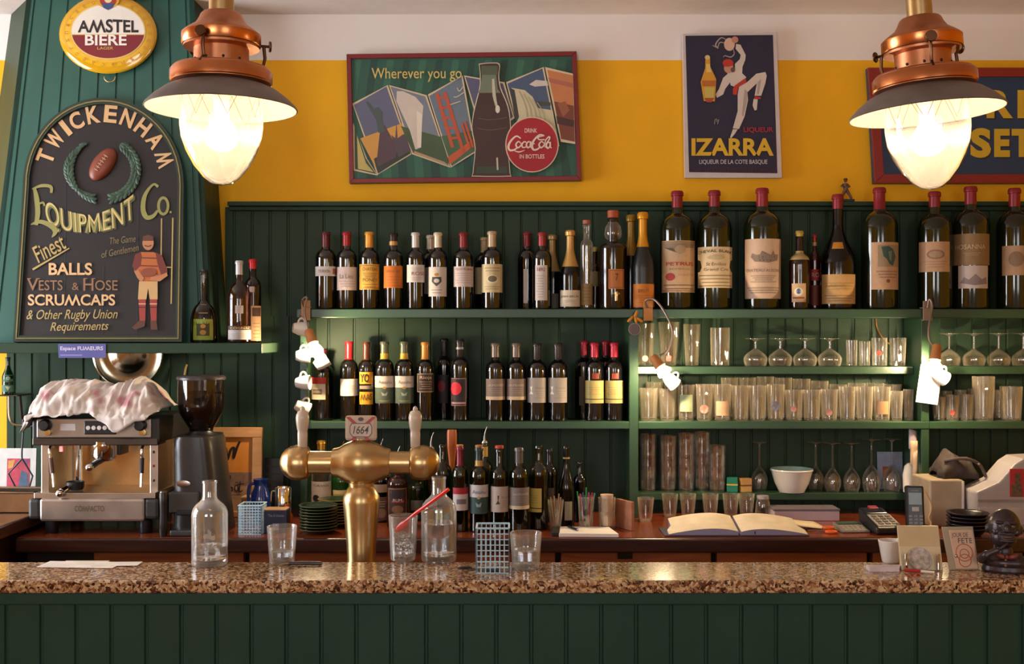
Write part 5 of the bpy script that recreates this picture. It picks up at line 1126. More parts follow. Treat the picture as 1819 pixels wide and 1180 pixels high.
# ================================================================== on the back counter: left side
ZB = zBC + .0004
ZBv = lambda d: CY + (CAMZ - zBC) * F / d                      # row of the counter top at depth d
# --- espresso machine
YE = 3.93
o = Vector((X(168, YE), 4.08, ZB)); t = thing('espresso_machine', 'stainless steel one-group espresso machine on the back counter under a draped towel', 'coffee machine', o)
xe = lambda u, y=YE: X(u, y) - o.x
ze = lambda v, y=YE: Z(v, y) - o.z
yb0, yb1 = 3.93 - o.y, 4.32 - o.y
M_ST = mat('#CDC4BA', .3, 1, noise=.15, nscale=8); M_DGR = mat('#2B2828', .4, noise=.1)
MB().box(xe(54), xe(281), yb0 + .012, yb1, ze(788), ze(743)).build('top_housing', M_DGR, t, bevel=.006)
MB().box(xe(65), xe(268), yb0, yb0 + .014, ze(778), ze(744)).build('front_plate', mat('#A69C92', .35, .9, noise=.08), t, bevel=.003)
MB().box(xe(56), xe(279), yb0 + .004, yb0 + .1, ze(792), ze(779)).build('lower_lip', mat('#5A5450', .3, .8), t, bevel=.004)
kp = MB().box(xe(150), xe(207), yb0 - .006, yb0 + .001, ze(772), ze(748)).build('button_panel', M_BLACKP, t, bevel=.005)
for k in range(5):
    MB().lathe([(0, 0), (.0075, 0), (.0075, .003), (0, .004)], 16, (xe(158 + k * 9.8), yb0 - .006, ze(760)), 0, Matrix.Rotation(PI / 2, 4, 'X')).build('button', M_PORC, kp)
MB().box(xe(107), xe(134), yb0 - .001, yb0 + .001, ze(765), ze(753)).build('sticker', mat('#C8BEBC', .5), t)
for u in (82, 251):
    Mx = Matrix.Rotation(PI / 2, 4, 'X')
    MB().lathe([(0, 0), (.020, 0), (.0215, .006), (.0195, .022), (.016, .026), (0, .027)], 24, (xe(u), yb0, ze(755)), 0, Mx).build('steam_knob', M_BLACKP, t, bevel=.001)
    MB().lathe([(0, 0), (.012, 0), (.012, .012), (0, .013)], 18, (xe(u + 4), yb0, ze(768)), 0, Mx).build('knob_collar', M_BRASS, t)
MB().box(xe(66), xe(280), 4.14 - o.y, 4.15 - o.y, ze(880), ze(786)).build('splash_back', mat('#E0B880', .3, .85, noise=.12, nscale=6), t)  # warm reflection on the steel put into a golden base colour
for u0, u1 in ((62, 76), (258, 273)): 
    pp = MB().box(xe(u0), xe(u1), yb0 + .05, 4.2 - o.y, ze(880), ze(788)).build('side_post', M_ST, t, bevel=.003)
    if u0 > 200:
        for v, c in ((806, '#4A3A30'), (831, '#A83020'), (857, '#3A3230')): MB().ell((xe(265), yb0 + .049, ze(v)), .005, .003, .005, 0, 12, 8).build('indicator_light', mat(c, .3), pp)
MB().box(xe(93), xe(99), yb0 + .06, yb0 + .066, ze(806), ze(796)).build('red_light', emitter('red_lamp', (1, .03, .01), .7), t)
q = S(1, 3.98)
gx, gy = xe(178), 3.975 - o.y
MB().lathe([(0, ze(816)), (20 * q, ze(816)), (22 * q, ze(812)), (22 * q, ze(786)), (0, ze(785))], 32, (gx, gy, 0)).build('group_head', M_CHROME, t)
MB().box(xe(190), xe(204), gy + .01, gy + .10, ze(812), ze(790)).build('group_bracket', M_DGR, t, bevel=.003)
pf = MB().lathe([(0, ze(822)), (15 * q, ze(821)), (16 * q, ze(815)), (0, ze(815))], 24, (gx, gy, 0)).build('portafilter', M_CHROME, t)
MB().tube([(gx, gy - .02, ze(819)), (gx - .004, gy - .07, ze(821)), (gx - .008, gy - .115, ze(825))], [.009, .011, .013], 12).build('portafilter_handle', M_BLACKP, pf)
MB().ell((gx - .0085, gy - .122, ze(826)), .014, .014, .014).build('handle_cap', M_CHROME, pf)
for u, sgn in ((84, 1), (249, 0)):
    w_ = MB().tube(smooth2([(xe(u), yb0 + .05, ze(788)), (xe(u), yb0 + .02, ze(800)), (xe(u + 4 * sgn), yb0 + .02, ze(825)), (xe(u + 10 * sgn), yb0 + .01, ze(866))], 5), .0055, 10).build('steam_wand', M_CHROME, t)
    MB().tube([(xe(u + 2 * sgn), yb0 + .019, ze(815)), (xe(u + 6 * sgn), yb0 + .014, ze(842))], .0078, 10).build('wand_grip', M_BLACKP if sgn == 0 else mat('#6A4A3A', .4), w_)
MB().lathe([(.018, ze(866)), (.018, ze(790))], 24, (xe(112), 4.06 - o.y, 0)).build('boiler_pipe', M_CHROME, t)
# spare filter holder lying on the tray
p2 = MB().lathe([(0, 0), (.026, 0), (.031, .008), (.032, .028), (.029, .029), (.026, .006), (0, .005)], 26, (xe(122), yb0 + .06, ze(874))).build('spare_filter', M_DGR, t)
MB().tube([(xe(116), yb0 + .035, ze(868)), (xe(110), yb0 - .005, ze(874))], [.009, .012], 12).ell((xe(109), yb0 - .012, ze(876)), .015, .015, .014).build('filter_handle', M_CHROME, p2)
MB().box(xe(60), xe(276), yb0 - .0, yb1, ze(886), ze(876)).build('drip_grid', M_ST, t, bevel=.002)
MB().box(xe(72), xe(258), yb0 - .01, yb1 - .02, ze(926), ze(886)).build('drip_tray', mat('#B8ACA2', .34, .9, noise=.2, nscale=12), t, bevel=.008)
tx = MB(); vs, fs, _ = text2d('COMPACTO', .01)
b = tx.add([(xe(135 + 52 * a), yb0 - .0112, ze(908 - 10 * c)) for a, c in vs]); [tx.face([b + i for i in f]) for f in fs]
tx.build('name_plate', mat('#6A584A', .4, .3), t)
for u0, u1 in ((50, 73), (256, 283)): MB().box(xe(u0), xe(u1), yb0 - .006, yb0 + .34, ze(923), ze(886)).build('corner_block', mat('#33302F', .45, noise=.08), t, bevel=.012)
for u0 in (76, 244):
    for y0 in (yb0 + .01, yb0 + .24): MB().lathe([(0, 0), (.02, 0), (.022, .004), (.022, ze(925, 3.95))], 20, (xe(u0 + 9), y0 + .025, 0)).build('foot', M_BLACKP, t)
# --- tea towel thrown over the machine
o = Vector((X(160, 3.95), 4.08, Z(741, YE))); t = thing('tea_towel', 'crumpled white and pink tea towel draped over the espresso machine', 'towel', o)
top = [(38, 764), (46, 735), (58, 706), (75, 688), (100, 681), (140, 682), (165, 687), (185, 692), (205, 692), (222, 684), (236, 676), (248, 684), (258, 700), (270, 716), (284, 728)]
bot = [(40, 768), (52, 752), (70, 744), (95, 741), (120, 741), (142, 738), (160, 734), (178, 742), (195, 752), (208, 768), (220, 771), (236, 762), (252, 750), (270, 742), (285, 732)]
def lerp_tab(tab, u):
    for (a, b), (c, d) in zip(tab, tab[1:]):
        if u <= c: return b + (d - b) * (u - a) / (c - a)
    return tab[-1][1]
NU, NV = 90, 40; P = []
for i in range(NU + 1):
    u = 38.5 + 246 * i / NU; vt, vb_ = lerp_tab(top, u), lerp_tab(bot, u); row = []
    over = max(0, min(1, (u - 50) / 18)) * max(0, min(1, (289 - u) / 14))
    for j in range(NV + 1):
        s_ = j / NV
        if s_ < .5: k = s_ / .5; y = 4.27 - .25 * k * (.3 + .7 * over); v = vt + (1 - math.sin(k * PI / 2)) * min(30, max(4, 740 - vt)) * .8
        else: k = (s_ - .5) / .5; y = 4.02 - .105 * math.sin(k * PI / 2) * (.4 + .6 * over) - (0 if over > .5 else .02); v = vt + (vb_ - vt) * k ** 1.25
        y0 = y if over > .02 else max(y, 3.9)
        p = Vector((X(u, 3.95), y0, Z(v, 3.93)))
        n1 = mnoise.noise(Vector((u * .045, s_ * 4.5, 1.3))); n2 = 1 - abs(mnoise.noise(Vector((u * .035 + s_ * 2.2, s_ * 2.4 - u * .012, 7.7)))) * 2; n3 = mnoise.noise(Vector((u * .12, s_ * 9, 4))); n4 = 1 - abs(mnoise.noise(Vector((u * .075 + s_ * 3.5, s_ * 3 - u * .03, 2.2)))) * 2.4
        amp = .5 + .5 * math.sin(PI * min(1, s_ * 1.0))
        p += Vector((.006 * n3, -(.018 * n1 + .020 * n2 + .005 * n3 + .012 * n4) * amp, (.012 * n2 + .006 * n1 + .009 * n4) * amp * over)) ; p.y = min(p.y, 4.3)
        if over > .3 and p.z < Z(741, YE) + .008 and p.y > 3.893:
            if s_ > .5 and k > .55: p.y = 3.893 - .006 * max(0, n2)
            else: p.z = Z(741, YE) + .008
        row.append(p - o)
    P.append(row)
tm, nt, b_ = _new('towel_cloth'); tc = nt.nodes.new('ShaderNodeTexCoord'); nz = nt.nodes.new('ShaderNodeTexNoise'); nz.inputs['Scale'].default_value = 9; nz.inputs['Detail'].default_value = 2
rp = nt.nodes.new('ShaderNodeValToRGB'); rp.color_ramp.elements[0].position = .58; rp.color_ramp.elements[0].color = lin('#DCD0C8'); rp.color_ramp.elements[1].position = .66; rp.color_ramp.elements[1].color = lin('#C48C94')
nt.links.new(tc.outputs['Object'], nz.inputs[0]); nt.links.new(nz.outputs[0], rp.inputs[0]); nt.links.new(rp.outputs[0], b_.inputs['Base Color']); b_.inputs['Roughness'].default_value = .9
cl = MB().grid(P).build('cloth', tm, t, sharp=180, solid=.0025)
# --- round silver tray behind the towel
o = vec(228, 628, 4.43); t = thing('round_tray', 'round shiny metal tray hanging on the boards under the mantel shelf', 'tray', o, (.06, 0, 0))
q = S(1, 4.43); Mx = Matrix.Rotation(PI / 2, 4, 'X')
MB().lathe([(0, -.002), (60 * q, -.002), (62 * q, .002), (62 * q, .008), (59 * q, .008), (56 * q, .003), (36 * q, .002), (32 * q, .004), (28 * q, .012), (16 * q, .017), (0, .019)], 56, (0, 0, 0), 0, Mx, sy=1).build('tray_disc', mat('#A89880', .18, 1, noise=.12), t)
MB().tube([(60.5 * q * math.cos(2 * PI * k / 56), -.008, 60.5 * q * math.sin(2 * PI * k / 56)) for k in range(56)], .005, 8, closed=True).build('rolled_rim', mat('#D8C4A4', .15, 1), t)
# --- coffee grinder
o = Vector((X(352, 4.0), 4.04, ZB)); t = thing('coffee_grinder', 'tall black coffee grinder with clear bean hopper beside the espresso machine', 'coffee grinder', o)
q = S(1, 4.0); zg = lambda v: Z(v, 4.0) - o.z
hop = MB().lathe([(20 * q, zg(768)), (22 * q, zg(762)), (38 * q, zg(735)), (41 * q, zg(722)), (41.5 * q, zg(676))], 36).build('bean_hopper', glass('smoked_hopper', (.42, .36, .34), '#3A2C28', .35, 1.6, .12), t)
MB().lathe([(0, zg(674)), (43 * q, zg(675)), (43 * q, zg(671)), (40 * q, zg(668)), (0, zg(667))], 36).build('hopper_lid', mat('#3A3234', .35), t)
MB().lathe([(0, zg(766)), (20 * q, zg(762)), (36 * q, zg(735)), (39 * q, zg(722)), (39.5 * q, zg(700)), (20 * q, zg(696)), (0, zg(698))], 30).build('coffee_beans', mat('#1E0F0C', .55, noise=.6, nscale=120, bump=.8, bscale=140), hop)
MB().lathe([(30 * q, zg(783)), (30 * q, zg(775)), (22 * q, zg(770)), (20 * q, zg(766))], 30).build('hopper_collar', M_BLACKP, t)
pr = [(-42, 905), (-42, 780), (-38, 773), (30, 773), (36, 780), (44, 850), (54, 935), (54, 950), (-42, 950), (-42, 915)]
mb = MB(); prof = [(x * q, zg(v)) for x, v in pr]
gr = []
for k in range(25):                                        # rounded front, seen from above
    a = -PI / 2 + PI * k / 24
mb = MB()
rows = []
for v, xl_, xr_ in ((943, -43, 56), (935, -43, 55), (905, -41, 51), (860, -41, 46), (800, -42, 39), (781, -42, 37), (774, -38, 33)):
    cx_ = (xl_ + xr_) / 2 * q; hw = (xr_ - xl_) / 2 * q
    rows.append([(cx_ + hw * math.copysign(abs(math.cos(a)) ** .55, math.cos(a)), .0 + .115 * math.copysign(abs(math.sin(a)) ** .7, math.sin(a)), zg(v)) for a in [2 * PI * k / 40 for k in range(40)]])
b0 = [mb.add(r) for r in rows]
for i in range(len(rows) - 1):
    for k in range(40): mb.face((b0[i] + k, b0[i] + (k + 1) % 40, b0[i + 1] + (k + 1) % 40, b0[i + 1] + k), 0, True)
mb.face([b0[-1] + k for k in range(40)]); mb.face([b0[0] + k for k in range(40)][::-1])
mb.build('grinder_body', mat('#3A3838', .3, .3, noise=.08), t)
MB().lathe([(0, 0), (13 * q, 0), (12 * q, .004), (0, .006)], 28, (-15 * q, -.112, zg(855)), 0, Matrix.Rotation(PI / 2, 4, 'X'), sy=.5).build('badge', M_STEEL, t)
MB().box(-38 * q, 14 * q, -.135, -.09, zg(905), zg(868)).build('chute', mat('#4A4644', .4, .4), t, bevel=.006)
MB().box(-24 * q, 12 * q, -.142, -.10, zg(908), zg(899)).build('filter_fork', M_BLACKP, t, bevel=.004)
MB().box(-33 * q, 20 * q, -.16, -.05, 0, zg(932)).build('foot_plate', mat('#454444', .4, .3), t, bevel=.006)
kt = thing('filter_holder', 'dark metal filter holder resting on the counter between machine and grinder', 'filter holder', (X(292, 3.9), 3.89, ZB))
MB().lathe([(0, 0), (6 * q, 0), (7 * q, .01), (7 * q, .05), (6 * q, .075), (6.5 * q, .115), (7 * q, .150), (6.5 * q, .152), (0, .15)], 24).build('cup_body', mat('#34302F', .35, .5), kt)
MB().lathe([(0, .150), (6 * q, .151), (6 * q, .156), (0, .158)], 22).build('rim_disc', mat('#8A8078', .3, .8), kt)
t = thing('power_cable', 'pale cable curving from the boards down behind the coffee grinder', 'cable', vec(312, 700, 4.3))
o = t.location.copy()
MB().tube(smooth2([tuple(vec(*p) - o) for p in ((332, 648, 4.45), (328, 665, 4.44), (318, 740, 4.42), (322, 790, 4.40), (318, 830, 4.38), (304, 856, 4.37), (290, 864, 4.38), (282, 885, 4.41), (282, 898, 4.44))], 6), .0042, 8).build('cable_sheath', mat('#A88A4C', .5), t)
# --- framed sunset print
y_ = 4.30; o = Vector((X(420, y_), y_, ZB)); t = thing('framed_print', 'pale wooden frame with orange sunset print and black brush lettering behind the grinder', 'picture', o, (-.07, 0, 0))
q = S(1, y_); hf = (ZBv(y_) - 760) * q
for a, b, c, d in ((-46, 44, hf - 18 * q, hf), (-46, -34, 0, hf - 18 * q), (27, 44, 0, hf - 18 * q), (-34, 27, 0, 10 * q)): MB().box(a * q, b * q, -.012, .008, c, d).build('frame_rail', wood('#C08A58', '#D0A070', .5, (6, 6, 30), 0), t, bevel=.002)
mb = MB(); mm = [mat('#D88A34', .6, noise=.05), mat('#E8A04C', .6, noise=.05), mat('#8A6A5C', .6, noise=.2, nscale=60), mat('#B89070', .6, noise=.1), mat('#241C1C', .5)]
mb.box(-34 * q, 27 * q, -.002, .004, hf - 80 * q, hf - 18 * q, 0); mb.box(-34 * q, 27 * q, -.002, .004, hf - 104 * q, hf - 80 * q, 2); mb.box(-34 * q, 27 * q, -.002, .004, 10 * q, hf - 104 * q, 3)
mb.build('print', mm, t)
A = Art((0, y_ - .0035, 0), (0, -1, 0), (o.x, o.y, o.z)); KB2 = mat('#241C1C', .6)
A.stroke([(392, 782), (400, 800), (402, 818), (408, 800), (414, 798), (413, 815), (419, 796), (424, 785)], [3, 5, 4], KB2, n=5)
A.stroke([(401, 858), (408, 846), (404, 872), (411, 866), (412, 874)], [1.5, 3, 1.5], KB2, n=5); A.disc(419, 868, 4, 6, KB2); A.disc(419, 868, 2, 4, mm[3]); A.stroke([(426, 856), (424, 874), (430, 872)], [1.5, 3, 1.5], KB2, n=4); A.stroke([(420, 862), (433, 860)], 1.5, KB2, n=1); A.stroke([(416, 858), (422, 858)], 1.2, KB2, n=1); A.stroke([(404, 880), (428, 880)], 1, KB2, n=1)
A.build('lettering', t)
t = thing('chalk_tablet', 'dark slate tablet leaning on the boards right of the sunset print', 'slate', (X(486, 4.40), 4.41, ZB), (-.1, 0, 0)); q = S(1, 4.4)
MB().box(-20 * q, 16 * q, -.004, .004, 0, (ZBv(4.4) - 815) * q).build('slate_board', mat('#2A2620', .5, noise=.3, nscale=40), t, bevel=.002)
A = Art((0, 4.395, 0), (0, -1, 0), t.location)
mb = MB()
for k in range(5): mb.box(-17 * q, (12 - 3 * (k % 2)) * q, -.0052, -.0042, (ZBv(4.4) - 832 - k * 13) * q, (ZBv(4.4) - 829 - k * 13) * q)
mb.build('chalk_lines', mat('#4A4436', .8), t)
# --- blue vase, steel beaker, boxes, basket
q = S(1, 4.12); hv = (ZBv(4.12) - 852) * q
t = thing('blue_vase', 'small cobalt blue glazed jug in front of the sunset print', 'vase', (X(462, 4.12), 4.13, ZB))
MB().lathe([(0, 0), (12 * q, 0), (16 * q, hv * .2), (18.5 * q, hv * .45), (17 * q, hv * .66), (11 * q, hv * .84), (11.5 * q, hv * .92), (14 * q, hv), (12 * q, hv), (9 * q, hv * .86), (0, hv * .8)], 32).build('vase_body', mat('#10307A', .12, noise=.1, coat=.6), t)
MB().tube(smooth2([(-12 * q, 0, hv * .9), (-20 * q, 0, hv * .85), (-22 * q, 0, hv * .6), (-17 * q, 0, hv * .42)], 4), .006, 8).build('handle', mat('#10307A', .12, noise=.1, coat=.6), t)
t = thing('steel_beaker', 'tall polished steel beaker left of the beer tap', 'beaker', (X(503, 4.08), 4.08, ZB)); q = S(1, 4.08); hv = (ZBv(4.08) - 866) * q
MB().lathe([(0, 0), (13 * q, 0), (14 * q, .004), (14.5 * q, hv - .002), (13.8 * q, hv), (13.4 * q, hv - .003), (12 * q, .006), (0, .006)], 32).build('beaker_body', M_CHROME, t)
MB().tube(smooth2([(-14 * q, 0, hv * .9), (-21 * q, 0, hv * .85), (-21 * q, 0, hv * .3), (-14 * q, 0, hv * .25)], 4), .003, 8).build('handle', M_CHROME, t)
def basket(u0, u1, v0, d, z, label, nx, nz, dep=.085):
    x0, x1 = X(u0, d), X(u1, d); cx_ = (x0 + x1) / 2; w_ = (x1 - x0) / 2; h = Z(v0, d) - z
    t = thing('wire_basket', label, 'basket', (cx_, d + dep / 2, z), (0, 0, 0)); m = mat('#BCDCF0', .45, noise=.05); dd = dep / 2
    for nm, pts in (('front', lambda s, zz: (-w_ + 2 * w_ * s, -dd, zz)), ('back', lambda s, zz: (-w_ + 2 * w_ * s, dd, zz)), ('left', lambda s, zz: (-w_, -dd + dep * s, zz)), ('right', lambda s, zz: (w_, -dd + dep * s, zz))):
        mb = MB(); n = nx if nm in ('front', 'back') else max(4, int(nx * dep / (2 * w_)))
        for i in range(n + 1): mb.tube([pts(i / n, .001), pts(i / n, h)], .0014, 5)
        for j in range(nz + 1): mb.tube([pts(0, .001 + (h - .001) * j / nz), pts(1, .001 + (h - .001) * j / nz)], .0014 if j < nz else .0026, 5)
        mb.build('wire_side', m, t)
    mb = MB()
    for i in range(nx + 1): mb.tube([(-w_ + 2 * w_ * i / nx, -dd, .0012), (-w_ + 2 * w_ * i / nx, dd, .0012)], .0011, 5)
    mb.build('wire_bottom', m, t)
    return t
basket(423, 464, 899, 3.92, ZB, 'small pale blue wire basket on the back counter next to the navy box', 8, 10)
t = thing('tea_box', 'navy blue card box with pale print beside the small wire basket', 'box', (X(489, 3.95), 3.985, ZB)); q = S(1, 3.95); hv = (ZBv(3.95) - 908) * q
MB().box(-20 * q, 20 * q, -.032, .032, 0, hv).build('carton', mat('#1A2040', .5, noise=.1), t, bevel=.001)
MB().box(-22 * q, 19 * q, -.033, .033, hv + .0002, hv + .004).build('lid', mat('#B08A60', .6), t, bevel=.001)
mb = MB(); vs, fs, _ = text2d('Thes & Infusions'); b = mb.add([((-13 + 28 * a) * q, -.0325, hv - (11 - 5 * c) * q) for a, c in vs]); [mb.face([b + i for i in f]) for f in fs]; mb.box(-5 * q, 6 * q, -.0326, -.032, hv * .12, hv * .42); mb.build('printed_text', mat('#8A90A8', .5), t)
t = thing('wooden_box', 'brown wooden box standing behind the small wire basket', 'box', (X(438, 4.12), 4.215, ZB)); q = S(1, 4.1)
MB().box(-17 * q, 12 * q, -.03, .03, 0, .085).build('carton', wood('#8A5228', '#A86A38', .5, (6, 6, 20), 0), t, bevel=.002); MB().box(-18 * q, 13 * q, -.031, .031, .0855, .092).build('lid', mat('#B08C60', .6), t, bevel=.001)
t = thing('juice_bottle', 'tiny orange juice bottle with clear neck behind the navy box', 'bottle', (X(513, 4.06), 4.03, ZB)); q = S(1, 4.05)
MB().lathe([(0, 0), (9 * q, 0), (10 * q, .004), (10 * q, .05), (5 * q, .068), (4.5 * q, .09), (0, .09)], 20).build('glass_body', glass('orange_glass', (.8, .34, .04), '#D87A14', .4, 1.2, .45), t)
# --- plates
PL = None
def plates(u, d, rpx, n, step, col, rim, label, group, z=ZB):
    q = S(1, d); r = rpx * q; root = None
    for k in range(n):
        if root is None:
            root = thing('saucer', label, 'plate', (X(u, d), d, z), (0, 0, 0), group)
            MB().lathe([(0, 0), (r * .55, 0), (r * .62, .003), (r * .97, step * .92), (r, step), (r * .96, step * 1.02), (r * .6, .0052), (0, .0045)], 40).build('plate_body', mat(col, .18, noise=.1, coat=.4), root)
            MB().tube([(r * .985 * math.cos(2 * PI * i / 40), r * .985 * math.sin(2 * PI * i / 40), step * .99) for i in range(40)], .0011, 6, closed=True).build('rim_line', mat(rim, .3, .3), root)
        else: dup(root, (X(u, d) + .0015 * math.sin(k * 2.1), d, z + k * (step * .62)), 0)
plates(566, 3.96, 34, 9, .0165, '#183024', '#6A6A44', 'dark green saucer in the front stack left of the tap column', 'front stack of green saucers')
plates(598, 4.05 + .06, 33, 9, .0165, '#2A3A26', '#B8843C', 'green saucer with gold rim in the rear stack behind the tap column', 'rear stack of gold-rimmed saucers')
# --- left end: return counter things
q = S(1, 4.0)
t = thing('drainer_tray', 'stainless steel drainer tray on the raised side counter at far left', 'tray', (X(8, 4.0), 4.09, zRT + .0004))
mb = MB(); a, b, hh, yy = -.22, .095, .072, .07
mb.prism([(a, -yy, 0), (b, -yy, 0), (b + .012, -yy, hh), (a, -yy, hh)], (0, .002, 0)); mb.box(a, b, yy, yy + .002, 0, hh); mb.box(a, a + .002, -yy, yy, 0, hh); mb.box(b, b + .002, -yy, yy, 0, hh); mb.box(a, b, -yy, yy, 0, .003)
mb.build('tray_body', mat('#C8C0B8', .2, 1, noise=.2, nscale=10), t)
MB().tube([(a, -yy, hh), (b, -yy, hh), (b, yy, hh), (a, yy, hh)], .004, 8, closed=True).build('rolled_rim', M_STEEL, t)
y_ = 4.30; q = S(1, y_); zfp = zRT + .0004
o = Vector((X(30, y_), y_, zfp)); t = thing('art_print', 'white mounted print with pink, red and blue picture leaning at far left', 'picture', o, (-.06, 0, 0)); hv = Z(797, y_) - zfp
MB().box(-34 * q, 33 * q, -.004, .004, 0, hv).build('mount', mat('#D8D4D0', .7), t)
mb = MB(); ms_ = [mat('#B83A50', .6, noise=.4, nscale=50), mat('#4A6078', .6, noise=.3, nscale=40), mat('#D89A48', .6, noise=.3), mat('#7A3A6A', .6, noise=.3)]
mb.box(-18 * q, 22 * q, -.0052, -.004, hv - 74 * q, hv - 18 * q, 0)
mb.poly([(2 * q, -.0056, hv - 73 * q), (21 * q, -.0056, hv - 73 * q), (19 * q, -.0056, hv - 44 * q), (8 * q, -.0056, hv - 38 * q)], 1); mb.poly([(-16 * q, -.0056, hv - 22 * q), (-4 * q, -.0056, hv - 20 * q), (-8 * q, -.0056, hv - 34 * q), (-16 * q, -.0056, hv - 36 * q)], 2); mb.poly([(6 * q, -.0056, hv - 20 * q), (20 * q, -.0056, hv - 20 * q), (18 * q, -.0056, hv - 32 * q)], 3)
mb.build('picture', ms_, t)
o = Vector((X(40, 4.21), 4.21, zRT + .0004)); 
t = thing('wire_holder', 'black wire diamond-shaped holder standing in front of the pink print', 'wire holder', o); q = S(1, 4.21); f = lambda u, v, dy=0: (X(u, 4.21) - o.x, dy, Z(v, 4.21) - o.z)
MB().tube(smooth2([f(41, 745), f(41, 770), f(39, 800), f(39, 815)], 4), .0035, 8).tube([f(39, 815), f(15, 842), f(35, 880), f(36, 893)], .0035, 8).tube([f(39, 815), f(58, 846), f(48, 880), f(47, 893)], .0035, 8).build('wire_stem', M_BLACKP, t)
MB().lathe([(0, 0), (.03, 0), (.03, .005), (0, .006)], 24, (X(41, 4.21) - o.x, 0, 0)).build('base_disc', M_BLACKP, t)
o = Vector((X(15, 4.36), 4.40, Z(704, 4.36))); t = thing('wall_bracket', 'small dark metal wall bracket shelf holding a green bottle at far left', 'bracket', o); q = S(1, 4.38)
MB().box(-18 * q, 18 * q, -.05, YP - .001 - o.y, 0, .005).build('bracket_plate', mat('#3A3028', .4, .6), t, bevel=.001)
MB().tube(smooth2([(-3 * q, -.02, 0), (-2 * q, -.02, -.08), (6 * q, -.02, -.11), (24 * q, -.02, -.115)], 5), .005, 8).build('bracket_arm', mat('#8A7660', .3, .8), t)
MB().tube([(2 * q, .05, 0), (2 * q, YP - o.y - .004, -.12)], .006, 8).build('wall_strut', mat('#3A3028', .4, .6), t)
bottle('mineral_bottle', 14, 637, 703, 20, 4.385, 'bu', glass('mineral_green', (.10, .30, .16), '#1A3A28', .35, 1.2, .35), 'small green mineral water bottle on the far left wall bracket', 'bottle', None, ('#1E3A30', 644), [(6, 22, 668, 680, '#3A6A50', [('o', .5, .5, .2, .3, '#8AA890')]), (5, 23, 686, 698, '#48705A', [('p', [(.3, .2), (.7, .2), (.5, .8)], '#B0BCA8')])], o.z + .0055)
# ================================================================== back counter: middle and right
q = S(1, 4.0)
t = thing('wooden_paddle', 'orange wooden paddle standing upright behind the wine bottles on the counter', 'paddle', (X(802, 4.06), 4.09, ZB)); q = S(1, 4.07); hv = (ZBv(4.07) - 764) * q
MB().lathe([(0, 0), (4.5 * q, 0), (4 * q, hv * .4), (4.6 * q, hv * .62), (8.5 * q, hv * .82), (9 * q, hv * .95), (8 * q, hv * .995), (0, hv)], 24, sy=.6).build('paddle_body', wood('#A8521C', '#C06A2A', .35, (10, 10, 3), .3), t)
def counter_glass(name, u, v0, w, d, label, m=G_CLEAR, taper=.75):
    q = S(1, d); h = (ZBv(d) - v0) * q
    t = thing(name, label, 'glass', (X(u, d), d, ZB)); tumbler_mb(w * q / 2 * taper, w * q / 2, h).build('glass_body', m, t); return t, h, q
t, h, q = counter_glass('stirrer_glass', 987, 888, 29, 4.03, 'clear glass holding wooden stirrers beside the slim dark bottle', taper=.62)
for k, (dx, dy, lx) in enumerate(((-4, .004, -9), (0, -.004, -3), (3, .003, 6), (5, 0, 9))):
    s_ = thing('stirrer', 'wooden stirrer stick standing in the clear glass', 'stirrer', t.location, (0, 0, 0), 'wooden stirrers in the glass')
    MB().tube([(dx * q * .5, dy, .010), (lx * q, dy * 2, h + (.008 + .006 * (k % 3)))], .0026, 6).build('stick', mat('#B0906A', .6), s_)
t, h, q = counter_glass('straw_glass', 1041, 882, 29, 4.03, 'tall glass full of coloured drinking straws', taper=.8)
for k, c in enumerate(('#2E8A50', '#B83A48', '#3A5A8A', '#2E8A50', '#A84A7A', '#A83040', '#6A9A8A')):
    s_ = thing('drinking_straw', ('green', 'red', 'blue', 'bright green', 'violet', 'crimson', 'pale teal')[k] + ' drinking straw in the tall glass, ' + ('leaning far left', 'left of the middle', 'in the middle', 'upright and tallest', 'right of the tallest', 'leaning right', 'leaning far right')[k], 'drinking straw', t.location, (0, 0, 0), 'coloured straws in the glass')
    a = -15 + 5 * k; MB().tube([(a * .35 * q, .004 * (-1) ** k, .010), (a * 1.05 * q, .010 * (-1) ** k, h + (.016, .01, .012, .032, .012, .014, .01)[k])], .0028, 8).build('tube', mat(c, .35), s_)
t, h, q = counter_glass('sugar_glass', 1078, 884, 31, 4.04, 'glass holding a stack of pale paper cups by the wooden block', taper=.85)
for k in range(3):
    s_ = thing('paper_cup', 'pale paper cup nested in the glass', 'cup', (t.location.x, t.location.y, ZB + .012 + k * .030), (0, 0, 0), 'paper cups in the glass')
    MB().lathe([(0, 0), (9 * q, 0), (11.5 * q, .05), (11.9 * q, .0505), (11.2 * q, .049), (8.6 * q, .002), (0, .002)], 22).build('cup_body', mat('#D8BCA0', .7), s_)
t = thing('wooden_block', 'upright pale wooden menu block at the foot of the middle post', 'block', (X(1112, 4.0), 4.04, ZB), (0, 0, .5)); q = S(1, 4.0)
MB().box(-.006, .006, -.05, .05, 0, (ZBv(4.0) - 892) * q).build('panel', wood('#9A6248', '#B27A5C', .45, (8, 8, 20), .2), t, bevel=.001)
o = Vector((X(1040, 3.93), 3.95, ZB)); t = thing('notepad', 'white notepad on dark backing at the edge of the back counter', 'notepad', o, (0, 0, -.06)); q = S(1, 3.95)
MB().hexa([(-.06 - .03, -.075, 0), (.115, -.075, 0), (.085, .065, 0), (-.105, .065, 0), (-.09, -.075, .012), (.115, -.075, .012), (.085, .065, .012), (-.105, .065, .012)]).build('paper_block', M_PAPER, t, bevel=.001)
MB().box(-.115, -.088, -.07, .06, 0, .013).build('binding', M_BLACKP, t, bevel=.002)
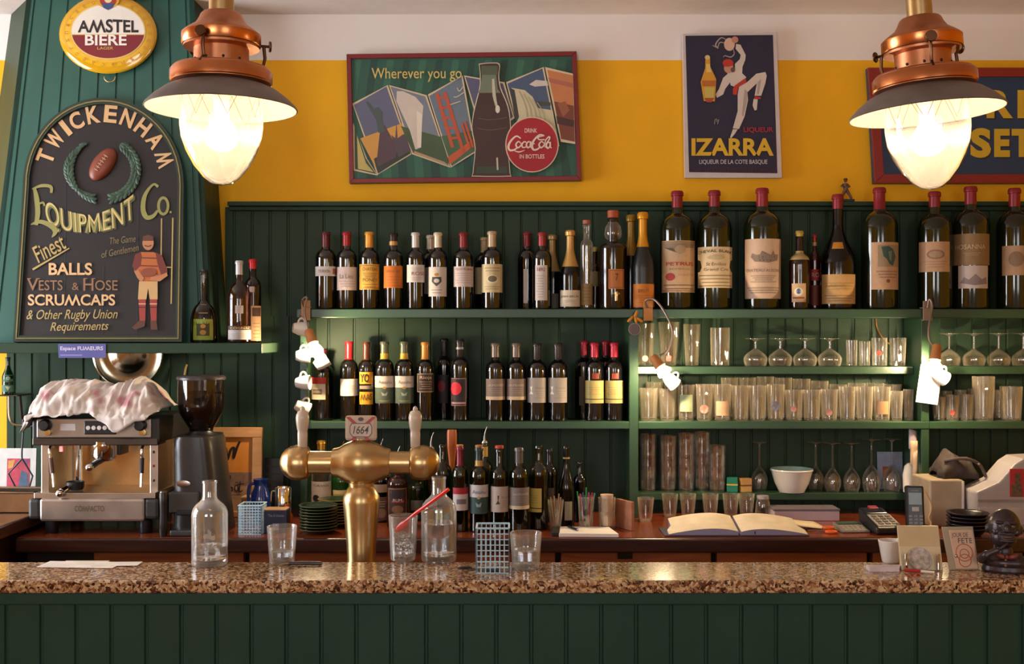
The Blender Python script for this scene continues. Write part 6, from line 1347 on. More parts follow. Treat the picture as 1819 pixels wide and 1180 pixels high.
t = thing('pen', 'black pen lying on the white notepad', 'pen', (X(1018, 3.95), 3.955, ZB + .0165)); MB().tube([(-.014, .035, 0), (.014, -.03, 0)], [.004, .004], 8).build('barrel', M_BLACKP, t); MB().tube([(.014, -.03, 0), (.017, -.037, -.001)], [.003, .001], 8).build('tip', M_STEEL, t)
# ledger
o = Vector((X(1310, 3.93), 3.97, ZB)); t = thing('ledger_book', 'large open ledger book lying on the back counter', 'book', o); q = S(1, 3.95)
MB().box(-.26, .24, -.085, .075, 0, .004).build('cover', mat('#3A3444', .6), t, bevel=.001)
def page(x0, x1, hump, name):
    P = []
    for i in range(17):
        f = i / 16; x = x0 + (x1 - x0) * f
        zt_ = .007 + hump * math.sin(PI * min(1, f * .92 + .08)) ** .7 * (1 - .55 * f)
        P.append([(x * (1 if y < 0 else .93), y, zt_ + .030 * (y + .083) / .153) for y in (-.083, -.04, 0, .035, .070)])
    mb = MB().grid(P)
    lo = [[(p[0], p[1], .0045) for p in r] for r in (P[0], P[-1])]
    edge = MB().grid([[(r[0][0], r[0][1], .0045), r[0]] for r in P], 1, False).grid([[(r[-1][0], r[-1][1], .0045), r[-1]] for r in P], 1, False).grid([[(p[0], p[1], .0045), p] for p in P[-1]], 1, False).grid([[(p[0], p[1], .0045), p] for p in P[0]], 1, False)
    b = len(mb.v); mb.v += edge.v; mb.f += [tuple(b + i for i in f_) for f_ in edge.f]; mb.m += edge.m; mb.s += edge.s
    mb.build(name, [mat('#CDBDA6', .8), mat('#9088A4', .8, noise=.2, nscale=200, stretch=(1, 1, 30))], t)
page(-.005, -.245, .026, 'left_page'); page(.005, .235, .024, 'right_page')
MB().grid([[(.05 + .004 * i, -.084 - .0006, .008 + .010 * j) for j in range(2)] for i in range(2)], 0, False).build('ribbon', mat('#1A2A4A', .6), t)
o = Vector((X(1425, 3.98), 4.09, ZB)); t = thing('loose_papers', 'loose cream papers fanned beside the open ledger', 'paper', o, (0, 0, .15))
MB().grid([[(-.06 + .15 * i / 6, -.08 + .12 * j / 3, .003 + .022 * (1 - i / 6) ** 1.5 + .002 * j) for j in range(4)] for i in range(7)]).build('paper_sheet', mat('#E0CBA8', .8), t, solid=.001)
o = Vector((X(1459, 4.0), 4.0, ZB)); t = thing('scissors', 'orange-handled scissors lying right of the ledger', 'scissors', (o.x + .01, 3.97, ZB + .008)); q = S(1, 4.0)
for sg in (-1, 1):
    MB().tube([(.012 + .018 * math.cos(2 * PI * k / 20) , sg * .018 + .013 * math.sin(2 * PI * k / 20) , .004 * sg) for k in range(20)], .005, 8, closed=True).build('handle', mat('#D2591C', .4), t)
    MB().hexa([(-.005, -.003, -.001), (-.065, sg * .004 - .001, -.001), (-.065, sg * .004 + .001, -.001), (-.005, .006, -.001), (-.005, -.003, .001), (-.065, sg * .004 - .001, .001), (-.065, sg * .004 + .001, .001), (-.005, .006, .001)]).build('blade', M_STEEL, t)
t = thing('archive_box', 'long flat pale lilac box behind the loose papers', 'box', (X(1434, 4.2), 4.255, ZB)); q = S(1, 4.2); MB().box(-58 * q, 58 * q, -.05, .05, 0, (ZBv(4.2) - 909) * q).build('carton', mat('#B8A4AC', .6, noise=.06), t, bevel=.002); MB().box(-59 * q, 59 * q, -.051, .051, (ZBv(4.2) - 908.5) * q, (ZBv(4.2) - 905) * q).build('lid', mat('#6A6068', .6), t, bevel=.001)
t = thing('glass_jar', 'small clear jar with pale lid behind the ledger', 'jar', (X(1355, 4.28), 4.28, ZB)); q = S(1, 4.28)
MB().lathe([(0, 0), (13 * q, 0), (14 * q, .004), (12 * q, .060), (9.5 * q, .072)], 24).build('jar_body', G_CLEAR, t); MB().lathe([(0, .072), (10.5 * q, .072), (10.5 * q, .084), (0, .085)], 24).build('lid', mat('#B8B0B4', .4, .4), t)
o = Vector((X(1514, 3.99), 3.99, ZB)); t = thing('calculator', 'small grey desk calculator beside the card terminal', 'calculator', (o.x, 4.0, ZB), (0, 0, .1)); 
MB().hexa([(-.05, -.045, 0), (.05, -.045, 0), (.05, .05, 0), (-.05, .05, 0), (-.05, -.045, .006), (.05, -.045, .006), (.05, .05, .024), (-.05, .05, .024)]).build('case', mat('#7A7268', .45), t, bevel=.002)
sl = .018 / .095
MB().hexa([(-.042, .02, .0185 + .0005), (.042, .02, .0185 + .0005), (.042, .044, .023 + .0005), (-.042, .044, .023 + .0005), (-.042, .02, .0215), (.042, .02, .0215), (.042, .044, .026), (-.042, .044, .026)]).build('display', mat('#4A5A4E', .2), t)
for i in range(5):
    for j in range(4):
        x, y = -.038 + i * .017, -.040 + j * .0135; z = .006 + (y + .045) * sl
        MB().box(x, x + .012, y, y + .009, z, z + .0035).build('key', mat('#B4AA9C', .5), t)
o = Vector((X(1570, 3.96), 4.0, ZB)); t = thing('card_terminal', 'black and grey bank card terminal on the back counter', 'card terminal', o, (0, 0, .12)); q = S(1, 3.97)
MB().hexa([(-.052, -.085, 0), (.052, -.085, 0), (.045, .085, 0), (-.045, .085, 0), (-.052, -.085, .026), (.052, -.085, .026), (.045, .085, .072), (-.045, .085, .072)]).build('case', M_BLACKP, t, bevel=.008)
def slab(y0, y1, x0, x1, up, m, nm):
    z0 = .026 + (y0 + .085) / .17 * .046; z1 = .026 + (y1 + .085) / .17 * .046
    MB().hexa([(x0, y0, z0), (x1, y0, z0), (x1, y1, z1), (x0, y1, z1), (x0, y0, z0 + up), (x1, y0, z0 + up), (x1, y1, z1 + up), (x0, y1, z1 + up)]).build(nm, m, t, bevel=.001)
slab(-.075, .015, -.042, .042, .003, mat('#9A9088', .4, .4), 'keypad_plate'); slab(.025, .07, -.036, .036, .003, mat('#2A2C34', .15), 'screen'); slab(.055, .078, -.012, .02, .008, mat('#8A2838', .4), 'paper_flap')
for i in range(3):
    for j in range(4): slab(-.068 + j * .020, -.056 + j * .020, -.034 + i * .025, -.016 + i * .025, .006, mat('#5A544E', .5), 'key')
# cordless phone
o = Vector((X(1629, 3.93), 3.945, ZB)); t = thing('cordless_phone', 'black cordless phone standing in its charging cradle', 'phone', o, (-.16, 0, -.12)); q = S(1, 3.94); hp = (ZBv(3.94) - 864) * q
MB().box(-16 * q, 16 * q, -.014, .014, .012, hp).build('handset', mat('#1C1C22', .3, noise=.1), t, bevel=.008)
MB().box(-11 * q, 11 * q, -.0152, -.0138, hp - 34 * q, hp - 13 * q).build('screen', mat('#5A6660', .2), t); MB().box(-7 * q, 7 * q, -.0155, -.0138, hp - 11 * q, hp - 8 * q).build('earpiece', mat('#6A6A70', .4), t)
MB().box(-6 * q, 6 * q, -.0165, -.0138, hp - 46 * q, hp - 38 * q).build('navigation_key', mat('#B8B4B0', .4), t, bevel=.001)
for i in range(3):
    for j in range(5): MB().box((-12 + i * 9) * q, (-6 + i * 9) * q, -.0158, -.0138, hp - (56 + j * 6) * q, hp - (52.5 + j * 6) * q).build('key', mat('#8A8A8C', .5), t)
MB().box(-23 * q, 23 * q, -.03, .04, 0, .012).build('cradle', M_BLACKP, t, bevel=.004)
o = Vector((X(1660, 4.0), 4.0, ZB)); t = thing('phone_cable', 'pale curled cable hanging down behind the phone', 'cable', o)
MB().tube(smooth2([tuple(vec(*p) - o) for p in ((1634, 862, 4.06), (1642, 872, 4.05), (1652, 892, 4.05), (1654, 908, 4.04), (1650, 920, 4.04), (1654, 930, 4.03), (1650, 938, 4.02))], 6), .0032, 8).build('cord_sheath', mat('#C8A478', .5), t)
# till boxes on the right
def px_box(name, label, cat, u0, u1, v0, d0, depth, m, bev=.006):
    x0, x1 = X(u0, d0), X(u1, d0); o = Vector(((x0 + x1) / 2, d0 + depth / 2, ZB)); t = thing(name, label, cat, o)
    MB().box(x0 - o.x, x1 - o.x, -depth / 2, depth / 2, 0, Z(v0, d0) - ZB).build('case', m, t, bevel=bev); return t, o
t, o = px_box('receipt_printer', 'tall beige-grey printer box at the right end of the back counter', 'printer', 1652, 1712, 853, 4.08, .19, mat('#A8947A', .5, noise=.1))
MB().box(.054, .0625, -.099, -.09, .02, Z(855, 4.08) - ZB).build('edge_strip', mat('#D8C8BC', .4), t, bevel=.002)
o = Vector((X(1714, 4.1), 4.185, Z(853, 4.08) + .0006)); t = thing('dark_bag', 'crumpled dark brown bag lying on top of the printer box', 'bag', o); q = S(1, 4.12)
P = []
for i in range(29):
    a = i / 28; u = -40 + 70 * a; row = []
    hh = [(0, 10), (.1, 26), (.38, 48), (.5, 40), (.72, 30), (.86, 34), (1, 6)]
    h_ = lerp_tab(hh, a)
    for j in range(21):
        b = j / 20 * PI; n = mnoise.noise(Vector((a * 4, b * 1.4, 3))) 
        row.append((u * q * (1 + .1 * n), -.075 * math.cos(b) * (1 + .2 * n) * (1 if a > .05 and a < .95 else .6), max(.0, h_ * q * math.sin(b) ** .6 * (1 + .12 * n))))
    P.append(row)
MB().grid(P).build('bag_body', mat('#3A2C28', .8, noise=.3, nscale=30, bump=.3), t, sharp=180, solid=.002)
MB().tube(smooth2([(-30 * q, -.05, 30 * q), (0, -.075, 36 * q), (26 * q, -.08, 26 * q), (38 * q, -.08, 4 * q)], 5), .006, 8).build('strap', mat('#4A3A34', .7), t); MB().ell((24 * q, -.088, 27 * q), .004, .004, .004).build('stud', M_BRASS, t)
# cash register: sloped white body
o = Vector((X(1790, 3.98), 4.115, ZB)); t = thing('cash_register', 'pale sloping cash register with red picture sticker at the right edge', 'cash register', o); q = S(1, 3.98); zc_ = lambda v: Z(v, 3.98) - ZB
pts = [(X(u, 3.98) - o.x, -.12, zc_(v)) for u, v in ((1738, 944), (1900, 944), (1900, 812), (1822, 816), (1806, 826), (1778, 858), (1738, 876))]
MB().prism([Vector((p[0], p[1], max(.0, p[2]))) for p in pts], (0, .145, 0)).build('case', mat('#A89E9C', .45, noise=.05), t, bevel=.006)
MB().box(X(1740, 3.98) - o.x, X(1900, 3.98) - o.x, -.1245, -.119, zc_(893), zc_(889)).build('seam', mat('#8A7C76', .5), t)
MB().box(X(1741, 3.98) - o.x, X(1900, 3.98) - o.x, -.126, -.118, .02, zc_(902)).build('drawer', mat('#B0A6A2', .45), t, bevel=.003)
st = MB().box(X(1797, 3.98) - o.x, X(1822, 3.98) - o.x, -.1225, -.119, zc_(884), zc_(834)).build('sticker', mat('#B02228', .5), t)
MB().box(X(1800, 3.98) - o.x, X(1818, 3.98) - o.x, -.124, -.122, zc_(883), zc_(862)).box(X(1806, 3.98) - o.x, X(1815, 3.98) - o.x, -.124, -.122, zc_(862), zc_(842)).build('sticker_picture', mat('#5A4A34', .5, noise=.5, nscale=80), st)
# black bowls
q = S(1, 3.9)
root = None
for k in range(5):
    loc = (X(1722, 3.9), 3.915, ZB + k * .0125)
    if root is None:
        root = thing('black_bowl', 'black plastic bowl in the stack in front of the printer box', 'bowl', loc, (0, 0, 0), 'stack of black bowls'); r = 36 * q
        MB().lathe([(0, 0), (r * .6, 0), (r * .9, .022), (r * .985, .027), (r, .030), (r * .96, .030), (r * .86, .025), (r * .58, .004), (0, .004)], 40).build('bowl_body', mat('#16131A', .25, noise=.1), root)
        MB().tube([(r * .99 * math.cos(2 * PI * i / 40), r * .99 * math.sin(2 * PI * i / 40), .0285) for i in range(40)], .0022, 6, closed=True).build('rim', mat('#2A2028', .25), root)
    else: dup(root, loc)
# ================================================================== front counter
ZC = zC + .0004
fd = lambda v: (CAMZ - zC) * F / (v - CY)                        # depth at which the counter top shows at a row
# beer tower (stands on the service ledge behind the granite)
o = Vector((X(641, 3.06), 3.07, zLEDGE + .0004)); t = thing('beer_tap', 'brass two-handled beer tap tower rising behind the granite counter', 'beer tap', o); d_ = 3.07; q = S(1, d_); zt_ = lambda v: Z(v, d_) - o.z
MB().lathe([(0, 0), (30 * q, 0), (31 * q, .006), (26 * q, .02), (25 * q, zt_(990)), (26 * q, zt_(970)), (30 * q, zt_(920)), (32.5 * q, zt_(892)), (32 * q, zt_(882)), (25 * q, zt_(868)), (22 * q, zt_(864)), (22.5 * q, zt_(858)), (20 * q, zt_(855)), (19 * q, zt_(848)), (0, zt_(846))], 48).build('column', M_BRASS, t)
Mx = Matrix.Rotation(PI / 2, 4, 'Y')
cz = zt_(822)
def along(pr, name, m=M_BRASS): return MB().lathe([(r * q, (u - 641) * q) for u, r in pr], 40, (0, 0, cz), 0, Mx).build(name, m, t)
along([(590, 0), (590, 24), (592, 25), (602, 27), (612, 34), (628, 40), (641, 42), (654, 40), (670, 34), (682, 27), (690, 25), (692, 24), (692, 0)], 'center_globe')
along([(546, 20), (592, 20)], 'arm_tube'); along([(690, 20), (730, 20)], 'arm_tube')
def endpart(sg):
    pr = [(727, 18), (728, 24), (731, 28), (740, 30.5), (752, 31), (762, 29), (763, 28), (771, 23), (777, 15), (780, 6), (780.5, 0)]
    pr = [(1282 - u - 5 if sg < 0 else u, r) for u, r in pr]
    return along(pr if sg > 0 else pr[::-1], 'end_globe')
endpart(1); endpart(-1)
MB().lathe([(20 * q, zt_(848)), (26 * q, zt_(838)), (24 * q, zt_(826))], 40).build('neck_collar', M_BRASS, t)
for u, tp, dx in ((537, 712, 0), (737, 727, 0)):
    ex = (u - 641) * q
    h_ = MB().lathe([(0, zt_(796)), (7.5 * q, zt_(796)), (8.5 * q, zt_(793)), (9 * q, zt_(770)), (8.5 * q, zt_(766)), (9.5 * q, zt_(763)), (11.5 * q, zt_(750)), (12 * q, zt_(742)), (11 * q, zt_(736)), (9.5 * q, zt_(734)), (9 * q, zt_(732)), (7 * q, zt_(730)), (4 * q, zt_(729)), (4.5 * q, zt_(727)), (3 * q, zt_(723)), (0, zt_(721))], 24, (ex, -.004, 0)).build('tap_handle', mat('#C9B8A4', .3, noise=.06, coat=.3), t)
    MB().lathe([(0, zt_(800)), (6 * q, zt_(800)), (6 * q, zt_(795)), (0, zt_(795))], 18, (ex, -.004, 0)).build('handle_ferrule', M_BRASS, h_)
    MB().lathe([(0, zt_(862)), (7 * q, zt_(860)), (8 * q, zt_(846)), (0, zt_(840))], 18, (ex, -.02, 0)).tube([(ex, -.02, zt_(850)), (ex, -.05, zt_(856)), (ex, -.06, zt_(872))], .008, 10).build('spout', M_BRASS, t) if False else None
b_ = MB().box(-28 * q, 28 * q, -.012, .004, zt_(783), zt_(738)).build('badge_plate', mat('#C8B09C', .35, noise=.04), t, bevel=.008)
MB().lathe([(0, zt_(790)), (9 * q, zt_(790)), (9 * q, zt_(780)), (0, zt_(780))], 20).build('badge_mount', M_BRASS, t)
A = Art((0, d_ - .0128, 0), (0, -1, 0), o); A.fill([(614, 741), (622, 741), (634, 752), (630, 756)], mat('#B03030', .4)); A.fill([(661, 741), (668, 741), (652, 756), (648, 752)], mat('#B03030', .4)); A.fill([(622, 782), (630, 774), (634, 777), (630, 783)], mat('#B03030', .4)); A.fill([(658, 782), (650, 774), (646, 777), (652, 783)], mat('#B03030', .4))
A.fill([(624, 752), (658, 752), (661, 758), (661, 770), (656, 777), (626, 777), (621, 770), (621, 758)], mat('#6A5A54', .4)); A.fill([(625, 753.5), (657, 753.5), (659.5, 758.5), (659.5, 769.5), (655, 775.5), (627, 775.5), (622.5, 769.5), (622.5, 758.5)], mat('#CDB8A6', .4))
A.disc(641, 745, 5, 3.5, mat('#4A3A3A', .4)); A.text('1664', 641, 764, 28, 14, mat('#3A2A2E', .4), shear=.25, bold=.01)
A.build('badge_print', b_)
# water bottles and glasses on the granite
G_NEAR = glass('near_glass', (.975, .98, .985), '#F2EEE8', .8, 2.0, .03)
def gl_solid(name, label, u, vb, w, prof, m=G_NEAR, cat='glass', extra=None):
    d = fd(vb) + S(w, fd(vb)) / 2; q = S(1, d); t = thing(name, label, cat, (X(u, d), d, ZC))
    MB().lathe([(r * q, z * q) for r, z in prof], 48).build('glass_body', m, t); return t, q
wb = [(0, 2), (26, 0), (30, 1), (31.5, 5), (31.5, 88), (31, 94), (28.5, 101), (24, 107), (18, 112), (13.5, 117), (12.3, 122), (12, 144), (13, 145), (13, 149), (11.5, 149), (11, 122), (12.3, 116.5), (17, 110.5), (23, 105.5), (27, 100), (29.8, 93), (30.2, 88), (30.2, 12), (26, 9), (0, 8)]
for nm, u, vb, lev, lb in (('a', 372.5, 1010, 34, 'tall clear glass water bottle on the granite before the coffee grinder'), ('b', 779.5, 1003, 68, 'tall clear glass water bottle on the granite right of the red-straw glass')):
    t, q = gl_solid('water_bottle', lb, u, vb, 63, wb, cat='bottle')
    MB().lathe([(0, 9 * q), (25.6 * q, 10 * q), (29.8 * q, 13 * q), (29.8 * q, lev * q), (0, lev * q)], 40).build('water', G_WATER, t)
    if nm == 'a':
        mb = MB(); R0 = 31.7 * q
        for (u0, u1, v0, v1) in ((-.25, .35, 50, 58), (-.35, .45, 28, 40), (-.05, .15, 58, 66)): mb.grid([[(R0 * math.sin(u0 + (u1 - u0) * i / 6 + .2), -R0 * math.cos(u0 + (u1 - u0) * i / 6 + .2), (v0 + (v1 - v0) * j + 2 * math.sin(i)) * q) for j in range(2)] for i in range(7)])
        mb.build('etched_emblem', glass('etched', (.9, .9, .9), '#E8E4DC', .3, .6, .45), t)
tg = lambda h, rb, rt: [(0, 1), (rb - 2, 0), (rb, 2), (rt, h - 1), (rt - .8, h), (rt - 1.6, h - 1), (rb - 1.8, 10), (rb - 4, 8), (0, 8)]
t, q = gl_solid('water_glass', 'clear tumbler on the granite with black opener beside it, left of the tap', 501, 1006, 53, tg(66, 22, 26.5)); MB().lathe([(0, 8.3 * q), (19 * q, 9 * q), (21 * q, 22 * q), (0, 24 * q)], 32).build('ice_melt', G_WATER, t)
t1, q1 = gl_solid('water_glass', 'ribbed tumbler of water and ice with a red straw on the granite', 716, 1001, 52, tg(80, 21, 26)); MB().lathe([(0, 8.3 * q1), (18.4 * q1, 9 * q1), (21.5 * q1, 44 * q1), (0, 45 * q1)], 32).build('water', G_WATER, t1)
mb = MB()
for k in range(14): a = 2 * PI * k / 14; mb.tube([(21.6 * q1 * math.cos(a), 21.6 * q1 * math.sin(a), 3 * q1), (23.6 * q1 * math.cos(a), 23.6 * q1 * math.sin(a), 40 * q1)], 1.2 * q1, 6)
mb.build('glass_ribs', G_NEAR, t1)
for k, (x, y, z, r) in enumerate(((-5, 3, 34, .5), (7, -4, 30, 1.1), (0, 6, 22, .2))): MB().box(-6 * q1, 6 * q1, -6 * q1, 6 * q1, -6 * q1, 6 * q1).build('ice_cube', G_SOLID, t1, (x * q1, y * q1, z * q1), (r, r * .7, r), bevel=.002)
o = t1.location.copy(); s_ = thing('red_straw', 'translucent red spoon straw leaning out of the iced glass towards the bottle', 'drinking straw', o)
a, b = Vector((-14 * q1, 2 * q1, 36 * q1)), Vector((85 * q1, 10 * q1, 131 * q1))
a = Vector((-11 * q1, -3 * q1, 30 * q1)); b = Vector((24.6 * q1, -3 * q1, 76 * q1)); dirv = (b - a).normalized(); e = a + dirv * 135 * q1; e.y -= 40 * q1
m_red = mat('#F0281C', .25, noise=.05, coat=.4)
MB().tube(smooth2([tuple(Vector(p) * q1) for p in ((-4, 5, 61), (25, -17, 87), (45, -36, 103), (84, -56, 134))], 3), 3.2 * q1, 10).build('tube', m_red, s_)
dirv = Vector((95, -59, 78)).normalized()
MB().ell(Vector((-2, 3, 61)) * q1, 3 * q1, 7 * q1, 19 * q1, 0, 16, 10, dirv.to_track_quat('Z', 'Y').to_matrix()).build('spoon_tip', m_red, s_)
t, q = gl_solid('water_glass', 'low clear tumbler with a little water right of the blue basket', 934, 1015, 56, tg(63, 24, 28.5)); MB().lathe([(0, 8.3 * q), (21.5 * q, 9 * q), (23.5 * q, 32 * q), (0, 32.5 * q)], 32).build('water', G_WATER, t)
basket(846, 904, 939, 2.83, ZC, 'large pale blue wire basket standing on the granite counter', 7, 8, .075)
d = fd(1005); q = S(1, d)
t = thing('bottle_opener', 'black waiter corkscrew lying on the granite left of the tap', 'corkscrew', (X(540, d), d, ZC + .005)); MB().tube([(-26 * q, 0, 0), (0, 0, .001), (32 * q, 0, 0)], [.004, .005, .005], 10).build('body', mat('#2A2224', .35), t); MB().tube([(-26 * q, 0, 0), (-38 * q, -.01, 0), (-44 * q, -.03, -.003)], [.002, .002, .001], 8).build('worm', M_CHROME, t)
d = fd(1012); q = S(1, d)
t = thing('teaspoon', 'dark-handled teaspoon lying on the granite in front of the blue basket', 'spoon', (X(832, d), d, ZC + .004)); MB().ell((-6 * q, -.012, .002), 14 * q, .008, .004, 0, 16, 8, Matrix.Rotation(.3, 3, 'Z')).build('bowl', mat('#3A3434', .3, .6), t); MB().tube([(4 * q, -.006, .001), (30 * q, .02, 0)], [.003, .002], 8).build('handle', M_STEEL, t)
d = fd(1016); t = thing('bottle_stopper', 'small dark bottle stopper lying right of the teaspoon', 'stopper', (X(873, d), d - .012, ZC + .005)); MB().tube([(-9 * q, 0, 0), (8 * q, .004, 0)], [.0035, .005], 10).build('plug', mat('#2E2C30', .35), t); MB().ell((11 * q, .004, .001), .007, .006, .0055).build('knob', mat('#3A3A40', .25, .5), t)
for i, (u0, u1, v0, v1, lb, rz) in enumerate(((112, 190, 997, 1003, 'cream paper slip lying under the folded sheet at far left of the granite', .0), (75, 212, 999, 1010, 'white folded paper sheet lying at far left of the granite', -.06), (168, 248, 1000, 1007, 'white receipt slip right of the folded sheet on the granite', .05))):
    da, db = fd(v1), fd(v0); d = (da + db) / 2; t = thing('paper_slip', lb, 'paper', (X((u0 + u1) / 2, d), d, ZC + .0004 + i * .0006), (0, 0, rz)); w_ = S(u1 - u0, d) / 2; l = max(.02, (db - da) / 2)
    MB().box(-w_, w_, -l, l, 0, .0005).build('paper_sheet', mat('#E4DED6' if i else '#D8C8A8', .8), t)
# right end of the granite
d = fd(1003) + .03; q = S(1, d)
t = thing('white_cup', 'plain white handleless cup at the right end of the granite counter', 'cup', (X(1582, d), d, ZC)); MB().lathe([(0, .001), (14 * q, 0), (15 * q, 2 * q), (21.5 * q, 38 * q), (20.8 * q, 39 * q), (20 * q, 38 * q), (14 * q, 4 * q), (0, 4 * q)], 36).build('cup_body', M_PORC, t)
d = fd(1014); q = S(1, d); o = Vector((X(1640, d), d + .012, ZC)); t = thing('desk_calendar', 'cream upright coin tray stand with a round glass dish on the granite', 'stand', o, (0, 0, -.03))
MB().hexa([(-37 * q, -.004, 0), (37 * q, -.004, 0), (37 * q, .004, 0), (-37 * q, .004, 0), (-36 * q, .030, 74 * q), (37 * q, .030, 74 * q), (37 * q, .038, 74 * q), (-36 * q, .038, 74 * q)]).build('back_panel', mat('#CDB890', .5, noise=.05), t, bevel=.001)
MB().hexa([(-37 * q, -.009, 0), (36 * q, -.009, 0), (36 * q, -.005, 0), (-37 * q, -.005, 0), (-37 * q, .010, 40 * q), (36 * q, .010, 40 * q), (36 * q, .013, 40 * q), (-37 * q, .013, 40 * q)]).build('front_pocket', mat('#D8C8A4', .45, noise=.05), t, bevel=.001)
Mx = Matrix.Rotation(PI / 2 - .42, 4, 'X')
MB().lathe([(0, 0), (20 * q, 0), (21 * q, .003), (20 * q, .006), (16 * q, .004), (0, .003)], 36, (-5 * q, -.006, 19 * q), 0, Mx).build('round_disc', mat('#B0A8A0', .3, noise=.5, nscale=90), t)
for u in (-30, 26): MB().lathe([(0, 0), (3.2 * q, 0), (3.2 * q, 28 * q), (0, 28 * q)], 14, (u * q, -.014, 2 * q)).build('clip_post', M_CHROME, t)
d = fd(1012); q = S(1, d); o = Vector((X(1570, d), d - .01, ZC)); t = thing('card_stack', 'small stack of white visiting cards in front of the white cup', 'cards', o); MB().hexa([(-32 * q, -.02, 0), (20 * q, -.02, 0), (32 * q, .018, 0), (-30 * q, .018, 0), (-32 * q, -.02, .010), (20 * q, -.02, .010), (32 * q, .018, .010), (-30 * q, .018, .010)]).build('card_block', mat('#D8CCD4', .7), t)
d = fd(1017); q = S(1, d); t = thing('red_pen', 'red and white pen lying before the cream stand', 'pen', (X(1632, d), d - .016, ZC + .004), (0, 0, 0)); MB().tube([(-26 * q, .012, .002), (0, .004, .001)], .0042, 8).build('barrel', mat('#B02028', .3), t); MB().tube([(0, .004, .001), (22 * q, -.006, 0)], [.0036, .003], 8).build('cap', M_PAPER, t)
d = fd(1014); q = S(1, d); o = Vector((X(1715, d), d + .008, ZC)); t = thing('card_holder', 'slanted clear card holder with hand-lettered orange picture card', 'card holder', o, (-.25, 0, .05))
mb = MB().hexa([(-27 * q, -.002, 0), (27 * q, -.002, 0), (27 * q, .002, 0), (-27 * q, .002, 0), (-33 * q, -.002, 76 * q), (24 * q, -.002, 76 * q), (24 * q, .002, 76 * q), (-33 * q, .002, 76 * q)]); mb.build('stand_panel', mat('#A89C88', .35, noise=.05), t, bevel=.0008)
cd = MB().hexa([(-16 * q, -.0045, 2 * q), (24 * q, -.0045, 2 * q), (24 * q, -.0024, 2 * q), (-16 * q, -.0024, 2 * q), (-22 * q, -.0045, 70 * q), (21 * q, -.0045, 70 * q), (21 * q, -.0024, 70 * q), (-22 * q, -.0024, 70 * q)]).build('picture_card', mat('#D8B8A0', .6, noise=.08), t, bevel=.001)
mb = MB()
for s_, x, z, w_, h_ in (('JOUR DE', -3, 60, 30, 10), ('FETE', 6, 51, 26, 9)):
    vs, fs, _ = text2d(s_); b = mb.add([((x + w_ * (a - .5)) * q, -.0052, (z + h_ * (c - .5)) * q) for a, c in vs]); [mb.face([b + i for i in f]) for f in fs]
mb.build('lettering', mat('#4A3A38', .6), cd)
mb = MB()
for r0, cx_, cz_ in ((15, 2, 30), (8, 2, 28), (11, 2, 16)): mb.tube([((cx_ + r0 * math.cos(2 * PI * k / 28)) * q, -.0052, (cz_ + r0 * math.sin(2 * PI * k / 28)) * q) for k in range(28)], .0012, 5, closed=True)
mb.build('drawing', mat('#C8643A', .6), cd)
MB().ell((-14 * q, -.006, 24 * q), .004, .003, .004).build('clip', M_STEEL, t)
# cast bust
d = fd(1022) + .04; q = S(1, d); o = Vector((X(1786, d), d + .004, ZC)); t = thing('cast_bust', 'dark cast-metal bust of a man in red bow tie, one hand raised to his chin', 'figurine', o, (0, 0, -.36))
mb = MB()
E = lambda u, y, v, a, b_, c, M=None: mb.ell(((u - 1782) * q, y, (1026 - v) * q), a * q, b_ * q, c * q, 0, 24, 16, M)
E(1784, .0, 1009, 42, 26, 16.5); mb.lathe([(0, 0), (40 * q, 0), (41 * q, 4 * q), (38 * q, 12 * q)], 32, (2 * q, 0, 0), 0, None, sy=.62)
E(1782, .0, 992, 14, 13, 16)
E(1781, .0, 946, 27, 28, 31); E(1780, -.012, 964, 22, 20, 20)                      # skull, jaw
E(1784, -.0405, 946, 5, 6, 7); E(1784, -.0435, 949, 7.5, 4.5, 4)                    # nose
E(1785, -.036, 955, 14, 6, 3.2); E(1785, -.035, 968, 13, 6, 4)                      # mouth ridges
E(1773, -.034, 936, 8, 5, 2.6); E(1794, -.033, 936, 8, 5, 2.6)                      # brows
E(1768, -.027, 953, 7, 6, 7); E(1801, -.025, 953, 6, 6, 7); E(1784, -.028, 972, 10, 7, 6)   # cheeks, chin
E(1754, .004, 952, 4.5, 6, 8); E(1808, .004, 952, 4.5, 6, 8)                        # ears
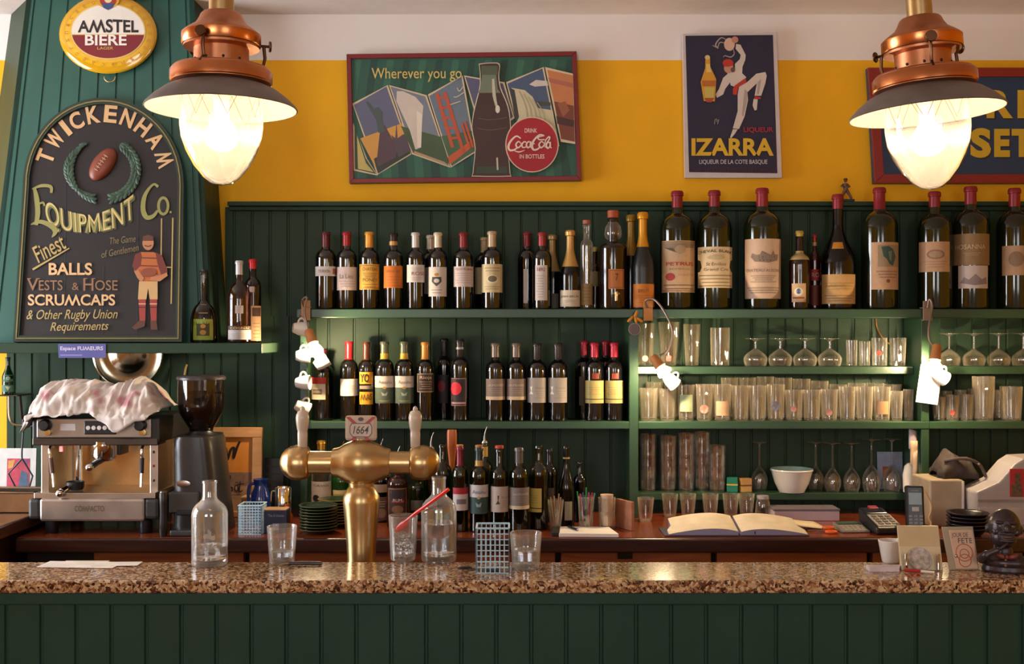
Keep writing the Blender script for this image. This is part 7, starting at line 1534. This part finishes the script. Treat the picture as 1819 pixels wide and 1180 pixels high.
mb.tube(smooth2([((1750 - 1782) * q, .0, 22 * q), ((1744 - 1782) * q, -.03, 24 * q), ((1752 - 1782) * q, -.05, 34 * q), ((1770 - 1782) * q, -.052, 44 * q)], 5), [9 * q] * 6 + [8 * q] * 5 + [5.5 * q] * 5, 12)
for k in range(4): mb.tube([((1766 + 2 * k - 1782) * q, -.053 - .002 * (k % 2), (40 + 2 * k) * q), ((1775 + 2 * k - 1782) * q, -.052, (46 + 2.2 * k) * q), ((1781 + 1.4 * k - 1782) * q, -.046, (50 + 2 * k) * q)], [2.4 * q, 2.2 * q, 1.7 * q], 8)
mb.tube([((1764 - 1782) * q, -.05, 44 * q), ((1764 - 1782) * q, -.047, 52 * q)], [2.6 * q, 1.8 * q], 8)
f = mb.build('figure', mat('#40363A', .34, .5, noise=.25, nscale=60), t); rm = f.modifiers.new('remesh', 'REMESH'); rm.mode = 'VOXEL'; rm.voxel_size = .0012; rm.use_smooth_shade = True
for u in (1774, 1794):
    MB().ell(((u - 1782) * q, -.0372, (1026 - 942) * q), 3.4 * q, 2.4 * q, 2.4 * q).build('eye', mat('#6A5A50', .25), t)
MB().tube([((1785 - 1782 + 12 * math.cos(2 * PI * k / 24)) * q, -.0412 + .005 * abs(math.cos(2 * PI * k / 24)), (1026 - 961 + 4.2 * math.sin(2 * PI * k / 24)) * q) for k in range(24)], 1.5 * q, 8, closed=True).build('lips', mat('#524442', .35, .2), t)
MB().ell((3 * q, -.0385, (1026 - 961) * q), 10 * q, 2.5 * q, 3.4 * q).build('teeth', mat('#4A3228', .4), t)
mb = MB(); mb.ell((-8 * q, -.036, 31 * q), 9 * q, 4 * q, 4.5 * q, 0, 14, 8, Matrix.Rotation(.35, 3, 'Y')).ell((12 * q, -.036, 31 * q), 9 * q, 4 * q, 4.5 * q, 0, 14, 8, Matrix.Rotation(-.35, 3, 'Y')).ell((2 * q, -.038, 30 * q), 3.5 * q, 3.5 * q, 4 * q, 0, 12, 8); mb.build('bow_tie', mat('#7A3426', .45, noise=.4, nscale=120), t)
for k in range(2): MB().ell((0, -.0395 + .001 * k, (25 - 10 * k) * q), 2.2 * q, 1.8 * q, 2.2 * q).build('waistcoat_button', mat('#8A5A3C', .4), t)
